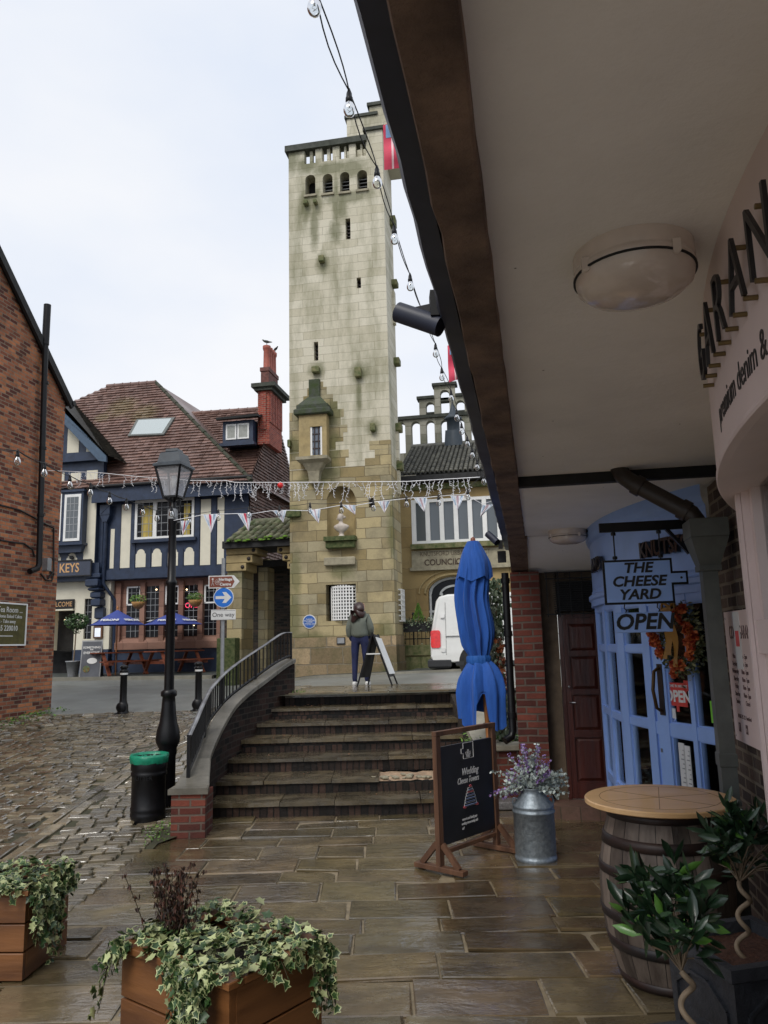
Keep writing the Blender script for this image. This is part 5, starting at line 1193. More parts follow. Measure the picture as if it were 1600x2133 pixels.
def leaf(m, q, s, rn, tone, kind=0, dirv=None, w=.5):
    d = dirv if dirv is not None else Vector((rn.gauss(0, 1), rn.gauss(0, 1), rn.gauss(0, .6)))
    d = d.normalized(); a = Vector((rn.gauss(0, 1), rn.gauss(0, 1), rn.gauss(0, 1))); x = d.cross(a).normalized(); n = d.cross(x)
    if kind == 0:
        m.add([q-d*s*.5, q+x*s*w*.5+n*s*.06, q+d*s*.5, q-x*s*w*.5+n*s*.06], [(0, 1, 2, 3)], col=tone)
    elif kind == 1:   # long leaf folded on its midrib
        mid = [q-d*s*.5, q-d*s*.1-n*s*.03, q+d*s*.25-n*s*.02, q+d*s*.5+n*s*.05]
        l = [q-d*s*.15+x*s*w*.42+n*s*.05, q+d*s*.2+x*s*w*.38+n*s*.05]; r = [q-d*s*.15-x*s*w*.42+n*s*.05, q+d*s*.2-x*s*w*.38+n*s*.05]
        m.add(mid+l+r, [(0, 1, 4), (1, 2, 5, 4), (2, 3, 5), (0, 6, 1), (1, 6, 7, 2), (2, 7, 3)], True, col=tone)
    elif kind == 2:   # lobed ivy leaf
        P = [(-.45, 0), (-.30, .38), (.0, .28), (.12, .46), (.25, .2), (.62, 0), (.25, -.2), (.12, -.46), (0, -.28), (-.30, -.38)]
        vs = [q+d*s*u+x*s*v+n*s*(abs(v)*.25-.05*u) for u, v in P]+[q-n*s*.03]
        k = len(P); edge = max(0, min(1, tone))
        m.add(vs, [(i, (i+1) % k, k) for i in range(k)], col=edge)
rn = random.Random(12)
m = MB(); m.box(-.55, .55, -.12, .12, -.05, .17); m.build('trough', M['blackmatt'], wbx)
m = MB(); 
for _ in range(520): leaf(m, Vector((rn.uniform(-.6, .62), rn.uniform(-.2, .1), .2+rn.gauss(0, .07)-max(0, rn.gauss(-.1, .2)))), rn.uniform(.05, .09), rn, rn.random()**1.5)
m.build('foliage', M['ivydark'], wbx)
cf = thing('conifer', 'bright green dwarf conifer standing in the black trough', 'plant', (T(872, 1290, YT-.1)[0], YT-.1, T(872, 1300, YT-.1)[1]))
m = MB(); m.tube([(0, 0, 0), (0, 0, .35)], .02, 6); m.build('stem', M['twig'], cf); m = MB(); hc = T(872, 1258, YT)[1]-T(872, 1300, YT)[1]
for _ in range(900):
    z = rn.random()**.7; r_ = (1-z)*.19+.01; an = rn.uniform(0, 6.28); leaf(m, Vector((math.cos(an)*r_*rn.uniform(.5, 1), math.sin(an)*r_*rn.uniform(.5, 1), .08+z*(hc-.08))), .07, rn, rn.random(), dirv=Vector((math.cos(an)*.5, math.sin(an)*.5, 1.2)), w=.25)
m.build('foliage', M['green'], cf)
# ------------------------------------------------------------------ brick building at the left
LS = -9.9
lb = thing('brick_building', 'old orange brick gable wall with black verge at the left edge', 'building', (LS, 14.8, .8))
tc0, zc0 = SS(133, 838, LS); te = 14.85
v1_ = SS(0, 553, LS); sl = (v1_[1]-zc0)/(v1_[0]-te)
tA = 8.6; zA = zc0+sl*(tA-te)
m = MB(lb)
pts = [(te, -.2), (te, zc0), (tA, zA), (2.5, zc0+sl*(tA-te)*.1), (2.5, -.2)]
m.add([(LS, t_, z) for t_, z in pts], [tuple(range(len(pts)))]); m.add([(LS-8, t_, z) for t_, z in pts], [tuple(range(len(pts)-1, -1, -1))])
m.add([(LS, te, -.2), (LS-8, te, -.2), (LS-8, te, zc0), (LS, te, zc0)], [(0, 3, 2, 1)]); m.build('brick_wall', M['brick_old'], lb)
m = MB(lb); m.add([(LS-8, te, zc0), (LS+.12, te, zc0), (LS+.12, tA, zA), (LS-8, tA, zA), (LS-8, te, zc0+.15), (LS+.12, te, zc0+.15), (LS+.12, tA, zA+.15), (LS-8, tA, zA+.15)], [(0, 1, 2, 3), (4, 7, 6, 5), (1, 5, 6, 2), (0, 4, 5, 1)]); m.build('roof', M['roof_slate'], lb)
m = MB(lb); m.bar((LS+.1, te+.12, zc0-.06), (LS+.1, tA, zA+.02), .06, .16); m.build('verge_board', M['blackmatt'], lb)
m = MB(lb); m.tube([(LS-5, te+.12, zc0+.02), (LS+.15, te+.12, zc0+.02)], .06, 8); m.build('gutter', M['black'], lb)
pt0 = SS(98, 635, LS+.12); pt1 = SS(80, 1185, LS+.12); m = MB(lb)
m.tube([(LS+.13, pt0[0], pt0[1]), (LS+.13, pt0[0], pt0[1]-.9)], .075, 12); m.tube([(LS+.13, pt0[0], pt0[1]-.8), (LS+.13, pt1[0], pt1[1]+.1), (LS+.13, pt1[0]-.05, pt1[1]), (LS+.14, pt1[0]-.3, pt1[1]-.08)], .06, 12)
for k_ in (.3, .55, .8): z = pt0[1]+(pt1[1]-pt0[1])*k_; m.tube([(LS+.13, pt0[0]+(pt1[0]-pt0[0])*k_, z), (LS+.13, pt0[0]+(pt1[0]-pt0[0])*k_, z-.06)], .075, 12)
m.build('soil_pipe', M['black'], lb)
m = MB(lb); a = SS(93, 1163, LS); b = SS(93, 1190, LS); m.box(LS, LS+.12, a[0]-.07, a[0]+.07, b[1], a[1], bev=.01); m.build('junction_box', M['lead'], lb)
m = MB(lb)
for pts_ in (((0, 1052), (40, 1062), (65, 1075), (95, 1092), (112, 1100), (112, 1190), (100, 1205)), ((0, 1125), (30, 1130), (50, 1132), (68, 1145), (72, 1160)), ((85, 1195), (95, 1208), (108, 1210), (112, 1195), (104, 1190))):
    m.tube([(LS+.03, *SS(x, y, LS+.03)) for x, y in pts_], .018, 6)
m.build('cable', M['cable'], lb)
a = SS(-30, 1247, LS); b = SS(55, 1259, LS); c = SS(47, 1346, LS)
tl_ = (a[0]+b[0])/2; wd_ = 1.35; te2 = SS(50, 1300, LS)[0]; zt3 = SS(50, 1258, LS)[1]; zb3 = SS(48, 1345, LS)[1]
ts = thing('wall_sign', 'olive Tea Room sign in a white frame on the brick wall', 'sign', (LS+.02, te2-wd_/2, zb3), rot=math.pi/2)
h_ = zt3-zb3
MB().box(-wd_/2+.03, wd_/2-.03, -.03, .0, .03, h_-.03).build('board', M['teasign'], ts)
m = MB(); m.box(-wd_/2, wd_/2, -.045, .0, 0, .029); m.box(-wd_/2, wd_/2, -.045, 0, h_-.029, h_); m.box(-wd_/2, -wd_/2+.029, -.045, 0, .03, h_-.03); m.box(wd_/2-.029, wd_/2, -.045, 0, .03, h_-.03); m.build('frame', M['white'], ts)
for s_, zf, sz, xo in (('Tea Room ...', .83, .155, .17), ('Food - Home Baked Cakes', .68, .095, .05), ('Drinks - Take away', .56, .095, .0), ('01565 220010', .40, .145, .03)):
    text('lettering', s_, sz, M['letter'], ts, (xo, -.033, h_*zf), depth=.002, sx=.92)
m = MB(); m.box(-.45, .28, -.036, -.031, h_*.215, h_*.235); m.bar((-.45, -.034, h_*.225), (-.37, -.034, h_*.29), .005, .02, up=(0, 1, 0)); m.bar((-.45, -.034, h_*.225), (-.37, -.034, h_*.16), .005, .02, up=(0, 1, 0)); m.build('arrow', M['letter'], ts)
tb_ = BASE[tw.name]
def spx(px, py, rx, rz, dy=0): a = T(px, py, TT); return (a[0]-tb_[0], 0-dy, a[1]-tb_[2], rx, rz)
spots(M['stone_pale'], [spx(671, 548, .28, .5), spx(660, 770, .35, .35), spx(748, 775, .4, .4), spx(748, 825, .12, .6), spx(777, 890, .3, .35), spx(638, 430, .3, .7), spx(658, 425, .3, .8), spx(640, 345, .5, .4), spx(690, 350, .9, .3), spx(735, 350, .6, .5), spx(720, 412, 1.1, .3), spx(655, 470, .2, 1.2), spx(712, 430, .25, .8), spx(608, 330, .3, .8), spx(700, 420, .15, 1.4), spx(700, 480, .3, .6)], (.085, .095, .03))
spots(M['stone_gold'], [spx(640, 860, .5, .7), spx(695, 860, .4, .6), spx(696, 930, .3, .7), spx(690, 980, .4, .4), spx(615, 1200, .25, 1.0), spx(805, 1330, .4, .8), spx(820, 1100, .25, 1.5), spx(608, 930, .4, .5), spx(660, 1000, .8, .3), spx(712, 1190, .5, .3), spx(612, 1290, .3, 1.2), spx(640, 1330, 1.0, .25), spx(608, 1070, .5, .4), spx(615, 1370, .3, .4)], (.10, .11, .04))

pbb = BASE[pb.name]
def rsp(px, py, r_): q = onroof(px, py, E0, E1); return (q[0]-pbb[0], q[1]-pbb[1], q[2]-pbb[2], r_, r_)
spots(M['roof_red'], [rsp(255, 850, 1.0), rsp(300, 862, .9), rsp(215, 870, .5)], (.19, .15, .07))
# ------------------------------------------------------------------ things standing in the yard and the street
def base_at(px, py, d): p = WY(px, py, d); return p
def zat(px, py, d): return WY(px, py, d).z
# street lamp
p = WY(353, 1690, 8.95); gz = zg(p.x, p.y); LP = Vector((p.x-.035, p.y, gz))
ltop = zat(364, 937, 8.95)-gz; xl = WY(362, 1000, 8.95).x-p.x
lm = thing('street_lamp', 'black cast iron street lamp with square glazed lantern', 'street lamp', tuple(LP), world=True, rot=math.radians(-12))
zc_ = zat(357, 1440, 8.95)-gz; zf = zat(350, 1525, 8.95)-gz; zb_ = zat(350, 1552, 8.95)-gz
m = MB(); m.lathe([(.10, 0), (.10, .05), (.09, .08), (.09, zb_-.12), (.10, zb_-.1), (.10, zb_-.03), (.115, zb_), (.13, zb_+.03), (.135, zb_+.07), (.125, zf+.02), (.10, zf+.1), (.085, zf+.2), (.075, zf+.33), (.07, zc_-.06), (.088, zc_-.05), (.088, zc_), (.062, zc_+.02)], 24); m.build('base', M['black'], lm)
zl0 = zat(362, 1040, 8.95)-gz
m = MB(); m.lathe([(.056, zc_), (.05, zc_+1.2), (.066, zc_+1.22), (.066, zc_+1.25), (.048, zc_+1.27), (.043, zl0-.3), (.055, zl0-.28), (.055, zl0-.12), (.04, zl0-.1), (.03, zl0+.03)], 18); m.build('post', M['black'], lm)
m = MB(); m.lathe([(.056, zl0-.24), (.056, zl0-.12)], 16); m.build('grey_band', M['lead'], lm)
# lantern
z0 = zl0+.02; z1 = zat(362, 975, 8.95)-gz; w0, w1 = .085, .172
lt = MB()
for sx_, sy_ in ((1, 1), (1, -1), (-1, 1), (-1, -1)): lt.bar((sx_*w0, sy_*w0, z0), (sx_*w1*.93, sy_*w1*.93, z1), .022, .022)
for q0, q1 in (((1, 1), (1, -1)), ((1, -1), (-1, -1)), ((-1, -1), (-1, 1)), ((-1, 1), (1, 1))):
    lt.bar((q0[0]*w0, q0[1]*w0, z0), (q1[0]*w0, q1[1]*w0, z0), .03, .022); lt.bar((q0[0]*w1*.93, q0[1]*w1*.93, z1), (q1[0]*w1*.93, q1[1]*w1*.93, z1), .025, .025)
    lt.bar((q0[0]*w0, q0[1]*w0, z0), (0, 0, z0-.07), .02, .02)
fr_ = lt.build('lantern_frame', M['black'], lm)
m = MB()
for q0, q1 in (((1, 1), (1, -1)), ((1, -1), (-1, -1)), ((-1, -1), (-1, 1)), ((-1, 1), (1, 1))):
    a = .96; m.add([(q0[0]*w0*a, q0[1]*w0*a, z0), (q1[0]*w0*a, q1[1]*w0*a, z0), (q1[0]*w1*.9, q1[1]*w1*.9, z1), (q0[0]*w1*.9, q0[1]*w1*.9, z1)], [(0, 1, 2, 3)])
mm_, t_, b_ = newmat('lantern_glass'); b_.inputs['Base Color'].default_value = (.6, .6, .62, 1); b_.inputs['Roughness'].default_value = .15
o_ = [n for n in t_.nodes if n.type == 'OUTPUT_MATERIAL'][0]; tr_ = nd(t_, 'ShaderNodeBsdfTransparent'); ms_ = nd(t_, 'ShaderNodeMixShader'); ms_.inputs[0].default_value = .38; t_.links.new(tr_.outputs[0], ms_.inputs[1]); t_.links.new(b_.outputs[0], ms_.inputs[2]); t_.links.new(ms_.outputs[0], o_.inputs[0])
m.build('glass_panes', mm_, fr_)
hood = ltop-z1
m = MB(); m.lathe([(w1*1.5, z1-.0), (w1*1.48, z1+.03), (w1*1.18, z1+.05), (w1*1.0, z1+.05+hood*.5), (w1*.92, z1+.06+hood*.5), (.06, z1+hood*.64), (.06, z1+hood*.74), (.1, z1+hood*.78), (.11, z1+hood*.86), (.1, z1+hood), (.001, z1+hood*1.05)], 4, smooth=False)
m.v = [(q[0]*math.cos(.785)-q[1]*math.sin(.785), q[0]*math.sin(.785)+q[1]*math.cos(.785), q[2]) for q in m.v]; m.build('hood', plain('lamp_hood', (.035, .045, .055), .4, var=.3), lm)
m = MB(); m.lathe([(.03, z1-.1), (.035, z1-.16), (.02, z1-.24), (.001, z1-.25)], 10); m.build('lamp_bulb', M['letter'], lm)
m = MB(); m.tube([(.05, 0, zl0-.1), (.09, 0, zl0-.16), (.09, 0, zl0-.02), (.05, -.05, zl0+.06)], .01, 6); m.build('supply_cable', M['cable'], lm)
# litter bin
p = WZ(317, 1712, .02); BX = Vector((p.x, p.y-.16, .0)); hb = zat(317, 1575, BX.y)-.0
bn = thing('litter_bin', 'black ribbed litter bin with green liner bag beside the lamp base', 'bin', tuple(BX), world=True)
rb0 = .183
m = MB(); m.lathe([(rb0*.93, 0), (rb0*.95, .1), (rb0, .12), (rb0, .15), (rb0*.97, .16), (rb0, .18), (rb0, .21), (rb0*.96, .22), (rb0*.96, hb-.2), (rb0*1.02, hb-.19), (rb0*1.02, hb-.16), (rb0*.97, hb-.15), (rb0*1.02, hb-.13), (rb0*1.02, hb-.04), (rb0*.97, hb-.03), (rb0*.97, hb), (rb0*.9, hb), (rb0*.9, hb-.4), (.001, hb-.4)], 40, fn=lambda t, z: 1+(.012*math.cos(t*20) if .22 < z < hb-.21 else 0)); m.build('body', M['black'], bn)
m = MB(); rn = random.Random(2)
m.lathe([(rb0*1.03, hb-.065), (rb0*1.09, hb-.03), (rb0*1.10, hb+.0), (rb0*1.05, hb+.028), (rb0*.95, hb+.02), (rb0*.86, hb-.04), (rb0*.8, hb-.16), (.05, hb-.22)], 56, fn=lambda t, z: 1+.028*math.sin(t*9+z*40)+.02*math.sin(t*23+1)+.02*math.sin(t*4)*(z-hb)*10); m.build('liner_bag', M['greenbag'], bn)
text('raised_lettering', 'LITTER', .06, M['black'], bn, (0, -rb0*.99, hb*.72), depth=.006)
# bollards
def bollard(px, py, d, label):
    p = WY(px, py, d); q = Vector((p.x, p.y, zg(p.x, p.y))); h = zat(px, 1385 if px < 300 else 1378, d)-q.z
    b = thing('bollard', label, 'bollard', tuple(q), world=True, group='bollards at the top of the cobbles')
    m = MB(); m.lathe([(.12, -.05), (.12, .03), (.105, .05), (.1, .16), (.085, .2), (.07, .25), (.066, h-.22), (.078, h-.21), (.078, h-.19)], 20); m.box(-.13, .13, -.1, .1, -.05, .02); m.build('post', M['black'], b)
    m = MB(); m.lathe([(.075, h-.19), (.075, h-.155)], 20); m.build('reflective_band', M['letter'], b)
    m = MB(); m.lathe([(.068, h-.155), (.085, h-.14), (.09, h-.11), (.06, h-.10), (.06, h-.075), (.085, h-.06), (.08, h-.03), (.05, h-.008), (.001, h)], 20); m.build('cap', M['black'], b)
    m = MB(); m.lathe([(.10, -.012), (.105, 0), (.09, .012), (.001, .014)], 20); m.v = [(x, -.1-zz*1.5, y+.13) for x, y, zz in m.v]; m.build('crest', M['black'], b)
bollard(256, 1474, 15.5, 'black bollard left of the lamp post with worn white band'); bollard(413, 1466, 15.6, 'black bollard between the lamp post and the curved railing')
# traffic signs
p = WY(463, 1400, 18.6); gp = Vector((p.x, p.y, zg(p.x, p.y))); D_ = 18.6
sp = thing('sign_post', 'grey pole carrying brown, blue and white road signs', 'road sign', tuple(gp), world=True)
zt = zat(467, 1163, D_)-gp.z; m = MB(); m.tube([(0, 0, 0), (.0, 0, zt)], .045, 12); m.build('pole', M['lead'], sp)
def rel(px, py): q = WY(px, py, D_); return q.x-gp.x, q.z-gp.z
x0, z1 = rel(437, 1201); x1, z0 = rel(488, 1224); xt, _ = rel(499, 1212); zmid = (z0+z1)/2
m = MB(); m.prism([(x0-.012, z0-.012), (x1, z0-.012), (xt+.015, zmid), (x1, z1+.012), (x0-.012, z1+.012)], -.07, -.05); m.build('heritage_board', M['letter'], sp)
m = MB(); m.prism([(x0+.012, z0+.014), (x1-.05, z0+.014), (x1+.02, zmid), (x1-.05, z1-.014), (x0+.012, z1-.014)], -.075, -.071); bb = m.build('brown_face', M['signbrown'], sp)
m = MB(); m.prism([(x1-.04, z0+.02), (x1-.01, z0+.02), (x1+.06, zmid), (x1-.01, z1-.02), (x1-.04, z1-.02), (x1+.03, zmid)], -.076, -.0755); m.build('chevron', M['letter'], sp)
h_ = z1-z0
text('lettering', 'Heritage', h_*.33, M['letter'], sp, ((x0+x1)/2+.10, -.0765, zmid+h_*.2), depth=.001, bold=.003); text('lettering', 'Centre', h_*.33, M['letter'], sp, ((x0+x1)/2+.10, -.0765, zmid-h_*.22), depth=.001, bold=.003)
q = (x0+.09, zmid); m = MB(); disc(m, .022, -.077, -.076, cx=q[0], cz=q[1]+.07); m.bar((q[0], -.0765, q[1]+.05), (q[0], -.0765, q[1]-.01), .005, .03, up=(0, 1, 0)); m.bar((q[0], -.0765, q[1]-.01), (q[0]-.03, -.0765, q[1]-.09), .005, .02, up=(0, 1, 0)); m.bar((q[0], -.0765, q[1]-.01), (q[0]+.03, -.0765, q[1]-.09), .005, .02, up=(0, 1, 0)); m.bar((q[0], -.0765, q[1]+.04), (q[0]+.04, -.0765, q[1]-.0), .005, .014, up=(0, 1, 0)); m.build('walker_symbol', M['letter'], sp)
q = (x0+.22, zmid); m = MB()
for r0 in (.07, .04):
    pts = [(q[0]+r0*math.cos(k*.5236), -.0765, q[1]+r0*math.sin(k*.5236)) for k in range(13)]
    for a, b in zip(pts, pts[1:]): m.bar(a, b, .004, .014, up=(0, 1, 0))
disc(m, .015, -.077, -.076, cx=q[0], cz=q[1]); m.build('rose_symbol', M['letter'], sp)
cx_, cz_ = rel(467, 1245); r_ = abs(rel(488, 1245)[0]-cx_)
m = MB(); disc(m, r_, -.07, -.05, cx=cx_, cz=cz_); m.build('round_sign', M['letter'], sp); m = MB(); disc(m, r_*.93, -.075, -.071, cx=cx_, cz=cz_); m.build('blue_face', M['signblue'], sp)
m = MB(); a_ = r_*.78; m.prism([(cx_-a_, cz_-.035), (cx_+.03, cz_-.035), (cx_-.03, cz_-.13), (cx_+.06, cz_-.13), (cx_+a_, cz_), (cx_+.06, cz_+.13), (cx_-.03, cz_+.13), (cx_+.03, cz_+.035), (cx_-a_, cz_+.035)], -.078, -.0755); m.build('arrow', M['letter'], sp)
x0, z1 = rel(441, 1271); x1, z0 = rel(492, 1291); m = MB(); m.box(x0, x1, -.07, -.05, z0, z1, bev=.015); m.build('one_way_plate', M['letter'], sp)
text('lettering', 'One way', (z1-z0)*.60, M['blackmatt'], sp, ((x0+x1)/2, -.072, (z0+z1)/2), depth=.001, sx=1.0)
m = MB()
x_ = x0+.01; m.box(x0+.008, x1-.008, -.0705, -.0701, z1-.022, z1-.014); m.build('border_line', M['blackmatt'], sp)
# picnic tables with navy parasols
def picnic(px, py, d, label, plabel, pxs, pys, pxe, pye, lett):
    p = WY(px, py, d); gz = zg(p.x, p.y)+.1; t = thing('picnic_table', label, 'table', (p.x, p.y, gz), rot=-ANG, world=True, group='picnic tables outside the pub')
    m = MB()
    for i in range(5): m.box(-.95, .95, -.35+.145*i, -.35+.145*i+.13, .70, .74)
    m.build('table_top', M['picnic'], t)
    for s_ in (-1, 1):
        m = MB()
        for i in (0, 1): m.box(-.98, .98, s_*(.62+.14*i)-.06, s_*(.62+.14*i)+.06, .42, .46)
        m.build('bench_seat', M['picnic'], t)
    for x in (-.68, .68):
        m = MB(); m.bar((x, -.25, .70), (x, -.68, 0), .045, .11, up=(1, 0, 0)); m.bar((x, .25, .70), (x, .68, 0), .045, .11, up=(1, 0, 0)); m.bar((x+.05, -.78, .37), (x+.05, .78, .37), .045, .1); m.build('a_frame_leg', M['picnic'], t)
    t.rotation_euler = (0, 0, -ANG+math.radians(62))
    q = WY(pxs, pys, d); hh = q.z-gz; wv = (WY(pxe, pye, d).x-q.x)
    u = thing('pub_parasol', plabel, 'parasol', (q.x, p.y, gz), world=True, group='parasols over the pub tables')
    m = MB(); m.tube([(0, 0, .0), (0, 0, hh+.08)], .024, 10); m.lathe([(.03, hh+.03), (.04, hh+.06), (.001, hh+.14)], 10); m.build('pole', M['polewood'], u)
    n_ = 6; zb_ = WY(pxe, pye, d).z-gz
    m = MB(); rows = []
    for k in range(7):
        f_ = k/6; rr_ = abs(wv)*1.0*f_; row = []
        for i in range(25):
            a = 2*math.pi*i/24+.2; seg = abs(math.sin(a*n_/2)); row.append((rr_*math.cos(a)*(1-.09*seg*f_), rr_*math.sin(a)*(1-.09*seg*f_), hh-(hh-zb_)*(f_**.93)+.03*seg*f_*(1-f_)))
        rows.append(row)
    m.strip(rows, True); cn = m.build('canopy', M['navycanvas'], u)
    for an, s_ in ((-1.5708, -1), (-1.5708+1.0472, -1), (-1.5708-1.0472, 1)):
        vs, fs = text_geo(lett, .17, depth=.002, bold=.006); mm_ = MB(); rr_ = abs(wv)*.80; sl_ = math.atan2(hh-zb_, abs(wv)*.93)
        c_, s2 = math.cos(an+math.pi/2), math.sin(an+math.pi/2); R_ = Matrix.Rotation(an+math.pi/2, 3, 'Z') @ Matrix.Rotation(sl_, 3, 'X')
        o = Vector((rr_*.93*math.cos(an), rr_*.93*math.sin(an), hh-(hh-zb_)*.79+.045)); mm_.add([tuple(o+R_ @ Vector((v[0], v[1], v[2]))) for v in vs], fs); mm_.build('lettering', M['letter'], cn)
    return t
picnic(243, 1408, 25.6, 'left picnic table, red brown timber, under the left navy parasol', 'navy parasol over the left picnic table', 245, 1270, 303, 1301, 'PERONI')
picnic(363, 1402, 25.9, 'right picnic table, red brown timber, behind the lamp post', 'navy parasol behind the lamp post over the right table', 361, 1274, 424, 1300, 'PERONI')
# potted bay by the pub door
p = WY(151, 1417, 25.2); gz = zg(p.x, p.y)+.1
by = thing('potted_bay_tree', 'clipped ball bay tree in a patterned grey pot at the pub door', 'tree', (p.x, p.y, gz), world=True)
m = MB(); m.lathe([(.15, 0), (.22, .46), (.24, .46), (.24, .5), (.2, .5), (.19, .44), (.001, .44)], 20, fn=lambda t, z: 1+.02*math.sin(t*12+z*30)); m.build('pot', M['lead'], by)
zt = zat(158, 1312, 25.2)-gz; m = MB(); m.tube([(0, 0, .4), (.03, 0, zt*.6), (.05, 0, zt+.1)], .022, 6); m.build('stem', M['twig'], by)
rn = random.Random(5); m = MB(); leafball(m, (.06, 0, zt+.27), .40, .38, .27, 1300, .10, rn, tone=(0, .9), shell=.55); leafball(m, (.06, 0, zt), .15, .15, .15, 100, .08, rn); m.build('foliage', M['bay'], by)
# pub a-board
def aboard(name, label, p, rz, w_, h_, spread, parts):
    b = thing(name, label, 'a-board', p, rot=rz, world=True); an = math.atan2(spread/2, h_)
    return b
p = WY(190, 1420, 25.0); gz = zg(p.x, p.y)+.1
ab = thing('pavement_board', 'grey A-board beside the potted bay at the pub', 'a-board', (p.x, p.y, gz), world=True, rot=.12)
m = MB()
def tilt(m, w_, h_, y0, a, col=None, z0=0, th=.02, x0=None):
    xa, xb = (-w_/2, w_/2) if x0 is None else x0; c_, s_ = math.cos(a), math.sin(a)
    m.add([(x, y0+z*s_+yy*c_, z*c_-yy*s_) for x, z, yy in ((xa, z0, 0), (xb, z0, 0), (xb, h_, 0), (xa, h_, 0), (xa, z0, th), (xb, z0, th), (xb, h_, th), (xa, h_, th))], [(0, 1, 2, 3), (7, 6, 5, 4), (0, 4, 5, 1), (3, 2, 6, 7), (0, 3, 7, 4), (1, 5, 6, 2)])
tilt(m, .58, 1.12, -.25, .2); m.build('front_panel', plain('grey_poster', (.12, .13, .15), .4, col2=(.07, .075, .09), scale=2), ab)
m = MB(); tilt(m, .64, 1.16, -.245, .2, z0=-.03, th=.015); m.build('frame', M['lead'], ab); m = MB(); tilt(m, .62, 1.14, .25, -.2); m.build('back_panel', M['blackmatt'], ab)
for s_, z, sz in (('SOMETHING', .93, .095), ('FOR', .86, .05), ('EVERYONE', .76, .10)):
    vs, fs = text_geo(s_, sz, depth=.001, bold=.003); mm_ = MB(); c_, s2 = math.cos(.2), math.sin(.2); mm_.add([(v[0], -.256+(z+v[1])*s2-v[2], (z+v[1])*c_+.0) for v in vs], fs); mm_.build('lettering', M['letter'], ab)
m = MB(); m.lathe([(.13, 0), (.15, .02), (.16, .02), (.15, .03)], 24); m.v = [(x+.04, -.258+(.5+y*.6)*math.sin(.2)-z*.1, (.5+y*.6)*math.cos(.2)) for x, y, z in m.v]; m.build('printed_plate', M['letter'], ab)
m = MB(); m.lathe([(.11, 0), (.001, .01)], 12); m.v = [(x-.12, -.262+(.25+y)*math.sin(.2), (.25+y)*math.cos(.2)) for x, y, z in m.v]; m.build('printed_salad', plain('printed_green', (.1, .28, .16), .5, col2=(.4, .22, .06), scale=12), ab)
# hanging baskets
for (px, py, lab, sd_) in ((288, 1254, 'hanging basket of trailing leaves left of the lamp post', 1), (407, 1250, 'hanging basket of white flowered plants right of the lamp post', 2)):
    q = WY(px, py, 26.2); hb_ = thing('hanging_basket', lab, 'plant', tuple(q), world=True, group='hanging baskets on the pub'); 
    m = MB(); m.lathe([(.04, -.24), (.13, -.2), (.20, -.1), (.235, 0), (.2, .0)], 24, fn=lambda t, z: 1+.03*math.cos(t*14)); m.build('basket', plain('coir_basket', (.36, .19, .06), .8, var=.3, scale=20), hb_)
    m = MB()
    for k in range(3): a = k*2.09; m.tube([(.22*math.cos(a), .22*math.sin(a), 0), (0, 0, .55)], .008, 4)
    m.build('chain', M['cable'], hb_); rn = random.Random(sd_); m = MB(); leafball(m, (0, 0, .10), .30, .27, .15, 420, .07, rn, shell=.1); m.build('foliage', M['green'], hb_)
    if sd_ == 2:
        m = MB()
        for _ in range(16): c = (rn.uniform(-.25, .2), rn.uniform(-.25, .1), .1+rn.uniform(0, .14)); m.lathe([(.001, 0), (.025, .01), (.001, .02)], 6, c)
        m.build('flowers', M['letter'], hb_)
# ------------------------------------------------------------------ person walking away behind the steps
P0 = WY(752, 1424, 15.2); P0.z = zright(P0.x, P0.y)+.01; H_ = zat(752, 1250, 15.2)-P0.z
ps = thing('person', 'person with long dark hair in grey green jacket and navy jeans, seen from behind', 'person', tuple(P0), world=True, rot=math.radians(-14))
k_ = H_/1.66
def K(p): return tuple(x*k_ for x in p)
# trunk, arms and legs: one continuous skinned figure; facing +y (away)
vb = [(0, 0, .93), (0, -.0, 1.08), (0, -.03, 1.22), (0, -.02, 1.34), (0, 0, 1.42), (.0, .02, 1.50), (0, .03, 1.58),
      (-.10, 0, .88), (-.115, .01, .50), (-.12, -.02, .10), (-.13, .10, .04), (.10, 0, .88), (.105, .03, .50), (.11, .05, .10), (.12, .16, .04),
      (-.14, -.01, 1.33), (-.21, -.02, 1.10), (-.20, .03, .90), (-.17, .10, .86), (.14, -.01, 1.33), (.21, .0, 1.10), (.18, .12, .93), (.12, .18, .92)]
eb = [(0, 1), (1, 2), (2, 3), (3, 4), (4, 5), (5, 6), (0, 7), (7, 8), (8, 9), (9, 10), (0, 11), (11, 12), (12, 13), (13, 14), (3, 15), (15, 16), (16, 17), (17, 18), (3, 19), (19, 20), (20, 21), (21, 22)]
rr = [.15, .12, .125, .10, .05, .075, .085, .10, .07, .05, .04, .10, .07, .05, .04, .05, .045, .04, .035, .05, .045, .04, .035]
rr = [(r*1.15 if i in (0, 1, 2) else r, r*.85 if i in (0, 1, 2, 3) else r) for i, r in enumerate(rr)]
body = skinmesh([K(v) for v in vb], eb, [(a*k_, b*k_) for a, b in rr], 'body', M['jeans'], ps, 2)
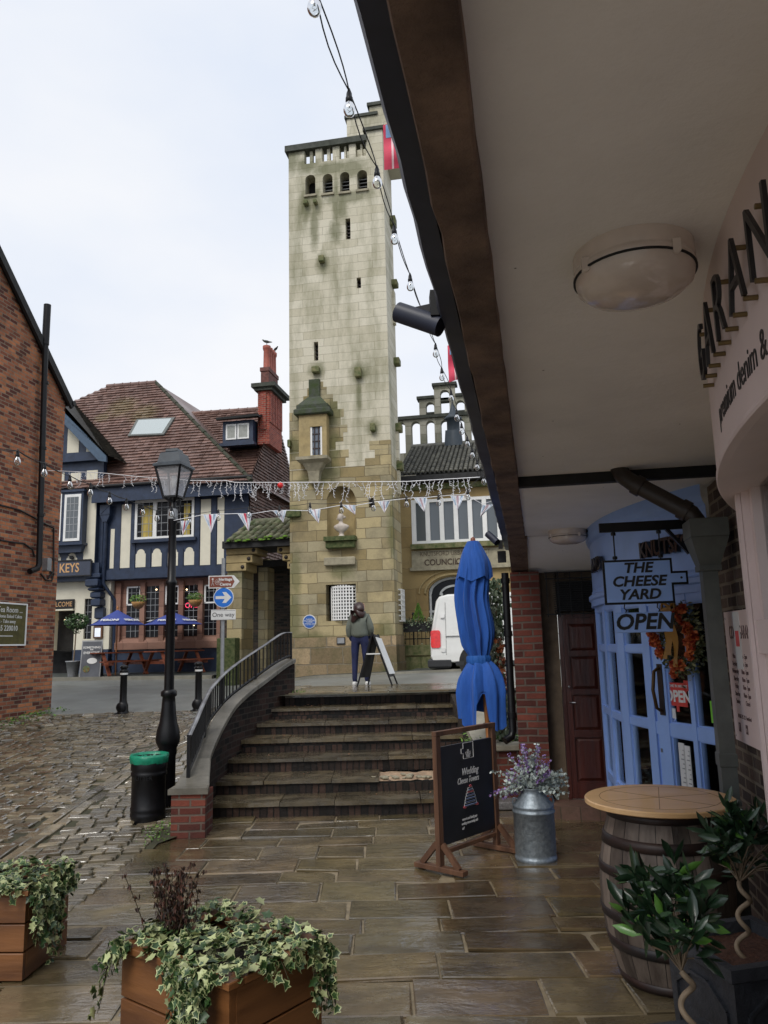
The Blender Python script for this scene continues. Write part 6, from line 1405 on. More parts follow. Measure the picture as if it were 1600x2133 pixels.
# jacket as a shell over the upper body
def shell(name, mat, vlist, elist, rlist, parent, sub=2): return skinmesh([K(v) for v in vlist], elist, [(a*k_, b*k_) for a, b in rlist], name, mat, parent, sub)
jv = [(0, 0, .90), (0, -.01, 1.05), (0, -.03, 1.20), (0, -.02, 1.32), (0, -.01, 1.40), (-.15, -.01, 1.33), (-.225, -.02, 1.10), (-.225, .03, .92), (.15, -.01, 1.33), (.225, .0, 1.10), (.19, .11, .95)]
je = [(0, 1), (1, 2), (2, 3), (3, 4), (3, 5), (5, 6), (6, 7), (3, 8), (8, 9), (9, 10)]
jr = [(.215, .165), (.19, .155), (.18, .15), (.145, .12), (.085, .08), (.082, .08), (.076, .075), (.058, .056), (.082, .08), (.076, .075), (.058, .056)]
jk = shell('jacket', M['jacket'], jv, je, jr, ps)
hood = shell('hood', M['jacket'], [(-.09, -.07, 1.39), (0, -.10, 1.36), (.09, -.07, 1.39), (.11, .0, 1.42)], [(0, 1), (1, 2), (2, 3)], [(.045, .04), (.06, .05), (.045, .04), (.035, .03)], ps)
hv = [(0, .02, 1.63), (0, -.02, 1.55), (-.02, -.09, 1.44), (-.06, -.15, 1.33), (-.12, -.15, 1.22), (.05, -.11, 1.42), (.05, -.15, 1.31)]
shell('hair', M['hair'], hv, [(0, 1), (1, 2), (2, 3), (3, 4), (1, 5), (5, 6)], [(.085, .085), (.122, .12), (.135, .075), (.105, .05), (.045, .022), (.095, .06), (.065, .03)], ps)
# head with ears and face turned away; hands with fingers
hd = shell('head', M['skin'], [(0, .05, 1.52), (0, .055, 1.60), (0, .14, 1.575), (0, .10, 1.50), (-.085, .04, 1.57), (.085, .04, 1.57)], [(0, 1), (1, 2), (0, 3), (1, 4), (1, 5)], [(.07, .08), (.085, .09), (.018, .02), (.045, .04), (.018, .02), (.018, .02)], ps)
for s_, c in ((-1, (-.185, .09, .865)), (1, (.15, .16, .915))):
    vs = [c, (c[0], c[1]+.05, c[2]-.045)]; es = [(0, 1)]; rs = [(.03, .02), (.034, .017)]
    for j in range(4):
        b = len(vs); o = (j-1.5)*.017; L_ = (.06, .07, .066, .05)[j]; vs += [(c[0]+s_*.0+o*.5, c[1]+.055+o, c[2]-.075), (c[0]+o*.5, c[1]+.06+o, c[2]-.075-L_*.6), (c[0]+o*.5, c[1]+.045+o, c[2]-.075-L_)]; es += [(1, b), (b, b+1), (b+1, b+2)]; rs += [(.009, .009), (.008, .008), (.007, .007)]
    b = len(vs); vs += [(c[0]-s_*.01, c[1]+.09, c[2]-.03), (c[0]-s_*.015, c[1]+.105, c[2]-.07)]; es += [(0, b), (b, b+1)]; rs += [(.011, .011), (.008, .008)]
    shell('hand', M['skin'], vs, es, rs, ps, 1)
for x, y in ((-.125, .0), (.115, .07)):
    m = MB(); m.lathe([(.045, 0), (.05, .02), (.048, .05), (.035, .07), (.001, .075)], 14, sq=2.3); m.v = [((v[0]+x)*k_, (v[1]+y+.03)*k_, v[2]*k_) for v in m.v]; m.build('shoe', M['letter'], ps)
# walker's A-board on the landing: black folding frame with two boards
q = WY(772, 1421, 14.75); q.z = zright(q.x, q.y)+.01; ha_ = zat(775, 1318, 14.75)-q.z
A2 = thing('folding_board', 'black folding A-board with a white panel standing in front of the walker', 'a-board', tuple(q), world=True)
xa = WY(745, 1421, 14.75).x-q.x; xb = WY(828, 1423, 14.75).x-q.x; xt_ = WY(776, 1318, 14.75).x-q.x; xm = WY(796, 1320, 14.75).x-q.x
for (x0_, y0_, side) in ((xa, -.18, 0), (xa+.19, .30, 0), (xb-.10, -.18, 1), (xb, .30, 1)):
    m = MB(); tx = xt_+(.0 if y0_ < 0 else .10); m.bar((x0_, y0_, 0), (tx, y0_*.9, ha_-(0 if y0_ < 0 else .03)), .03, .035, up=(0, 1, 0)); m.build('leg', M['black'], A2)
def pl4(m, a, b, c, d, th=.012):
    a, b, c, d = map(Vector, (a, b, c, d)); n = (b-a).cross(d-a).normalized()*th; v_ = [a, b, c, d, a+n, b+n, c+n, d+n]; m.add(v_, [(3, 2, 1, 0), (4, 5, 6, 7), (0, 1, 5, 4), (1, 2, 6, 5), (2, 3, 7, 6), (3, 0, 4, 7)])
def lp(a, b, f_): return Vector(a).lerp(Vector(b), f_)
L0, L1, Lt0, Lt1 = (xa, -.16, 0), (xa+.19, .28, 0), (xt_, -.16, ha_), (xt_+.10, .27, ha_-.03)
m = MB(); pl4(m, lp(L0, Lt0, .16), lp(L1, Lt1, .16), lp(L1, Lt1, .97), lp(L0, Lt0, .97)); m.build('left_panel', M['blackmatt'], A2)
R0, R1 = (xb-.10, -.16, 0), (xb, .28, 0)
m = MB(); pl4(m, lp(R0, Lt0, .16), lp(R1, Lt1, .16), lp(R1, Lt1, .97), lp(R0, Lt0, .97)); m.build('right_panel', M['blackmatt'], A2)
m = MB(); pl4(m, Vector(lp(R0, Lt0, .2))+Vector((.022, .03, .01)), Vector(lp(R1, Lt1, .2))+Vector((.022, -.03, .01)), Vector(lp(R1, Lt1, .9))+Vector((.022, -.03, .01)), Vector(lp(R0, Lt0, .9))+Vector((.022, .03, .01))); m.build('poster', M['paper'], A2)
for s_ in (0, 1): 
    a = lp(L0, Lt0, .60) if s_ == 0 else lp(L1, Lt1, .60); b = lp(R0, Lt0, .60) if s_ == 0 else lp(R1, Lt1, .60); m = MB(); m.bar(a+Vector((0, -.03 if s_ == 0 else .03, 0)), b+Vector((0, -.03 if s_ == 0 else .03, 0)), .012, .022); m.build('stay', M['letter'], A2)
# ------------------------------------------------------------------ white van
VD = 18.35
def vrel(px, py): a, b = T(px, py, VD); return a, b
vs0, vz0 = vrel(897, 1393); vz1 = T(920, 1237, VD)[1]; gzv = zg(*S2W((vs0+1, VD))[:2]) if False else zright(1.2, 18.5)
gzv = vz0-.24
vn = thing('van', 'white panel van with red tail lamp parked behind the blue umbrella', 'van', (vs0, VD, gzv))
Hh = vz1-gzv; Lv, Wv = 5.0, 1.85; hw_ = Wv/2
# side profile (x along the van from tail to nose, z)
prof = [(.06, .36), (0, .5), (.0, .95), (.05, 1.2), (.16, Hh-.16), (.24, Hh-.05), (.45, Hh), (3.3, Hh), (3.6, Hh-.06), (4.3, 1.15), (4.85, .98), (5.0, .75), (5.0, .36)]
m = MB(); n_ = len(prof); rows = []
for y, ins in ((0, .0), (.02, .0)): pass
secs = [(-.0, .05, .10), (.04, .015, .03), (.12, 0, 0), (Wv-.12, 0, 0), (Wv-.04, .015, .03), (Wv, .05, .10)]
rows = []
cxv, czv = 2.5, 1.1
def tum(x, z, y):   # tumblehome of the flanks above the waist
    k = max(0, z-1.1)*.13; return y+k if y < Wv/2 else y-k
for y, i1, i2 in secs:
    rows.append([(cxv+(x-cxv)*(1-i1*.25), tum(x, z, y), czv+(z-czv)*(1-i2*.5)) for x, z in prof+[prof[0]]])
m.strip(rows, True); m.add(rows[0][:-1], [tuple(range(n_-1, -1, -1))], False); m.add(rows[-1][:-1], [tuple(range(n_))], False)
m.build('body', M['van'], vn)
def vp(name, mat, x0, x1, z0, z1, o_=.012, y=None, bev=.02, r=.06):
    mm2 = MB(); pts = []
    for cx2, cz2, a0 in ((x1-r, z1-r, 0), (x0+r, z1-r, 90), (x0+r, z0+r, 180), (x1-r, z0+r, 270)):
        for k in range(4): a = math.radians(a0+30*k); pts.append((cx2+r*math.cos(a), cz2+r*math.sin(a)))
    n2 = len(pts); mm2.add([(x, tum(x, z, 0)-o_, z) for x, z in pts]+[(x, tum(x, z, 0)+.03, z) for x, z in pts], [tuple(range(n2-1, -1, -1))]+[(i, (i+1) % n2, (i+1) % n2+n2, i+n2) for i in range(n2)])
    return mm2.build(name, M[mat] if isinstance(mat, str) else mat, vn)
shadowline = plain('panel_gap_shade', (.25, .25, .24), .5)  # grey lines painted as shade along the van's panel edges and gaps
vp('side_panel_shade', shadowline, .95, 2.4, 1.18, Hh-.22, .004, r=.12); vp('side_panel', 'van', .97, 2.38, 1.20, Hh-.24, .008, r=.11)
vp('tail_light', 'redlight', .03, .26, .72, 1.13, .014, r=.05)
vp('side_line_shade', shadowline, .38, 3.4, .985, .995, .006, r=.004); vp('door_gap_shade', shadowline, .385, .395, .55, Hh-.2, .006, r=.004)
for z in (.62, 1.42): vp('hinge', 'letter', .27, .37, z, z+.1, .02, r=.02); 
vp('sill_trim', 'plastic', .6, 4.9, .30, .40, .015, r=.03)
m = MB(vn); m.off = (0, 0, 0); m.box(-.06, .5, -.02, Wv+.02, .24, .47, bev=.05); m.build('bumper', M['plastic'], vn)
m = MB(); m.add([(3.45, .03, 1.2), (4.2, .03, 1.2), (3.75, .1, Hh-.25), (3.45, .1, Hh-.25)], [(0, 1, 2, 3)]); m.v = [(x, tum(x, z, 0)-.014, z) for x, y, z in m.v]; m.build('window', M['glass'], vn)
for x in (1.12, 4.1):
    m = MB(); m.prism([(x+.44*math.cos(2*math.pi*i/28), .37+.44*math.sin(2*math.pi*i/28)) for i in range(28)], -.006, .1); m.build('wheel_arch', M['blackmatt'], vn)
    for y0 in (-.02, Wv-.22):
        m = MB(); m.lathe([(.2, 0), (.33, .0), (.345, .03), (.345, .19), (.33, .22), (.2, .22)], 28); m.v = [(x+a, y0+c, .345+b) for a, b, c in m.v]; w_ = m.build('wheel', M['rubber'], vn)
        m = MB(); m.lathe([(.001, .05), (.08, .02), (.17, .03), (.21, .01), (.21, .2), (.001, .2)], 20); m.v = [(x+a, y0+c, .345+b) for a, b, c in m.v]; m.build('rim', M['lead'], w_)
# ------------------------------------------------------------------ closed blue parasol
ub = WZ(1024, 1688, .0); UD = ub.y+.1; ux = ub.x
um = thing('garden_parasol', 'closed bright blue canvas parasol tied near its foot on a granite block', 'parasol', (ux, UD, 0), world=True)
def uz(px, py): q = WY(px, py, UD); return q.x-ux, q.z
pole_t = uz(985, 1118); pole_b = uz(1026, 1655)
def ax(z): return pole_b[0]+(pole_t[0]-pole_b[0])*(z-pole_b[1])/(pole_t[1]-pole_b[1])
m = MB(); m.tube([(ax(.32), 0, .32), (ax(pole_t[1]-.06), 0, pole_t[1]-.06)], .024, 12); m.build('pole', M['polewood'], um)
m = MB(); m.lathe([(.026, -.09), (.03, -.06), (.028, -.02), (.001, .0)], 12, (pole_t[0], 0, pole_t[1])); m.build('finial', plain('red_wood_knob', (.25, .07, .03), .4), um)
m = MB(); m.tube([(ax(.06), 0, .06), (ax(.42), 0, .42)], .033, 12); m.lathe([(.05, .05), (.05, .09)], 12, (ax(.06), 0, 0)); m.build('steel_socket', M['steel'], um)
m = MB(); m.box(-.03, .33, -.12, .22, 0, .085, bev=.01); m.build('granite_base', M['granite'], um)
# outline of the furled cloth: (py, left px, right px)
OUT = [(1128, 975, 996), (1140, 966, 1005), (1160, 958, 1014), (1188, 951, 1023), (1215, 947, 1024), (1250, 945, 1022), (1290, 948, 1030), (1320, 954, 1034), (1345, 961, 1030), (1362, 971, 1024), (1372, 976, 1020)]
def ring(py, l, r, nf, amp, ph, tw_, squ=.8, n=200, dz=0):
    xl, z = uz(l, py); xr, _ = uz(r, py); cx, rad = (xl+xr)/2, (xr-xl)/2; row = []
    for i in range(n+1):
        a = 2*math.pi*i/n; aw = a+.30*math.sin(2*a+1.1)/2+.22*math.sin(3*a+.4)/3; f_ = math.asin(.985*math.sin(nf*aw+ph))/1.4
        k = 1-amp*1.15*(.5-.5*f_)-amp*.28*(.5+.5*math.sin(2*a+ph*2))-amp*.12*math.sin(5*a+ph*5)-amp*.22*abs(math.sin(nf*.93*aw+ph*1.7+z*5))-.012*math.sin(23*aw+z*9); row.append((cx+rad*k*math.cos(a), rad*squ*k*math.sin(a), z+dz*f_))
    return row
m = MB(); rows = []
for i, (py, l, r) in enumerate(OUT):
    f_ = i/(len(OUT)-1); rows.append(ring(py, l, r, 12, .04+.30*min(1, f_*2.2)*(1-.1*f_), .6+1.3*math.sin(f_*2.6), 0))
# refine
def refine(rows, k=3):
    o = []
    for i in range(len(rows)-1):
        q = [rows[max(0, i-1)], rows[i], rows[i+1], rows[min(len(rows)-1, i+2)]]
        for j in range(k): o.append([cat(*[Vector(q[a][c]) for a in range(4)], j/k) for c in range(len(rows[0]))])
    o.append([Vector(x) for x in rows[-1]]); return o
m.strip(refine(rows), True); m.build('canopy', M['canvas'], um)
m = MB(); rows = []
for py, l, r, a_ in ((1128, 974, 997, .03), (1150, 962, 1010, .08), (1172, 954, 1022, .12), (1195, 949, 1027, .18), (1208, 947, 1028, .2)): rows.append(ring(py, l-1, r+1, 5, a_*.9, 1.3, 0, dz=.03 if py > 1180 else 0))
m.strip(refine(rows), True); m.build('top_vent', M['canvas'], um)
m = MB(); rows = []
for py, l, r, a_ in ((1374, 975, 1021, .12), (1392, 963, 1040, .20), (1415, 950, 1054, .24), (1440, 946, 1060, .24)): rows.append(ring(py, l, r, 9, a_, .2, 0, .75))
# ragged skirt: hem longer on some gores
last = []
zc0_ = uz(1000, 1440)[1]
def hem(a):
    d = (math.degrees(a)) % 360
    pts = [(0, .37), (20, .42), (45, .20), (90, .25), (150, .3), (180, .30), (205, .36), (232, .44), (248, .42), (252, .14), (266, .02), (276, .04), (282, .30), (290, .42), (325, .44), (345, .3), (360, .37)]
    return interp(d, pts)
base_r = rows[-1]; 
for k in (1, 2, 3, 4):
    f_ = k/4; row = []
    for i, v_ in enumerate(base_r):
        a = 2*math.pi*i/200; L_ = hem(a); cx = (uz(949, 1440)[0]+uz(1058, 1440)[0])/2; shr = 1-.05*f_*(L_/.4); row.append((cx+(v_[0]-cx)*shr+.004*math.sin(a*17+f_*3), v_[1]*shr, v_[2]-L_*f_+.012*math.sin(a*8)))
    rows.append(row)
m.strip(refine(rows), True); m.build('skirt', M['canvas'], um)
m = MB(); rows = [ring(py, l, r, 9, .05, .2, 0) for py, l, r in ((1366, 972, 1022), (1370, 971, 1024), (1378, 971, 1024), (1383, 973, 1023))]; m.strip(rows, True); m.build('tie_strap', plain('blue_strap', (.012, .10, .38), .7), um)
# ------------------------------------------------------------------ timber-framed chalkboard
c0 = WZ(918, 1818, .0); c1 = WZ(1036, 1772, .0)
mid = (c0+c1)/2; dv = Vector((c1.x-c0.x, c1.y-c0.y, 0)); wf = dv.length; az = math.atan2(dv.y, dv.x)
cbd = thing('chalkboard_sign', 'freestanding chalkboard in a weathered timber frame below the blue parasol', 'sign', (mid.x, mid.y, 0), world=True, rot=az)
hf = zat(918, 1534, c0.y)-.0
for i, s_ in enumerate((-1, 1)):
    x = s_*wf/2; m = MB(); m.box(x-.028, x+.028, -.022, .022, .05, hf, bev=.003); m.build('post', M['framewood'], cbd)
    m = MB(); m.box(x-.035, x+.035, -.25, .25, .012, .052, bev=.004); m.build('foot', M['framewood'], cbd)
    for y in (-1, 1): m = MB(); m.bar((x, y*.03, .22), (x, y*.19, .05), .045, .03, up=(1, 0, 0)); m.build('brace', M['framewood'], cbd)
m = MB(); m.box(-wf/2-.028, wf/2+.028, -.024, .024, hf+.001, hf+.04, bev=.003); m.build('top_rail', M['framewood'], cbd)
m = MB(); m.box(-wf/2+.03, wf/2-.03, -.02, .02, .13, .165, bev=.003); m.build('bottom_rail', M['framewood'], cbd)
bz0, bz1 = .20, hf-.09; bw = wf-.075
m = MB(); m.box(-bw/2, bw/2, -.012, .012, bz0, bz1); bd_ = m.build('board', M['chalk'], cbd)
Hb = bz1-bz0; mzb = lambda f_: bz0+Hb*f_
def chalk(m, pts, w_=.006, closed=False):
    pts = [(x, -.0145, z) for x, z in pts]
    if closed: pts.append(pts[0])
    for a, b in zip(pts, pts[1:]): m.bar(a, b, .002, w_, up=(0, 1, 0))
m = MB(); x0_, z0_ = -.06, mzb(.83); chalk(m, [(x0_, z0_), (x0_+.15, z0_), (x0_+.15, z0_+.13), (x0_, z0_+.13), (x0_, z0_+.085), (x0_-.03, z0_+.085), (x0_-.03, z0_+.045), (x0_, z0_+.045)], .005, True); m.build('board_emblem', M['chalkline'], bd_)
for s_, x, f_, sz, sh in (('THE', .015, .91, .022, 0), ('CHEESE', .015, .883, .035, 0), ('YARD', .015, .853, .035, 0), ('Wedding', .03, .69, .085, .35), ('Cheese Towers', .0, .60, .073, .35), ('come in and book your', -.0, .20, .034, .35), ('wedding cheese tasting with', .0, .155, .031, .35), ('us!', -.1, .11, .034, .35)):
    text('chalk_lettering', s_, sz, M['chalkline'], cbd, (x, -.0135, mzb(f_)), depth=.001, shear=sh, sx=.68 if sz < .08 else .8)
for i, (w_, z) in enumerate(((.10, .35), (.09, .385), (.08, .42), (.065, .452), (.05, .483), (.035, .508))):
    m = MB(); m.lathe([(w_*.98, -.016), (w_, 0), (w_*.98, .014)], 20); m.v = [(x, -.0135-.0005*math.cos(y), mzb(z)+zz+y*.16) for x, y, zz in m.v]
    m2 = MB(); r_ = w_*.9; h2 = Hb*.013; chalk(m2, [(-r_+.02, mzb(z)-h2), (r_+.02, mzb(z)-h2)], .016 if i % 2 == 0 else .012); m2.build('chalk_cheese', M['chalkblue'] if i != 4 else M['chalkred'], bd_)
    m2 = MB(); chalk(m2, [(-r_+.02, mzb(z)-h2*2), (r_+.02, mzb(z)-h2*2), (r_+.02, mzb(z)+h2*.6), (-r_+.02, mzb(z)+h2*.6)], .004, True); m2.build('chalk_cheese', M['chalkline'], bd_)
m = MB()
for x in (-.085, -.07, .09, .11): chalk(m, [(x, mzb(.32)), (x+.012, mzb(.335)), (x+.024, mzb(.32)), (x+.012, mzb(.31))], .008, True)
chalk(m, [(.01, mzb(.53)), (.03, mzb(.545)), (.045, mzb(.525)), (.02, mzb(.52))], .009, True); m.build('chalk_strawberries', M['chalkred'], bd_)
# ------------------------------------------------------------------ milk churn with dried flowers
q = WZ(1117, 1790, .0); chn = thing('milk_churn', 'galvanised milk churn in front of the brick pier', 'churn', (q.x, q.y, 0), world=True)
hc = zat(1113, 1640, q.y); rc = .178
m = MB(); m.lathe([(rc*.96, 0), (rc, .012), (rc, .03), (rc*.97, .035), (rc*.97, .06), (rc*.985, .065), (rc*.98, hc*.66), (rc*1.02, hc*.665), (rc*1.02, hc*.69), (rc*.98, hc*.695), (rc*.97, hc*.735), (rc*1.0, hc*.74), (rc*.96, hc*.765), (rc*.62, hc*.90), (rc*.55, hc*.93), (rc*.55, hc*.985), (rc*.62, hc), (rc*.6, hc*1.005), (rc*.5, hc), (rc*.48, hc*.8)], 40); m.build('body', M['galv'], chn)
for s_ in (-1, 1): m = MB(); m.tube([(s_*rc*.62, 0, hc*.84), (s_*rc*.95, 0, hc*.86), (s_*rc*1.0, 0, hc*.80), (s_*rc*.95, 0, hc*.75)], .008, 8); m.build('handle', M['galv'], chn)
fl = thing('dried_flowers', 'grey eucalyptus and purple lavender standing in the milk churn', 'flowers', (q.x, q.y, hc*.9), world=True)
rn = random.Random(21); me_, ml_, ms_ = MB(), MB(), MB()
for i in range(64):
    a = rn.uniform(0, 6.28); el = rn.uniform(.15, 1.45) if i % 3 else rn.uniform(.05, .6); L_ = rn.uniform(.20, .36)
    d = Vector((math.cos(a)*math.cos(el), math.sin(a)*math.cos(el)*.8, math.sin(el))); p_ = Vector((0, 0, .04)); pts = [p_]
    for k in range(9): d = (d+Vector((0, 0, -.045*(1.3-el)))).normalized(); p_ = p_+d*L_/8; pts.append(p_)
    ms_.tube([tuple(x) for x in pts[::2]], .0022, 3, caps=False)
    lav = (i % 5 in (0, 3)) and d.x < .6
    for k in range(2, 10):
        if k >= len(pts): break
        for _ in range(7 if lav else 4):
            qd = Vector((rn.gauss(0, 1), rn.gauss(0, 1), rn.gauss(0, 1))).normalized()
            if lav: leaf(ml_, pts[k]+qd*.016, .024, rn, rn.random(), w=.7)
            else: leaf(me_, pts[k]+qd*.018, .042*(1.2-k*.05), rn, rn.random(), dirv=qd, w=.8)
ms_.build('stems', M['twig'], fl); me_.build('eucalyptus', M['euca'], fl); ml_.build('lavender', M['lav'], fl)
# ------------------------------------------------------------------ barrel table
q = WZ(1372, 2060, .0); BC = Vector((1.535, 4.62, 0)); bt = thing('barrel_table', 'old oak barrel with round pale wooden top beside the bay planter', 'table', tuple(BC), world=True)
zt = zat(1366, 1690, BC.y-.3); rt = .415
m = MB(); prof = []
hB = zt-.02
for k in range(15): f_ = k/14; prof.append((.26+.10*math.sin(math.pi*(f_*.94+.03))**.9, hB*f_))
ns = 22
for i in range(ns):
    a0, a1 = 2*math.pi*i/ns+.006, 2*math.pi*(i+1)/ns-.006; am = (a0+a1)/2; tn = random.Random(i*7+1).uniform(.25, .8)
    rows = [[(r*math.cos(a)*(1 if a != am else 1.004), r*math.sin(a), z) for a in (a0, am, a1)] for r, z in prof]; m.strip(rows, True, col=tn)
M['stave2'] = plain('grey_oak_staves_toned', (.215, .172, .138), .62, col2=(.055, .038, .03), scale=9, stretch=(1, 1, .15), tone=True, bump=.35, detail=8)
m.build('staves', M['stave2'], bt)
m = MB(); m.lathe([(r*.985, z) for r, z in prof], 44); m.build('barrel_core', M['blackmatt'], bt)
def pr(z): return interp(z, [(b, a) for a, b in prof])
for f0, f1 in ((0, .055), (.20, .26), (.37, .42), (.62, .67), (.78, .84), (.935, .985)):
    m = MB(); z0_, z1_ = hB*f0, hB*f1; m.lathe([(pr(z0_)+.002, z0_), (pr(z0_)+.007, z0_), (pr(z1_)+.007, z1_), (pr(z1_)+.002, z1_)], 48); m.build('hoop', M['hoop'], bt)
m = MB(); m.lathe([(.001, hB), (rt-.01, hB), (rt, hB+.006), (rt, hB+.026), (rt-.006, hB+.032), (.001, hB+.032)], 64, smooth=False); m.build('table_top', M['tabletop'], bt)
m = MB()
for k in range(6): a = k*math.pi/3+.2; m.bar((0, 0, hB+.0322), (rt*.8*math.cos(a), rt*.8*math.sin(a), hB+.0322), .003, .0012)
for k in range(24): a, b = k*math.pi/12, (k+1)*math.pi/12; m.bar((rt*.8*math.cos(a), rt*.8*math.sin(a), hB+.0322), (rt*.8*math.cos(b), rt*.8*math.sin(b), hB+.0322), .003, .0012)
m.build('top_joints', plain('dark_joint', (.2, .1, .04), .7), bt)
# ------------------------------------------------------------------ timber planters with ivy
def planterbox(name, label, corner, rz, w_, d_, h_):
    t = thing(name, label, 'planter', corner, world=True, rot=rz, group='timber planters at the front')
    for i, (y0, y1) in enumerate(((0, .035), (d_-.035, d_))):
        for j in range(3): m = MB(); hz = h_/3; m.box(.0, w_, y0, y1, hz*j+.004, hz*(j+1)-.004, bev=.004); m.build('board', M['planter'], t)
    wy = wood('planter_side', (.055, .018, .006), (.24, .10, .032), .5, along='y', scale=5) if 'pside' not in M else M['pside']; M['pside'] = wy
    for x0, x1 in ((0-.0, .035), (w_-.035, w_)):
        for j in range(3): m = MB(); hz = h_/3; m.box(x0-.002 if x0 == 0 else x0, x1+(.002 if x0 > 0 else 0), .036, d_-.036, hz*j+.004, hz*(j+1)-.004, bev=.004); m.build('board', wy, t)
    for q in ((-.02, w_+.02, -.02, .06, h_+.001, h_+.03), (-.02, w_+.02, d_-.06, d_+.02, h_+.001, h_+.03)): m = MB(); m.box(*q, bev=.004); m.build('rim_board', M['planter'], t)
    for q in ((-.02, .06, .061, d_-.061, h_+.001, h_+.03), (w_-.06, w_+.02, .061, d_-.061, h_+.001, h_+.03)): m = MB(); m.box(*q, bev=.004); m.build('rim_board', wy, t)
    m = MB(); m.box(.04, w_-.04, .04, d_-.04, .02, h_-.04); m.build('soil', M['earth'], t); return t
def ivyplant(label, corner, rz, w_, d_, h_, seed, edges, n_top=900, size=.045, spr=0):
    t = thing('ivy_plant', label, 'plant', corner, world=True, rot=rz); rn = random.Random(seed); m = MB(); st_ = MB()
    for _ in range(n_top):
        x, y = rn.uniform(-.04, w_+.04), rn.uniform(-.04, d_+.04); h = .02+.055*max(0, noise.noise(Vector((x*5, y*5, seed)))+.5)
        z = h_+.02+rn.random()*h; up = Vector((rn.gauss(0, .35), rn.gauss(0, .35), rn.uniform(-.2, .25))); leafv(m, Vector((x, y, z)), size*rn.uniform(.55, 1.15), rn, up, Vector((rn.gauss(0, .4), rn.gauss(0, .4)-.25, 1)))
    for (x0, y0, x1, y1, nx, ny, cnt, lmax) in edges:
        for i in range(cnt):
            f_ = rn.random(); p_ = Vector((x0+(x1-x0)*f_, y0+(y1-y0)*f_, h_+.04)); L_ = lmax*rn.random()**1.3; pts = [p_.copy()]; dd = Vector((nx*1.2, ny*1.2, .1)); k = 0; s = 0
            while s < L_:
                st_s = .026; dd = (dd*.72+Vector((nx*.08+rn.gauss(0, .12), ny*.08+rn.gauss(0, .12), -.42))).normalized(); p_ = p_+dd*st_s; s += st_s; pts.append(p_.copy())
                for _ in range(2 if rn.random() < .6 else 1): leafv(m, p_+Vector((rn.gauss(0, .012)+nx*.012, rn.gauss(0, .012)+ny*.012, rn.gauss(0, .008))), size*rn.uniform(.45, .95), rn, Vector((rn.gauss(0, .5), rn.gauss(0, .5), -.7)), Vector((nx+rn.gauss(0, .4), ny+rn.gauss(0, .4), .55)))
            if len(pts) > 2: st_.tube(pts, .0018, 3, caps=False)
    m.build('leaves', M['ivyleaf'], t); st_.build('stems', M['ivystem'], t); return t
M['ivystem'] = plain('ivy_stem', (.06, .045, .02), .7)
# variegated ivy: cream edge, green centre, from the corner tone (centre vs rim)
def mk_ivy():
    m, t, b = newmat('variegated_ivy_leaf'); L = t.links.new; at = nd(t, 'ShaderNodeAttribute', attribute_name='tone'); sp_ = nd(t, 'ShaderNodeSeparateColor'); L(at.outputs['Color'], sp_.inputs[0])
    tcn = nd(t, 'ShaderNodeTexCoord'); nz_ = nd(t, 'ShaderNodeTexNoise', Scale=90, Detail=3); L(tcn.outputs['Object'], nz_.inputs['Vector'])
    ad = nd(t, 'ShaderNodeMath', operation='MULTIPLY_ADD'); L(nz_.outputs[0], ad.inputs[0]); ad.inputs[1].default_value = .55; L(sp_.outputs[0], ad.inputs[2])
    r = nd(t, 'ShaderNodeValToRGB'); e = r.color_ramp.elements; e[0].position = .42; e[0].color = (.03, .07, .018, 1); e[1].position = .95; e[1].color = (.44, .48, .23, 1); x = e.new(.62); x.color = (.13, .20, .06, 1)
    L(ad.outputs[0], r.inputs[0]); mm2 = nd(t, 'ShaderNodeMix', data_type='RGBA', blend_type='MULTIPLY'); mm2.inputs[0].default_value = 1; L(r.outputs[0], mm2.inputs[6])
    cb = nd(t, 'ShaderNodeCombineColor'); [L(sp_.outputs[1], cb.inputs[i]) for i in range(3)]; L(cb.outputs[0], mm2.inputs[7]); L(mm2.outputs[2], b.inputs['Base Color']); b.inputs['Roughness'].default_value = .42; return m
M['ivyleaf'] = mk_ivy()
def leafv(m, q, s, rn, d, n):
    d = d.normalized(); n = n.normalized(); x = d.cross(n)
    if x.length < .05: x = d.cross(Vector((1, .3, 0)))
    x.normalize(); n = x.cross(d)
    P = [(-.40, 0), (-.42, .30), (-.05, .30), (.02, .52), (.22, .22), (.62, 0), (.22, -.22), (.02, -.52), (-.05, -.30), (-.42, -.30)]
    rim = [q+d*s*u+x*s*v+n*s*(abs(v)*.22) for u, v in P]; ctr = q-n*s*.05; ii = [ctr.lerp(p, .74)+n*s*.0 for p in rim]
    b_ = rn.choice([.5, .7, .85, 1, 1]); ty_ = rn.random(); t0, t1 = (.75, 1.0) if ty_ < .22 else ((.0, .12) if ty_ > .72 else (rn.uniform(0, .15), rn.uniform(.35, .8))); k = len(P)
    m.add(ii+[ctr], [(i, (i+1) % k, k) for i in range(k)], True, col=(t0, b_, 0)); m.add(rim+ii, [(i, (i+1) % k, (i+1) % k+k, i+k) for i in range(k)], True, col=(t1, b_, 0))
pc = WY(478, 2044, 3.2); pc.z = 0; pl_ = WY(255, 1990, 3.62); pr_ = WY(650, 1975, 3.62)
hP = zat(478, 2044, 3.2)
azl = math.atan2(pc.y-pl_.y, pc.x-pl_.x)   # left face runs from pl_ to pc
azr = math.atan2(pr_.y-pc.y, pr_.x-pc.x)
wl = math.hypot(pc.x-pl_.x, pc.y-pl_.y)
pbx = planterbox('timber_planter', 'timber planter box in the middle foreground, corner turned to the viewer', (pl_.x, pl_.y, 0), azl, wl, .52, hP-.03)
dn_ = .52
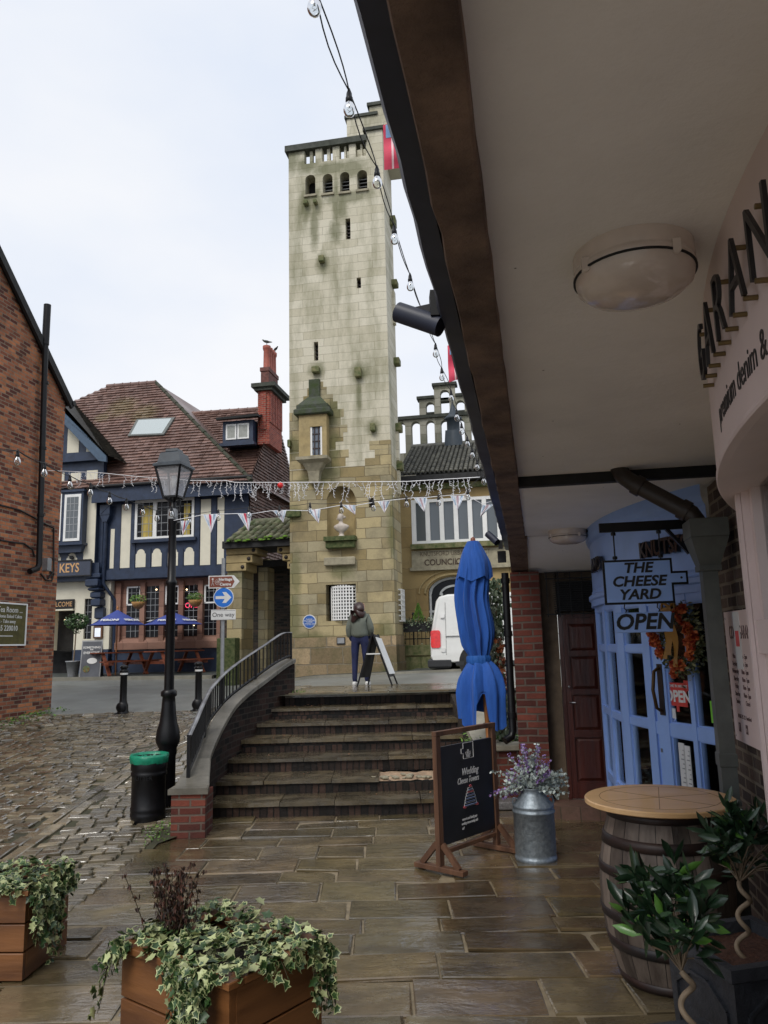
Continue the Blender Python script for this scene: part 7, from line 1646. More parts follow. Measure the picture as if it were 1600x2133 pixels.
iv = ivyplant('variegated ivy spilling over the middle timber planter', (pl_.x, pl_.y, 0), azl, wl, dn_, hP-.03, 3, [(0.02, 0, wl*.12, 0, 0, -1, 10, .12), (wl*.5, 0, wl*.92, 0, 0, -1, 30, .12), (wl*.66, 0, wl*.92, 0, 0, -1, 36, .5), (wl, .1, wl, dn_, 1, 0, 26, .09), (wl, dn_-.12, wl, dn_, .6, 0, 16, .36), (0, .1, 0, dn_, -1, 0, 10, .24), (0.0, 0, .05, .0, -.8, -.8, 4, .3)], 640, .053)
dp = thing('withered_plant', 'dead brown plant rising from the ivy in the middle planter', 'plant', (pl_.x+.18, pl_.y+.10, hP-.03), world=True, rot=azl); rn = random.Random(9); m, m2 = MB(), MB()
for i in range(34):
    a = rn.uniform(0, 6.28); p_ = Vector((rn.gauss(0, .04), rn.gauss(0, .04), 0)); d = Vector((math.cos(a)*.28, math.sin(a)*.28, 1)).normalized(); L_ = rn.uniform(.20, .34); pts = [p_]
    for k in range(6): d = (d+Vector((rn.gauss(0, .1), rn.gauss(0, .1), .03))).normalized(); p_ = p_+d*L_/6; pts.append(p_)
    m.tube(pts, .0022, 3, caps=False)
    for k in range(2, 7):
        for _ in range(7): leaf(m2, pts[k]+Vector((rn.gauss(0, .008), rn.gauss(0, .008), -.008)), rn.uniform(.018, .036), rn, rn.random()**1.5, dirv=Vector((rn.gauss(0, .4), rn.gauss(0, .4), -1)), w=.35)
m.build('stems', M['ivystem'], dp); m2.build('leaves', M['dead'], dp)
# second planter, cut by the left edge of the view
l0 = WY(-150, 1925, 4.0); lc = WY(45, 1900, 4.0); lr_ = WY(118, 1890, 4.3); hL = zat(45, 1868, 4.0)
lc = WZ(46, 2046, 0); hL = hP-.10; az2 = math.radians(-3); planterbox('timber_planter', 'timber planter box cut off by the left edge of the view', (lc.x-.62, lc.y+.03, 0), az2, .62, .55, hL-.03)
ivyplant('variegated ivy covering the planter at the left edge', (lc.x-.62, lc.y+.03, 0), az2, .62, .5, hL-.03, 14, [(.62, 0, .62, .5, .5, 0, 40, .22), (.5, 0, .62, 0, 0, -1, 8, .08), (.62, .0, .62, .3, .45, -.1, 34, .46), (.2, 0, .5, 0, 0, -1, 10, .08)], 520, .052)
# ------------------------------------------------------------------ canopy over the shop row (street coordinates)
SZ, SF = 2.68, 2.64; SHOP[0] = True
cy = thing('shop_canopy', 'pale painted soffit with stained concrete edge beam over the shop row', 'canopy', (0, 0, SF))
m = MB(cy); m.box(-.1, 3.2, -2.5, 3.93, SZ, SZ+.2); m.build('soffit', M['soffit'], cy)
m = MB(cy); m.box(-.1, 3.2, 3.981, 6.9, SF, SF+.3); m.build('soffit', M['soffit'], cy)
m = MB(cy); m.box(-.1, 3.2, 3.932, 3.979, SF-.012, SZ+.05); m.build('cross_strip', M['blackmatt'], cy)
m = MB(cy); rn = random.Random(1); nseg = 90; rows = []
for i in range(nseg+1):
    t_ = -2.5+9.42*i/nseg; j = rn.uniform(-.004, .004); k = rn.uniform(-.003, .003)
    e_ = -.052+.0078*t_; rows.append([(e_+k*.6, t_, SZ+.1), (e_+k*.6, t_, SF-.017), (e_-.004+k, t_, SF-.02), (-.128+j, t_, SF-.02), (-.132+j, t_, SF-.01), (-.132+j, t_, SZ+.25)])
m.strip(rows); m.add([(-.132, 6.92, SF-.02), (0, 6.92, SF-.02), (0, 6.92, SZ+.25), (-.132, 6.92, SZ+.25)], [(3, 2, 1, 0)]); m.build('edge_beam', M['beam'], cy)
m = MB(cy); rows = []
for i in range(nseg+1):
    t_ = -2.5+9.42*i/nseg; k = rn.uniform(-.002, .003); o_ = -.181-.0018*t_; rows.append([(-.134, t_, SF+.03), (-.134, t_, SF+.0), (o_+.008+k, t_, SF+.012), (o_+k, t_, SF+.03), (o_+k, t_, SZ+.3), (-.134, t_, SZ+.3)])
m.strip(rows); m.add([(-.134, 6.92, SF), (-.18, 6.92, SF+.012), (-.185, 6.92, SZ+.3), (-.134, 6.92, SZ+.3)], [(0, 1, 2, 3)]); m.build('fascia_board', M['fascia'], cy)
m = MB(cy); m.box(-.19, 3.2, -2.5, 6.92, SZ+.302, SZ+.45); m.build('canopy_roof', M['darkcap'], cy)
def shopwall(name, label, boxes, mat, cat='wall', part='brickwork'):
    x = boxes[0]; t = thing(name, label, cat, (x[0], x[2], 0)); m = MB(t)
    for b in boxes: m.box(*b)
    m.build(part, mat, t); return t
# round ceiling lights
def clight(s, t, z, r, label):
    o = thing('ceiling_light', label, 'lamp', (s, t, z), group='round lights under the canopy')
    m = MB(); m.lathe([(r, 0), (r, -.028), (r*.985, -.032), (r*.985, -.036), (r*1.01, -.04), (r*1.01, -.05), (r*.98, -.054)], 48); m.build('base', M['lampcover'], o)
    m = MB(); m.lathe([(r*.985, -.052), (r*.95, -.072), (r*.80, -.088), (r*.5, -.10), (.001, -.104)], 48); m.build('cover', M['lampcover'], o)
    m = MB(); m.lathe([(r*.99, -.0505), (r*1.014, -.0505), (r*1.014, -.0545), (r*.98, -.0545)], 48); m.build('dark_seal', M['blackmatt'], o)
    for k in range(4): a = k*1.57-1.0; MB().box(r*math.cos(a)-.008, r*math.cos(a)+.008, r*math.sin(a)-.008, r*math.sin(a)+.008, -.062, -.03, bev=.003).build('clip', M['lampcover'], o)
clight(.264, 1.645, SZ, .128, 'large round light on the soffit above the shop sign letters')
clight(.303, 5.75, SF, .138, 'small looking round light on the far soffit beside the blue shop')
m = MB(cy); m.tube([(.44, 5.7, SF-.02), (.47, 5.6, SF-.015), (.52, 5.5, SF-.02)], .006, 5); m.build('light_cable', M['cable'], cy)
# brick pier, door wall, door (unscaled again)
SHOP[0] = False; SF = 2.61
dsd = thing('canopy_gap_filler', 'pale painted sloping filler added between the canopy and the brick pier and panelled door', 'beam', (0, 8.7, SF))  # added to close the gap between the scaled canopy and the pier top
m = MB(dsd); m.add([(x, y, z) for x in (.012, 3.2) for y, z in ((7.95, 2.897), (8.95, SF), (9.6, SF), (9.6, 2.897))], [(0, 1, 2, 3), (7, 6, 5, 4), (0, 4, 5, 1), (1, 5, 6, 2), (2, 6, 7, 3), (3, 7, 4, 0)]); m.build('painted_filler', M['soffit'], dsd)
m = MB(dsd); m.add([(x, y, z) for x in (-.185, .010) for y, z in ((7.9, 2.872), (8.95, SF-.012), (9.5, SF-.012), (9.5, 2.95), (7.9, 2.95))], [(0, 1, 2, 3, 4), (9, 8, 7, 6, 5), (0, 5, 6, 1), (1, 6, 7, 2), (2, 7, 8, 3), (3, 8, 9, 4), (4, 9, 5, 0)]); m.build('concrete_filler', M['beam'], dsd)
shopwall('brick_pier', 'narrow red brick pier carrying the far end of the canopy', [(-.20, .12, 8.78, 9.5, 0, SF-.001)], M['brick_red'], 'pier')
ew = shopwall('entrance_wall', 'wall with tan jamb and iron grille around the dark panelled door', [(.121, .30, 9.0, 9.3, 0, SF-.002), (1.16, 2.0, 9.0, 9.3, 0, SF-.002), (.301, 1.159, 9.05, 9.3, 2.14, SF-.002)], M['tan'], part='jamb')
m = MB(ew); m.box(.13, 2.0, 8.6, 9.0, -.02, .13); m.build('terracotta_step', masonry('step_tiles', (.16, .085, .065), (.22, .12, .09), (.1, .07, .05), .2, .16, .006), ew)
m = MB(ew); m.box(.30, 1.16, 8.96, 8.99, 2.16, 2.5); m.build('grille_backing', M['darkroom'], ew)
m = MB(ew)
for i in range(14): z = 2.17+.32*i/13; m.box(.27, 1.18, 8.925, 8.935, z-.004, z+.004)
m.build('grille_bars', M['black'], ew); m = MB(ew)
for i in range(8): x = .2+i*.13; m.box(x-.005, x+.005, 8.905, 8.92, 2.10, 2.60)
for z in (2.13, 2.53, 2.6): m.box(.18, 1.2, 8.90, 8.918, z-.006, z+.006)
for x in (.3, .42, .78, .9):
    pts = [(x+.028*(1-k/14)*math.cos(k*.8), 8.91, 2.565+.028*(1-k/14)*math.sin(k*.8)) for k in range(12)]; m.tube(pts, .004, 4)
    pts = [(x+.028*(1-k/14)*math.cos(k*.8), 8.91, 2.155+.028*(1-k/14)*math.sin(k*.8)) for k in range(12)]; m.tube(pts, .004, 4)
m.build('window_grille', M['black'], ew)
dr = thing('panelled_door', 'dark mahogany eight panel door under the iron grille', 'door', (.30, 9.02, .13))
m = MB(dr); m.box(.305, 1.155, 9.01, 9.05, .135, 2.13); m.box(.305, .345, 8.975, 9.0, .135, 2.13); m.box(.305, 1.155, 8.975, 9.0, 2.09, 2.135); m.build('door_leaf', M['doorwood'], dr)
for i, (z0, z1) in enumerate(((.32, .78), (.86, 1.24), (1.30, 1.66), (1.72, 2.02))):
    for x0, x1 in ((.415, .70), (.76, 1.05)):
        m = MB(dr); m.add([(x0, 9.012, z0), (x1, 9.012, z0), (x1, 9.012, z1), (x0, 9.012, z1), (x0+.035, 8.992, z0+.035), (x1-.035, 8.992, z0+.035), (x1-.035, 8.992, z1-.035), (x0+.035, 8.992, z1-.035)], [(4, 5, 6, 7), (0, 1, 5, 4), (1, 2, 6, 5), (2, 3, 7, 6), (3, 0, 4, 7)])
        fr2_ = MB(dr); m.build('raised_panel', M['doorwood'], dr)
m = MB(dr); m.box(.35, .405, 8.985, 9.009, .14, 2.08); m.box(.705, .755, 8.985, 9.009, .14, 2.08); m.box(1.055, 1.15, 8.985, 9.009, .14, 2.08)
for z0, z1 in ((.14, .31), (.785, .855), (1.245, 1.295), (1.665, 1.715), (2.025, 2.08)):
    for x0, x1 in ((.406, .704), (.756, 1.054)): m.box(x0, x1, 8.985, 9.009, z0, z1)
m.build('stiles', M['doorwood'], dr); m = MB(dr); m.lathe([(.014, 0), (.014, .02), (.001, .024)], 10); m.v = [(.38+x, 8.985-z, 1.33+y) for x, y, z in m.v]; m.tube([(.38, 8.98, 1.16), (.38, 8.95, 1.16), (.44, 8.945, 1.16)], .008, 6); m.build('handle', M['steel'], dr)
# black rainwater pipe left of the pier
dp_ = thing('black_downpipe', 'black rainwater pipe beside the brick pier above the planting bed', 'pipe', (-.26, 8.95, .7))
m = MB(dp_); m.tube([(-.26, 8.95, 2.62), (-.26, 8.95, .86), (-.28, 8.93, .80), (-.35, 8.88, .76)], .042, 14)
for z in (1.0, 1.9, 2.5): m.tube([(-.26, 8.95, z), (-.26, 8.95, z+.06)], .052, 14)
m.build('pipe', M['black'], dp_)
# flank wall behind: the side of the shop block beyond the pier
# ------------------------------------------------------------------ facets of the bow fronts
def fb(m, P, Q, u0, u1, z0, z1, o0, o1, col=None):
    P = Vector((P[0], P[1], 0)); Q = Vector((Q[0], Q[1], 0)); d = (Q-P).normalized(); n = Vector((-d.y, d.x, 0))
    if n.x > 0: n = -n
    vs = [P+d*u+n*o+Vector((0, 0, z)) for z in (z0, z1) for u, o in ((u0, o0), (u1, o0), (u1, o1), (u0, o1))]
    c = sum(vs, Vector())/8; fs = [(0, 1, 2, 3), (4, 5, 6, 7), (0, 1, 5, 4), (1, 2, 6, 5), (2, 3, 7, 6), (3, 0, 4, 7)]; out_ = []
    for f in fs:
        a, b, e = vs[f[0]], vs[f[1]], vs[f[2]]; nn = (b-a).cross(e-a); ctr = (a+e)/2
        out_.append(f if nn.dot(ctr-c) > 0 else f[::-1])
    m.add(vs, out_, col=col)
def flen(P, Q): return math.hypot(Q[0]-P[0], Q[1]-P[1])
def arcpts(cs, ct, R_, t0, t1, n): return [(cs-math.sqrt(R_*R_-(t0+(t1-t0)*i/n-ct)**2), t0+(t1-t0)*i/n) for i in range(n+1)]
def bandstrip(m, pts, prof):
    rows = []
    for i, p in enumerate(pts):
        a, b = pts[max(0, i-1)], pts[min(len(pts)-1, i+1)]; d = Vector((b[0]-a[0], b[1]-a[1])).normalized(); n = Vector((-d.y, d.x))
        if n.x > 0: n = -n
        rows.append([(p[0]+n.x*o, p[1]+n.y*o, z) for o, z in prof])
    m.strip(rows, False)
# ---- blue shop
SHOP[0] = True; SF = 2.64
BP = [(.905, 4.22), (.655, 4.735), (.53, 5.12), (.49, 5.5), (.475, 5.95), (.52, 6.3), (.95, 6.6)]
bsh = thing('blue_shopfront', 'cornflower blue bow shopfront with glazed door', 'shopfront', (.9, 5.5, 0))
bpts = arcpts(.47+2.9, 5.8, 2.9, 4.22, 6.2, 24)+[(.6, 6.45), (.95, 6.62)]
m = MB(bsh); bandstrip(m, bpts, [(.0, 2.08), (.02, 2.08), (.02, 2.12), (.035, 2.13), (.035, 2.155), (.012, 2.17), (.012, 2.19), (.004, 2.2), (.004, 2.53), (.02, 2.55), (.03, 2.58), (.03, 2.64)])
m.build('fascia', M['blue'], bsh)
def glazed(P, Q, posts, rails, zb, zt_, pw_=.03, part='window'):
    L_ = flen(P, Q); root = MB(bsh); fb(root, P, Q, 0, L_, zb, zt_, -.03, -.026); g_ = root.build(part, M['clear'], bsh); m = MB(bsh)
    for u, w_ in posts: fb(m, P, Q, u-w_/2, u+w_/2, zb, zt_, -.045, .0)
    m.build('post', M['blue'], g_); 
    for z, h_ in rails:
        m = MB(bsh); us = [p[0] for p in posts]
        for (a, wa), (b, wb) in zip(posts, posts[1:]): fb(m, P, Q, a+wa/2, b-wb/2, z-h_/2, z+h_/2, -.043, -.004)
        m.build('rail', M['blue'], g_)
    # glazing beads
    m = MB(bsh)
    for (a, wa), (b, wb) in zip(posts, posts[1:]):
        for (z0, h0), (z1, h1) in zip(rails, rails[1:]):
            a_, b_, c_, d_ = a+wa/2, b-wb/2, z0+h0/2, z1-h1/2
            fb(m, P, Q, a_, a_+.008, c_, d_, -.038, -.014); fb(m, P, Q, b_-.008, b_, c_, d_, -.038, -.014); fb(m, P, Q, a_+.008, b_-.008, c_, c_+.008, -.038, -.014); fb(m, P, Q, a_+.008, b_-.008, d_-.008, d_, -.038, -.014)
    m.build('glazing_bead', M['blue'], g_); return g_
L0_ = flen(BP[0], BP[1])
door_g = glazed(BP[0], BP[1], [(.02, .04), (L0_*.36, .035), (L0_-.10, .10), (L0_+.0, .045)], [(.16, .3), (.78, .12), (1.345, .07), (2.06, .06)], .02, 2.08, part='door')
L1_ = flen(BP[1], BP[2]); glazed(BP[1], BP[2], [(.035, .055), (L1_*.55, .01), (L1_-.05, .07)] if 0 else [(.035, .055), (L1_-.05, .09)], [(.35, .66), (.9, .05), (1.355, .045), (1.785, .04), (2.06, .05)], .02, 2.08)
for i in (2, 3, 4, 5):
    L_ = flen(BP[i], BP[i+1]); glazed(BP[i], BP[i+1], [(.02, .05), (L_-.02, .05)], [(.35, .66), (.9, .05), (1.355, .045), (1.785, .04), (2.06, .05)], .02, 2.08)
# handle, keyhole, stickers on the door
m = MB(bsh); fb(m, BP[0], BP[1], L0_-.13, L0_-.085, 1.42, 1.70, .0, .006); dpl = m.build('finger_plate', M['hoop'], door_g)
m = MB(bsh)
P_, Q_ = Vector((*BP[0], 0)), Vector((*BP[1], 0)); dd_ = (Q_-P_).normalized(); nn_ = Vector((dd_.y*-1, dd_.x, 0)); nn_ = nn_ if nn_.x < 0 else -nn_
def dpt(u, z, o): q = P_+dd_*u+nn_*o; return (q.x, q.y, z)
m.tube([dpt(L0_-.108, 1.44, .006), dpt(L0_-.108, 1.46, .04), dpt(L0_-.108, 1.56, .055), dpt(L0_-.108, 1.66, .04), dpt(L0_-.108, 1.68, .006)], .010, 8); m.build('pull_handle', plain('dark_brass', (.09, .05, .02), .35, metal=.7), door_g)
m = MB(bsh); fb(m, BP[0], BP[1], L0_-.075, L0_-.06, 1.215, 1.235, .0, .004); m.build('keyhole', M['steel'], door_g)
ul = lambda f_: L0_*.36+.03+(L0_-.15-L0_*.36-.03)*f_     # across the larger door pane
m = MB(bsh); fb(m, BP[0], BP[1], ul(.28), ul(.52), .98+.0, 1.27, -.024, -.021); fb(m, BP[0], BP[1], ul(.54), ul(.80), .99, 1.28, -.024, -.021); m.build('menu_sheet', M['paper'], door_g)
for c0_ in (.30, .56):
    m = MB(bsh)
    fb(m, BP[0], BP[1], ul(c0_), ul(c0_+.006), 1.02, 1.246, -.0208, -.0204)
    for k in range(10): fb(m, BP[0], BP[1], ul(c0_+.002), ul(c0_+.05+.12*((k*37) % 5)/5), 1.24-.024*k, 1.246-.024*k, -.0207, -.0203)
    m.build('printed_lines', M['lead'], door_g)
m = MB(bsh); fb(m, BP[0], BP[1], ul(.80), ul(.97), 1.375, 1.46, -.024, -.021); m.build('card_sticker', M['paper'], door_g)
m = MB(bsh); fb(m, BP[0], BP[1], ul(.2), ul(.95), 1.475, 1.60, -.024, -.021); fb(m, BP[0], BP[1], ul(.60), ul(.72), 1.445, 1.475, -.024, -.021); fb(m, BP[0], BP[1], ul(.1), ul(.3), 1.56, 1.615, -.024, -.021); rs_ = m.build('open_ribbon_sign', M['openred'], door_g)
m = MB(bsh); fb(m, BP[0], BP[1], .05, L0_*.36-.03, 1.60, 1.78, -.06, -.055); m.build('yellow_card', M['yellow'], door_g)
m = MB(bsh); fb(m, BP[0], BP[1], .05, .09, 1.41, 1.52, -.024, -.021); m.build('green_sticker', M['limegreen'], door_g)
def facetext(name, s, size, mat, P, Q, u, z, o, ref, par, **k):
    """lettering on a facet, read by a viewer outside: runs from Q towards P"""
    vs, fs = text_geo(s, size, **k); P = Vector((P[0], P[1], 0)); Q = Vector((Q[0], Q[1], 0)); d = (P-Q).normalized(); n = Vector((-d.y, d.x, 0)); n = n if n.x < 0 else -n
    m = MB(ref); c = Q+d*(flen((P.x, P.y), (Q.x, Q.y))-u); m.add([tuple(c+d*v[0]+n*(o+v[2])+Vector((0, 0, z+v[1]))) for v in vs], fs); return m.build(name, mat, par)
facetext('open_lettering', 'OPEN', .085, M['letter'], BP[0], BP[1], ul(.6), 1.525, -.019, bsh, door_g, depth=.001, bold=.003)
facetext('open_lettering', 'COME IN WE ARE', .022, M['letter'], BP[0], BP[1], ul(.6), 1.582, -.019, bsh, door_g, depth=.001)
facetext('card_lettering', 'VISA', .028, M['signblue'], BP[0], BP[1], ul(.885), 1.395, -.0195, bsh, door_g, depth=.001)
# room behind the glass
rm = thing('shop_interior', 'dim shop interior with brick back wall and shelves behind the blue glazing', 'room', (1.5, 6, 0))
m = MB(rm); m.box(2.4, 2.45, 4.3, 6.66, 0, 2.62); m.box(1.0, 2.4, 6.62, 6.66, 0, 2.62); m.box(1.2, 2.4, 4.24, 4.28, 0, 2.62); m.build('back_wall', M['brick_dark'], rm)
m = MB(rm); m.box(.95, 2.4, 4.3, 6.6, .5, .52); m.build('floor', M['darkroom'], rm)
for z in (.9, 1.3, 1.7):
    m = MB(rm); m.box(.75, 1.0, 5.0, 6.5, z, z+.03); m.build('shelf', M['framewood'], rm)
    rn = random.Random(int(z*10)); 
    for k in range(9):
        x, y, h_ = rn.uniform(.78, .95), 5.1+k*.15, rn.uniform(.1, .22); m = MB(rm); m.lathe([(.035, 0), (.035, h_*.7), (.012, h_*.85), (.012, h_)], 10, (x, y, z+.03)); m.build('bottle', M[rn.choice(['hoop', 'yellow', 'galv', 'paper'])], rm)
m = MB(rm); rn = random.Random(6)
for k in range(230):
    f_ = rn.random(); a = rn.choice([(BP[1], BP[2]), (BP[1], BP[2]), (BP[2], BP[3]), (BP[3], BP[4])]); x = a[0][0]+(a[1][0]-a[0][0])*f_+.10+rn.random()*.05; y = a[0][1]+(a[1][1]-a[0][1])*f_; z = rn.uniform(.85, 2.05); r_ = .005
    m.add([(x-r_, y, z), (x, y-r_, z), (x+r_, y, z), (x, y+r_, z), (x, y, z+r_), (x, y, z-r_)], [(0, 1, 4), (1, 2, 4), (2, 3, 4), (3, 0, 4), (1, 0, 5), (2, 1, 5), (3, 2, 5), (0, 3, 5)])
o = m.build('fairy_lights', M['glowfairy'], rm); o['kind'] = 'stuff'
m = MB(rm); m.box(1.0, 1.5, 4.35, 4.8, .02, 1.05); m.box(.98, 1.52, 4.33, 4.82, 1.05, 1.09); m.build('counter', M['framewood'], rm)
# wreath with ribbon on the door
wc = Vector(dpt(.17, 1.835, .07)); wr_ = thing('autumn_wreath', 'wreath of red and orange flowers hung on the blue door', 'wreath', tuple(wc), rot=-math.atan2(dd_.x, dd_.y)*0+math.atan2(dd_.y, dd_.x)-math.pi)
rn = random.Random(31); mg, mp_ = MB(), MB(); RW = .15
for k in range(900):
    a = rn.uniform(0, 6.28); r_ = RW+rn.gauss(0, .026); leaf(mg, Vector((r_*math.cos(a), rn.gauss(0, .02), r_*math.sin(a))), .032, rn, rn.random(), w=.5)
mg.build('leaves', M['green'] if 0 else leafmat('wreath_greens', (.02, .035, .012), (.20, .20, .09)), wr_)
for k in range(26):
    a = rn.uniform(math.pi*.9, math.pi*2.35) if k < 20 else rn.uniform(0, 6.28); r_ = RW+rn.gauss(0, .018); c = Vector((r_*math.cos(a), -.03+rn.gauss(0, .008), r_*math.sin(a)))
    for j in range(34): d = Vector((rn.gauss(0, 1), -abs(rn.gauss(0, .8)), rn.gauss(0, 1))).normalized(); leaf(mp_, c+d*.02, .03, rn, rn.random(), dirv=d+Vector((rn.gauss(0, .5),)*3), w=.9)
mp_.build('flowers', M['petal'], wr_)
m = MB()
for (x0, x1, z1_) in ((-.012, -.05, -.10), (.012, .035, -.14), (-.02, -.012, -.08)):
    rows = [[(x0+(x1-x0)*f_-.02, -.055-.012*math.sin(f_*7), .17+(z1_-.17)*f_), (x0+(x1-x0)*f_+.02, -.05-.012*math.sin(f_*7+1), .17+(z1_-.17)*f_)] for f_ in [i/10 for i in range(11)]]; m.strip(rows, True)
m.tube([(0, -.04, .17), (-.05, -.05, .2), (-.06, -.05, .16), (0, -.05, .155), (.05, -.05, .2), (.06, -.05, .15), (0, -.05, .16)], .009, 6)
m.build('ribbon', M['ochre'], wr_)
# standing letters round the blue fascia
def bowtext(name, s, size, cs, ct, R_, t_mid, z, o, mat, ref, par, sx=1, one=False, **k):
    vs, fs = text_geo(s, size, **k); m = MB(ref); a0 = math.asin((t_mid-ct)/R_)
    def put(x, y, zz):
        a = a0-x*sx/R_; r_ = R_+o+zz; return (cs-r_*math.cos(a), ct+r_*math.sin(a), z+y)
    m.add([put(*v) for v in vs], fs); return m.build(name, mat, par)
glossy = plain('gloss_black_letter', (.02, .02, .024), .12, var=.2)
bowtext('fascia_letter', 'KNUTSFORD', .125, .47+2.9, 5.8, 2.9, 4.55-.12, 2.345, .03, glossy, bsh, bsh, sx=.82, depth=.014, bold=.004)
bowtext('fascia_letter', 'AND', .13, .47+2.9, 5.8, 2.9, 5.42, 2.345, .03, glossy, bsh, bsh, sx=1.0, depth=.014, bold=.004)
# hanging signs
HT = 4.05
def hp_(px, py): return T(px, py, HT)
hs_ = thing('hanging_sign', 'light blue Cheese Yard sign shaped like a chopping board', 'sign', (hp_(1254, 1110)[0], HT, hp_(1254, 1110)[1]))
a0 = hp_(1248, 1102); a1 = hp_(1395, 1082); za = (a0[1]+a1[1])/2
m = MB(hs_); m.box(a0[0], .80, HT-.012, HT+.012, za-.035, za+.012); m.bar((.70, HT, za-.03), (.80, HT, za-.16), .015, .03, up=(0, 1, 0)); m.build('bracket_arm', M['black'], hs_)
q0, q1 = hp_(1253, 1168), hp_(1407, 1262); x0, x1 = q0[0]+.002, q1[0]; z1 = hp_(1330, 1165)[1]; z0 = hp_(1335, 1258)[1]; tx = hp_(1434, 1215)[0]; tz1, tz0 = hp_(1420, 1189)[1], hp_(1422, 1217)[1]
def board(m, g_, y0, y1): m.prism([(x0+g_, z0+g_), (x1-g_, z0+g_), (x1-g_, tz0+g_), (tx-g_, tz0+g_), (tx-g_, tz1-g_), (x1-g_, tz1-g_), (x1-g_, z1-g_), (x0+g_, z1-g_)], y0, y1)
m = MB(hs_); board(m, 0, HT-.010, HT+.010); m.build('sign_edge', M['black'], hs_); m = MB(hs_); board(m, .011, HT-.0135, HT-.0103); fc = m.build('sign_face', M['blue'], hs_)
m = MB(hs_); disc(m, .006, HT-.0145, HT-.0136, 14, (x1+tx)/2+.003, (tz0+tz1)/2); m.build('peg_hole', M['blackmatt'], hs_)
bb_ = BASE[hs_.name]; h_ = z1-z0; xm_ = (x0+x1)/2
for s_, f_ in (('THE', .80), ('CHEESE', .50), ('YARD', .205)): text('lettering', s_, h_*.315, M['blackmatt'], hs_, (xm_-bb_[0], -.0145, z0+h_*f_-bb_[2]), depth=.001, shear=.22, bold=.0022, sx=1.08)
for px in (1278, 1373):
    t_ = hp_(px, 1120)[0]; m = MB(hs_); m.tube([(t_, HT, za-.03), (t_, HT, z1-.0)], .004, 6); m.lathe([(.011, -.008), (.013, 0), (.011, .008)], 10, (t_, HT, za-.045)); m.lathe([(.011, -.008), (.013, 0), (.011, .008)], 10, (t_, HT, z1+.012)); m.build('hanger', M['black'], hs_)
os_ = thing('open_sign', 'light blue OPEN plate hooked below the Cheese Yard sign', 'sign', (hp_(1340, 1295)[0], HT, hp_(1340, 1277)[1]))
o0, o1 = hp_(1283, 1297)[0], hp_(1400, 1295)[0]; oz1, oz0 = hp_(1342, 1275)[1], hp_(1342, 1317)[1]
m = MB(os_); m.box(o0, o1, HT-.006, HT+.006, oz0, oz1, bev=.003); m.build('plate', M['blue'], os_)
bb_ = BASE[os_.name]; text('lettering', 'OPEN', (oz1-oz0)*1.08, M['blackmatt'], os_, ((o0+o1)/2-bb_[0], -.0072, (oz0+oz1)/2-bb_[2]), depth=.001, shear=.2, bold=.003, sx=1.0)
for x in (o0+.05, o1-.06): m = MB(os_); m.tube([(x, HT, oz1-.005), (x+.006, HT, oz1+.012), (x-.004, HT, oz1+.022), (x, HT, z0+.005)], .003, 6); m.build('hook', M['black'], os_)
# grey rainwater pipe with hopper
gp_ = thing('grey_downpipe', 'square grey rainwater pipe with hopper head between the two shops', 'pipe', (.83, 3.8, 0))
m = MB(gp_); m.box(.80, .868, 3.79, 3.86, 0, 2.20, bev=.006)
for z in (1.10, 1.30): m.box(.795, .873, 3.785, 3.865, z-.03, z+.03, bev=.004)
m.build('square_pipe', M['greypipe'], gp_)
m = MB(gp_); m.add([(.79, 3.78, 2.17), (.878, 3.78, 2.17), (.878, 3.87, 2.17), (.79, 3.87, 2.17), (.75, 3.72, 2.30), (.915, 3.72, 2.30), (.915, 3.89, 2.30), (.75, 3.89, 2.30)], [(3, 2, 1, 0), (0, 1, 5, 4), (1, 2, 6, 5), (2, 3, 7, 6), (3, 0, 4, 7)]); m.box(.748, .917, 3.718, 3.892, 2.3, 2.39, bev=.006); m.box(.785, .883, 3.775, 3.875, 2.15, 2.175); m.build('hopper', M['greypipe'], gp_)
m = MB(gp_); pts = [(.47, 3.9, 2.70), (.49, 3.88, 2.64), (.53, 3.86, 2.60), (.78, 3.80, 2.42), (.80, 3.8, 2.38)]; m.tube(pts, .042, 14); d_ = Vector(pts[3])-Vector(pts[2]); d_.normalize()
for b_ in (Vector(pts[2])+d_*.03, Vector(pts[3])-d_*.04): m.tube([b_-d_*.02, b_+d_*.02], .05, 14)
m.build('round_pipe', M['darkpipe'], gp_); m = MB(gp_); m.box(.79, .95, 3.785, 3.793, 1.0, 1.012); m.build('bracket', M['steel'], gp_)
# brick wall between shops with the notice board
shopwall('shop_pier_wall', 'brown brick wall between the pink and blue shops', [(.95, 1.25, 2.5, 4.21, 0, 2.62)], M['brick_grey'])
nb_ = thing('notice_board', 'pink opening hours board screwed to the brown brick wall', 'sign', (.93, 3.98, 1.37), rot=-math.pi/2)
MB().box(0, .75, -.012, .0, 0, .59).build('board', M['pink'], nb_)
inkm = plain('brown_print', (.12, .07, .07), .7)
text('lettering', 'COCO GARAN', .085, inkm, nb_, (.25, -.0125, .49), depth=.0008, sx=.6)
for k, (a_, b_) in enumerate((('Mon', '10am - 5pm'), ('Tuesday', '10am - 5pm'), ('Wednesday', '10am - 5pm'), ('Thursday', '10am - 5pm'), ('Friday', '10am - 5pm'), ('Saturday', '10am - 5pm'), ('Sunday', 'Closed'))):
    z = .385-k*.034; text('lettering', a_, .030, inkm, nb_, (.12, -.0125, z), depth=.0006, sx=.8); text('lettering', b_, .030, inkm, nb_, (.28, -.0125, z), depth=.0006, sx=.8)
text('lettering', '01565 755 222  knutsford', .026, inkm, nb_, (.2, -.0125, .115), depth=.0006, sx=.8)
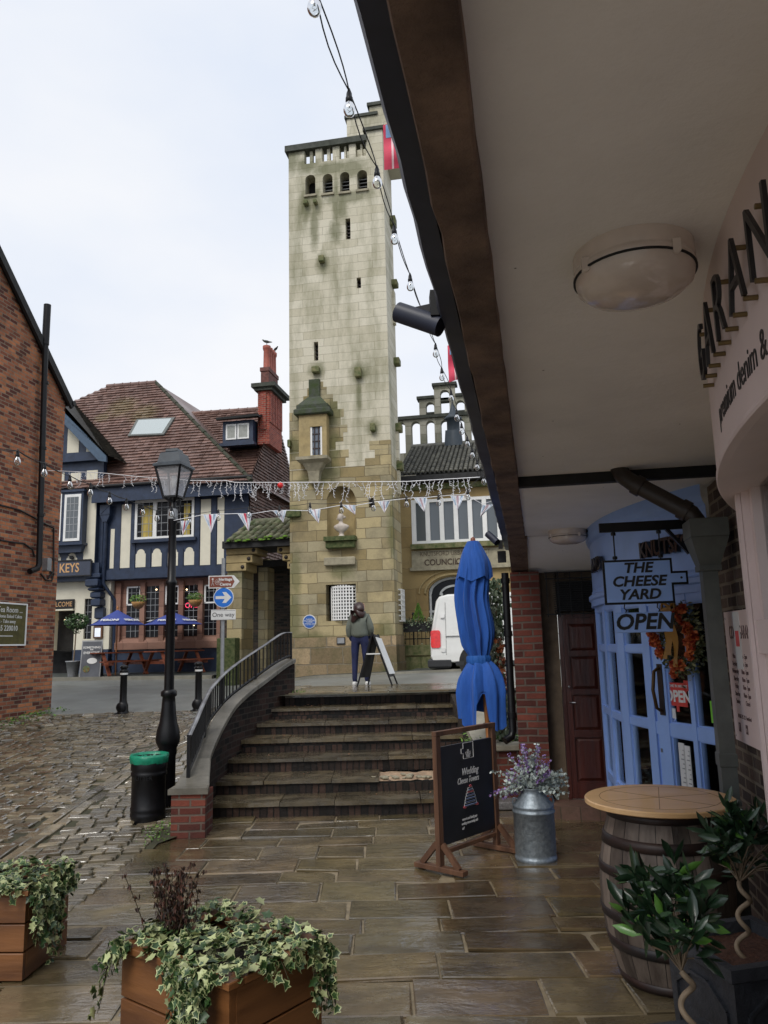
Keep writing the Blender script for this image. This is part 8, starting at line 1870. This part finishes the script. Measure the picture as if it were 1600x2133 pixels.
for x, s_ in ((.10, 'f'), (.22, 'o')):
    m = MB(); m.box(x-.016, x+.016, -.0135, -.0122, .045, .085); m.build('social_icon', inkm, nb_); text('lettering', s_, .035, M['pink'], nb_, (x, -.0136, .065), depth=.0004)
m = MB(); m.box(.17, .27, -.0145, -.0122, .33, .585); m.build('taped_paper', M['paper'], nb_); m = MB(); m.box(.19, .25, -.0155, -.0147, .43, .50); m.build('red_label', plain('label_red', (.7, .12, .12), .6), nb_)
for x, z in ((.02, .02), (.02, .56)): m = MB(); m.lathe([(.006, 0), (.001, .004)], 10); m.v = [(x+a, -.012-c, z+b) for a, b, c in m.v]; m.build('screw', M['steel'], nb_)
# ---- pink shop: bow fascia, standing letters, window
psh = thing('pink_shopfront', 'pink bow shopfront with dark standing letters', 'shopfront', (.6, 1.5, 0))
PCS, PCT, PR = 3.69, 1.4, 3.264  # pink shop shrunk about the camera, result baked into its numbers
pp = arcpts(PCS, PCT, PR, -1.2, 3.45, 60)
m = MB(psh); bandstrip(m, pp, [(-.33, 2.30), (-.02, 2.255), (.0, 2.255), (.003, 2.26), (.003, 2.265), (.0, 2.27), (.0, 2.685)]); m.build('fascia', M['pink'], psh)
WPs = [(s+.075, t_) for s, t_ in arcpts(PCS, PCT, PR, -1.1, 2.45, 3)]
WPs[-1] = (.625, 2.39)
for i in range(3):
    P_2, Q_2 = WPs[i+1], WPs[i]; L_ = flen(P_2, Q_2); root = MB(psh); fb(root, P_2, Q_2, 0, L_, .55, 2.38, -.05, -.045); g_ = root.build('window', M['clear'], psh)
    m = MB(psh); fb(m, P_2, Q_2, .0 if i == 2 else -.03, .045, .5, 2.42, -.07, .0); fb(m, P_2, Q_2, .0, .03, .5, 2.42, .001, .012); m.build('post', M['pink'], g_)
    m = MB(psh); fb(m, P_2, Q_2, .046, .085, .55, 1.80, -.06, -.02); fb(m, P_2, Q_2, .046, .085, 1.89, 2.36, -.06, -.02); fb(m, P_2, Q_2, .046, L_-.03, 1.80, 1.89, -.06, -.004); fb(m, P_2, Q_2, .046, L_-.03, 2.34, 2.42, -.06, -.004); fb(m, P_2, Q_2, .086, L_-.03, 2.305, 2.339, -.06, -.02); fb(m, P_2, Q_2, .086, L_-.03, 1.775, 1.799, -.06, -.02); m.build('window_rail', M['pink'], g_)
    m = MB(psh); fb(m, P_2, Q_2, 0, L_, 0, .5, -.07, .0); m.build('stall_riser', M['pink'], psh)
m = MB(psh); fb(m, (.95, 3.2), WPs[-1], 0, flen((.95, 3.2), WPs[-1])-.01, 0, 2.44, -.06, -.01); m.build('return_panel', M['pink'], psh) if 0 else None
pr2 = thing('pink_shop_interior', 'dim room behind the pink shop window', 'room', (1.5, 1, 0))
m = MB(pr2); m.box(2.2, 2.25, -1.2, 2.5, 0, 2.7); m.box(.72, 2.2, 2.42, 2.46, 0, 2.4); m.box(.72, 2.2, -1.2, 2.46, .5, .53); m.build('inner_walls', plain('grey_inner_wall', (.10, .10, .095), .7), pr2)
m = MB(pr2); m.box(.75, 2.1, 1.9, 1.94, 2.16, 2.2); m.build('display_rail', M['blackmatt'], pr2)
lt_ = plain('dark_bronze_letter', (.018, .018, .02), .4)
ld = .024; M['oldbrass'] = plain('old_brass', (.2, .14, .06), .5, metal=.5)
chars = list('GARANTI'); ttm = [1.83, 1.69, 1.553, 1.413, 1.273, 1.12, .98]
for ch_, tm in zip(chars, ttm):
    vs, fs = text_geo(ch_, .20, depth=.004, bold=-.003); m = MB(psh)
    a0 = math.asin((tm-PCT)/PR)
    def put(x, y, zz):
        a = a0-x*.80/PR; r_ = PR+ld+zz; return (PCS-r_*math.cos(a), PCT+r_*math.sin(a), 2.498+y)
    m.add([put(*v) for v in vs], fs); lo = m.build('sign_letter', lt_, psh)
    for x, y in ((-.045, -.06), (.045, -.06), (0, .055)):
        a = a0-x*.8/PR; m = MB(psh); m.tube([(PCS-PR*math.cos(a), PCT+PR*math.sin(a), 2.498+y), (PCS-(PR+ld)*math.cos(a), PCT+(PR+ld)*math.sin(a), 2.498+y)], .005, 6); m.build('stand_off', M['oldbrass'], lo)
bowtext('painted_lettering', 'premium denim & casuals', .079, PCS, PCT, PR, 1.49, 2.349, .001, lt_, psh, psh, sx=.80, depth=.0006, shear=.0, bold=.0)
SHOP[0] = False
# ------------------------------------------------------------------ bay trees with twisted stems
def baytree(label, stem0, stem1, ball, rx, rz, seed, planter_pos, n=420, lsz=.10, ry=None):
    t = thing('bay_tree', label, 'tree', stem0, world=True, group='twisted stem bay trees'); rn = random.Random(seed)
    a, b = Vector(stem0), Vector(stem1); m = MB(); pts = []
    for i in range(40): f_ = i/39; p_ = (b-a)*f_; pts.append((p_.x+.022*math.sin(f_*15+seed), p_.y+.022*math.cos(f_*15+seed), p_.z))
    m.tube(pts, .0105, 8); m.build('twisted_stem', M['twig'], t)
    c = Vector(ball)-a; m = MB(); tw2 = MB()
    for i in range(n//9):
        while True:
            p_ = Vector((rn.uniform(-1, 1), rn.uniform(-1, 1), rn.uniform(-1, 1)))
            if .25 < p_.length < .85: break
        e = c+Vector((p_.x*rx, p_.y*(ry or rx), p_.z*rz)); tw2.tube([tuple(Vector(pts[-1])), tuple((Vector(pts[-1])+e)/2+Vector((0, 0, .02))), tuple(e)], .003, 4, caps=False)
        d0 = (e-Vector(pts[-1])); d0 = (d0.normalized()+Vector((0, 0, .5))).normalized()
        for j in range(9):
            dj = (d0*.55+Vector((rn.gauss(0, .7), rn.gauss(0, .7), rn.gauss(0, .5)))).normalized(); s_ = lsz*rn.uniform(.7, 1.15); young = rn.random() < .08
            leaf(m, e+dj*s_*.5+d0*.01*j, s_, rn, .95 if young else rn.random()**1.8*.7, kind=1, dirv=dj, w=.36)
    tw2.build('branches', M['twig'], t); m.build('leaves', M['bayleaf'], t); return t
def mk_bay():
    m, t, b = newmat('bay_leaf_gloss'); L = t.links.new; at = nd(t, 'ShaderNodeAttribute', attribute_name='tone'); r = nd(t, 'ShaderNodeValToRGB')
    e = r.color_ramp.elements; e[0].position = 0; e[0].color = (.010, .028, .012, 1); e[1].position = 1; e[1].color = (.10, .24, .035, 1); x = e.new(.6); x.color = (.035, .075, .035, 1)
    L(at.outputs['Fac'], r.inputs[0]); L(r.outputs[0], b.inputs['Base Color']); b.inputs['Roughness'].default_value = .28; b.inputs['Specular IOR Level'].default_value = .6; return m
M['bayleaf'] = mk_bay()
pcx = WY(1524, 2020, 3.18)
def leadbox(label, x, y, rz, w_, h_):
    t = thing('square_planter', label, 'planter', (x, y, 0), world=True, rot=rz, group='lead style planters'); m = MB(); wb = w_*.88; o = (w_-wb)/2
    def ringb(a, z): return [(a, a, z), (w_-a, a, z), (w_-a, w_-a, z), (a, w_-a, z)]
    lv_ = [ringb(o, 0), ringb(.015, h_-.06), ringb(.0, h_-.055), ringb(-.012, h_-.045), ringb(-.012, h_), ringb(.03, h_), ringb(.035, h_-.06)]
    vs = [p for r in lv_ for p in r]; m.add(vs, [(i*4+j, i*4+(j+1) % 4, (i+1)*4+(j+1) % 4, (i+1)*4+j) for i in range(len(lv_)-1) for j in range(4)]); m.build('box', M['leadplanter'], t)
    m = MB()
    for s_ in range(2):
        g_ = .07; pts = [(g_, .08), (w_-g_, .08), (w_-g_, h_-.18), (w_*.62, h_-.11), (w_*.38, h_-.11), (g_, h_-.18)]
        for a, b in zip(pts, pts[1:]+pts[:1]):
            f0, f1 = a[1]/h_, b[1]/h_; ya, yb = o*(1-f0)+.01*f0-.004, o*(1-f1)+.01*f1-.004
            if s_ == 0: m.bar((a[0], ya, a[1]), (b[0], yb, b[1]), .014, .012, up=(0, 1, 0))
            else: m.bar((ya, a[0], a[1]), (yb, b[0], b[1]), .014, .012, up=(1, 0, 0))
    m.build('moulding', M['leadplanter'], t); m = MB(); n_ = 14; rows = [[(.035+(w_-.07)*i/n_, .035+(w_-.07)*j/n_, h_-.05+.012*noise.noise(Vector((i*.9, j*.9, 2)))) for i in range(n_+1)] for j in range(n_+1)]; m.strip(rows, True); m.build('bark_mulch', M['barkred'], t); return t
leadbox('dark grey lead style planter with the right hand bay at the right edge', pcx.x, pcx.y, math.radians(14), .46, pcx.z)
s0 = WY(1545, 1985, 3.45); s1 = WY(1552, 1840, 3.45); bl = WY(1552, 1775, 3.45); s0.z = pcx.z-.06
baytree('twisted stem bay tree in the planter at the right edge', tuple(s0), tuple(s1), tuple(bl), .17, .17, 3, None, 260, .095)
p2 = WY(1400, 2240, 2.75); leadbox('dark grey lead style planter mostly below the view', p2.x-.1, 2.62, math.radians(10), .42, .46)
s0 = WY(1435, 2150, 2.86); s0.z = .41; s1 = WY(1428, 2020, 2.86); bl = WY(1398, 1925, 2.86)
baytree('twisted stem bay tree with spreading leaves in front of the barrel', tuple(s0), tuple(s1), tuple(bl), .155, .155, 8, None, 290, .10)
# ------------------------------------------------------------------ climbing ivy by the black pipe
iv2 = thing('climbing_ivy', 'column of climbing ivy with a few rusty leaves behind the black pipe', 'plant', (-.42, 9.75, .6)); rn = random.Random(17); m, m2, m3 = MB(), MB(), MB()
m3.tube([(0, 0, 0), (.03, .0, .6), (-.02, 0, 1.2), (.02, .03, 2.0)], .014, 6); m3.build('stem', M['twig'], iv2)
for _ in range(1500):
    z = rn.uniform(0, 2.0); w_ = .12+.05*math.sin(z*4); q = Vector((rn.gauss(0, w_*.5), rn.gauss(0, .1), z)); rust = (abs(z-.95) < .35 and q.x > -.02) and rn.random() < .65
    leaf(m2 if rust else m, q, rn.uniform(.04, .07), rn, rn.random()**1.4, kind=2, dirv=Vector((rn.gauss(0, .4), rn.gauss(0, .3), -1)))
m.build('leaves', M['ivydark'], iv2); m2.build('autumn_leaves', M['autumn'], iv2)
bdp = thing('bed_plants', 'low green plants in the bed beside the steps', 'plant', (-.9, 9.6, .62)); m = MB()
for _ in range(260): leaf(m, Vector((rn.uniform(0, .7), rn.uniform(-.1, .5), rn.uniform(0, .12))), rn.uniform(.03, .07), rn, rn.random(), w=.4)
m.build('foliage', M['green'], bdp)
# ------------------------------------------------------------------ spotlights, flags
def spot(label, q0, q1, r_, mount):
    t = thing('spotlight', label, 'lamp', tuple(q0), world=True, group='spotlights on the canopy edge'); q0 = Vector(q0); d = Vector(q1)-q0; n = d.normalized()
    m = MB(); m.tube([(0, 0, 0), tuple(d)], r_, 20); m.tube([tuple(d*.0), tuple(n*.004)], r_*1.02, 20); m.build('barrel', M['fascia'], t)
    m = MB(); mo = Vector(mount)-q0; m.box(mo.x-.02, mo.x+.02, mo.y-.03, mo.y+.03, mo.z-.04, mo.z+.05); m.bar(tuple(d*.85), tuple(mo), .012, .03); m.build('bracket', M['blackmatt'], t)
q0, q1 = WY(829, 650, 2.52), WY(918, 680, 2.46); spot('large black cylinder spotlight on the canopy fascia', q1, q0, .035, WY(908, 640, 2.46))
q0, q1 = WY(1016, 1112, 8.35), WY(1036, 1130, 8.25); spot('small black spotlight above the blue parasol', q1, q0, .038, WY(1043, 1135, 8.3))
m = MB(dsd); q = W2S(WY(1046, 1155, 8.4)); m.box(q[0]-.05, q[0]+.04, 8.5, 8.6, q[2]-.08, q[2]+.04); m.build('socket_box', M['blackmatt'], dsd)
def flag(label, px0, py0, px1, py1, d, seed):
    a = WY(px0, py0, d); b = WY(px1, py1, d); w_, h_ = b.x-a.x, a.z-b.z; t = thing('flag', label, 'flag', (a.x, d, b.z), world=True, group='flags hung beyond the canopy'); t.location.z = b.z
    def sheet(u0, u1, v0, v1, o): return [[(w_*(u0+(u1-u0)*i/8), -o+.03*math.sin((v0+(v1-v0)*j/12)*9+seed)*(.4+(u0+(u1-u0)*i/8)), h_*(v0+(v1-v0)*j/12)+.04*(u0+(u1-u0)*i/8)) for i in range(9)] for j in range(13)]
    m = MB(); m.strip(sheet(0, 1, 0, 1, 0), True); m.build('flag_cloth', M['pred'], t)
    m = MB(); m.strip(sheet(.46, .58, .0, .7, .004), True); m.build('pale_stripe', plain('pink_stripe', (.75, .5, .52), .7), t)
    m = MB(); m.strip(sheet(.15, .6, .72, .98, .004), True); m.build('blue_field', M['pblue'], t)
    m = MB(); m.tube([(w_*1.0, .02, h_*1.05), (w_*1.6, .02, h_*1.2)], .01, 6); m.build('flag_pole', M['lead'], t)
flag('red white and blue flag against the tower edge', 798, 262, 836, 352, 7.5, 2.0); flag('mostly red flag above the stepped parapet', 932, 720, 962, 796, 7.8, 3.4)
# ------------------------------------------------------------------ festoon of glass bulbs
bulb_me = {}
def bulbstring(name, label, pts, group, r_=.027, wires=2, drop=.10):
    t = thing(name, label, 'string lights', tuple(pts[0]), world=True); o = Vector(pts[0])
    for k in range(wires):
        m = MB(); full = []
        for i in range(len(pts)-1):
            a, b = Vector(pts[i])-o, Vector(pts[i+1])-o
            for j in range(6): f_ = j/6; full.append(a.lerp(b, f_)+Vector(((.014*(1 if k else -1))*math.sin(math.pi*f_)*(1+.5*math.sin(i)), 0, -(.02+.035*k)*math.sin(math.pi*f_)*(b-a).length*1.1)))
        full.append(Vector(pts[-1])-o); m.tube([tuple(x) for x in full], .0032, 5, caps=False); m.build('cable', M['cable'], t)
    for i, p_ in enumerate(pts[1:-1] if wires == 2 else pts[1:-1]):
        q = Vector(p_)-o
        if 'g' not in bulb_me:
            m = MB(); m.lathe([(.004, .012), (.008, .0), (.012, -.012), (.0135, -.03), (.016, -.034), (.0165, -.052), (.013, -.055)], 14); s_ = m.build('socket', M['black'], t, tuple(q))
            m = MB(); m.lathe([(.012, -.05), (.016, -.062), (.0235, -.075), (.027, -.092), (.026, -.103), (.019, -.117), (.008, -.123), (.001, -.124)], 18); g_ = m.build('bulb', M['bulb'], t, tuple(q))
            m = MB(); m.lathe([(.010, -.052), (.009, -.062), (.005, -.066), (.003, -.082), (.001, -.083)], 8)
            m.tube([(.003, 0, -.08), (.009, .004, -.09), (-.006, .006, -.1), (.008, -.004, -.105), (-.009, 0, -.092), (-.003, 0, -.08)], .0011, 4); c_ = m.build('filament', M['bulbcore'], t, tuple(q)); bulb_me.update(s=s_.data, g=g_.data, c=c_.data)
        else:
            for nm, key in (('socket', 's'), ('bulb', 'g'), ('filament', 'c')):
                ob = bpy.data.objects.new(nm, bulb_me[key]); COL.objects.link(ob); ob.parent = t; ob.location = tuple(q)
    return t
# (px, py) of bulb centres with their distance
R1 = [(655, 18, 2.45), (728, 230, 3.0), (786, 382, 3.75), (822, 500, 4.4), (855, 598, 5.1), (882, 672, 5.8), (908, 738, 6.4), (921, 787, 6.9), (940, 832, 7.3), (952, 872, 7.7), (962, 900, 8.0), (974, 927, 8.3), (984, 950, 8.6), (994, 975, 8.9)]
pts = [WY(x, y, d)+Vector((0, 0, .095)) for x, y, d in R1]
pts = [WY(560, -260, 1.95)+Vector((0, 0, .1))]+pts+[WY(1001, 1000, 9.2)]
bulbstring('bulb_string', 'string of clear glass bulbs running along the canopy edge', pts, 'bulbs')
R2 = [(36, 960, 6.0), (92, 985, 6.4), (145, 1010, 6.8), (188, 1026, 7.1), (228, 1043, 7.5), (263, 1056, 7.8), (297, 1067, 8.1), (327, 1079, 8.4), (357, 1070, 8.75)]
pts = [WY(x, y, d)+Vector((0, 0, .085)) for x, y, d in R2]
bulbstring('bulb_string', 'string of clear glass bulbs from the left edge to the lamp post', [WY(-30, 925, 5.6)]+pts+[WY(362, 1078, 8.9)], 'bulbs')
R3 = [(394, 1086, 8.9), (455, 1078, 8.8), (518, 1072, 8.7), (582, 1070, 8.7), (646, 1064, 8.6), (711, 1063, 8.6), (778, 1058, 8.6), (847, 1050, 8.6), (914, 1047, 8.5), (975, 1035, 8.5), (1008, 1003, 8.6)]
pts = [WY(x, y, d)+Vector((0, 0, .085)) for x, y, d in R3]
bulbstring('bulb_string', 'string of clear glass bulbs from the lamp post to the canopy', [WY(362, 1078, 8.9)]+pts+[WY(1040, 1020, 8.5)], 'bulbs', wires=1)
# bunting
bn_ = [(362, 1084), (420, 1073), (452, 1071), (493, 1070), (527, 1070), (565, 1064), (597, 1063), (640, 1064), (668, 1060), (713, 1052), (741, 1053), (786, 1045), (815, 1042), (862, 1037), (892, 1036), (935, 1032), (968, 1030), (1005, 1050), (1038, 1040)]
BD = 8.75; t = thing('bunting', 'line of small union flag pennants strung across the yard', 'bunting', tuple(WY(*bn_[0], BD)), world=True); o = Vector(t.location)
m = MB(); m.tube([tuple(WY(x, y, BD)-o) for x, y in bn_], .004, 5, caps=False); m.build('tape', M['wirewhite'], t)
for k, (x0_, x1_, y0_, xt2, yt2) in enumerate(((377, 396, 1085, 380, 1117), (423, 453, 1072, 440, 1110), (495, 525, 1070, 518, 1106), (568, 597, 1064, 590, 1088), (640, 668, 1062, 664, 1090), (714, 741, 1053, 740, 1072), (787, 813, 1045, 801, 1068), (862, 890, 1038, 884, 1066), (938, 968, 1033, 953, 1064), (1004, 1028, 1052, 1000, 1078))):
    a, b, c = [WY(x, y, BD-.012)-o for x, y in ((x0_, y0_), (x1_, y0_-1), (xt2, yt2))]; rn = random.Random(k)
    def tri(f0, f1, g0, g1, off_):
        rows = []
        for j in range(6):
            v_ = j/5; l_, r_ = a.lerp(c, v_), b.lerp(c, v_); rows.append([tuple(l_.lerp(r_, f0+(g0-f0)*v_+((f1-f0)+(g1-f1-g0+f0)*v_)*i/4)+Vector((0, -off_-.008*math.sin(v_*5+i+k), 0))) for i in range(5)])
        return rows
    m = MB(); m.strip(tri(0, 1, 0, 1, 0), True); p_ = m.build('pennant', M['pennant'], t)
    red = k < 3
    m = MB(); m.strip(tri(.42, .58, .42, .58, .004), True); m.build('red_cross', M['pred'] if red else plain('faded_red', (.55, .38, .42), .7), p_)
    for f0, f1 in ((.10, .26), (.74, .90)): m = MB(); m.strip(tri(f0, f1, f0, f1, .003)[:4], True); m.build('blue_patch', plain('faded_blue', (.42, .55, .68), .7) if not M.get('fblue') else M['fblue'], p_)
# icicle lights
ic = [(100, 980, 14.0), (210, 985, 13.3), (300, 994, 12.6), (352, 996, 12.2), (395, 1001, 11.9), (470, 1001, 11.4), (490, 1005, 11.2), (600, 1005, 10.6), (720, 1004, 10.1), (850, 1003, 9.6), (1000, 994, 9.0)]
t = thing('icicle_lights', 'white icicle light string hung across the yard above the bunting', 'string lights', tuple(WY(*ic[0])), world=True); o = Vector(t.location)
m = MB(); m.tube([tuple(WY(*q)-o) for q in ic], .006, 5, caps=False); m.build('main_cable', M['wirewhite'], t)
rn = random.Random(44)
def icp(px): 
    for (a, b, c), (d, e, f_) in zip(ic, ic[1:]):
        if a <= px <= d: k = (px-a)/(d-a); return WY(px, b+(e-b)*k, c+(f_-c)*k)
    return WY(*ic[-1])
px = 122
cnt = 0
while px < 985 and cnt < 98:
    dense = 480 < px < 640; px += rn.uniform(6, 14) if not dense else rn.uniform(4.5, 8)
    if px > 985: break
    if 200 < px < 330 and rn.random() < .3: continue
    p_ = icp(px)-o; L_ = rn.uniform(.06, .27); n_ = max(3, int(L_/.035)); pp_ = [p_]; d = Vector((0, 0, -1))
    for j in range(n_): pp_.append(pp_[-1]+Vector((rn.gauss(0, .014), rn.gauss(0, .01), -L_/n_)))
    m = MB(); m.tube([tuple(x) for x in pp_], .0032, 4, caps=False)
    for x in pp_[1:]: q = x+Vector((rn.choice([-1, 1])*rn.uniform(.015, .03), rn.gauss(0, .01), -rn.uniform(.0, .025))); m.tube([tuple(x), tuple(q)], .0032, 4)
    m.build('icicle_drop', M['wirewhite'], t); cnt += 1
q = WY(584, 1011, 10.6); rb2 = thing('red_bauble', 'shiny red bauble hanging from the icicle lights', 'bauble', tuple(q), world=True); m = MB(); m.lathe([(.001, -.045), (.03, -.033), (.045, 0), (.03, .033), (.001, .045)], 18); m.build('ball', M['redball'], rb2); m = MB(); m.lathe([(.01, .04), (.01, .055), (.001, .056)], 8); m.build('cap', M['steel'], rb2)
# rubble and weeds at the foot of the brick wall
wf2 = MB(); rn = random.Random(51)
for _ in range(420):
    px_, py_ = rn.uniform(-40, 190), rn.uniform(1462, 1560); q = WZ(px_, py_, .55); 
    if q.y > 15.4 or (q.x > -6.2 and q.y < 14): continue
    c_ = W2S(q)
    if c_[0] < LS+.05 or c_[0] > LS+1.9: continue
    z = zg(q.x, q.y)+.03*rn.random(); s_ = rn.uniform(.04, .11); wf2.box(q.x-s_, q.x+s_, q.y-s_*.6, q.y+s_*.6, z-.03, z+s_*.35, rz=rn.uniform(0, 3), rx=rn.uniform(-.3, .3), bev=s_*.2, col=rn.uniform(.3, .9))
tag(wf2.build('rubble', M['sett']), kind='stuff')
gw = MB()
for _ in range(900):
    s_ = LS+.1+abs(rn.gauss(0, .35)); t_ = rn.uniform(8, 14.6); q = S2W((s_, t_)); leaf(gw, Vector((q.x, q.y, zg(q.x, q.y)+rn.uniform(.0, .09))), rn.uniform(.03, .09), rn, rn.random(), w=.4)
for cx2, cy2 in ((-2.32, 7.9), (-2.3, 8.3), (-2.38, 8.1), (-1.38, 12.1)):
    for _ in range(70): q = Vector((cx2+rn.gauss(0, .06), cy2+rn.gauss(0, .09), zg(cx2, cy2)+rn.uniform(0, .05))); leaf(gw, q, rn.uniform(.015, .04), rn, rn.random(), w=.4)
tag(gw.build('weeds', M['green']), kind='stuff')
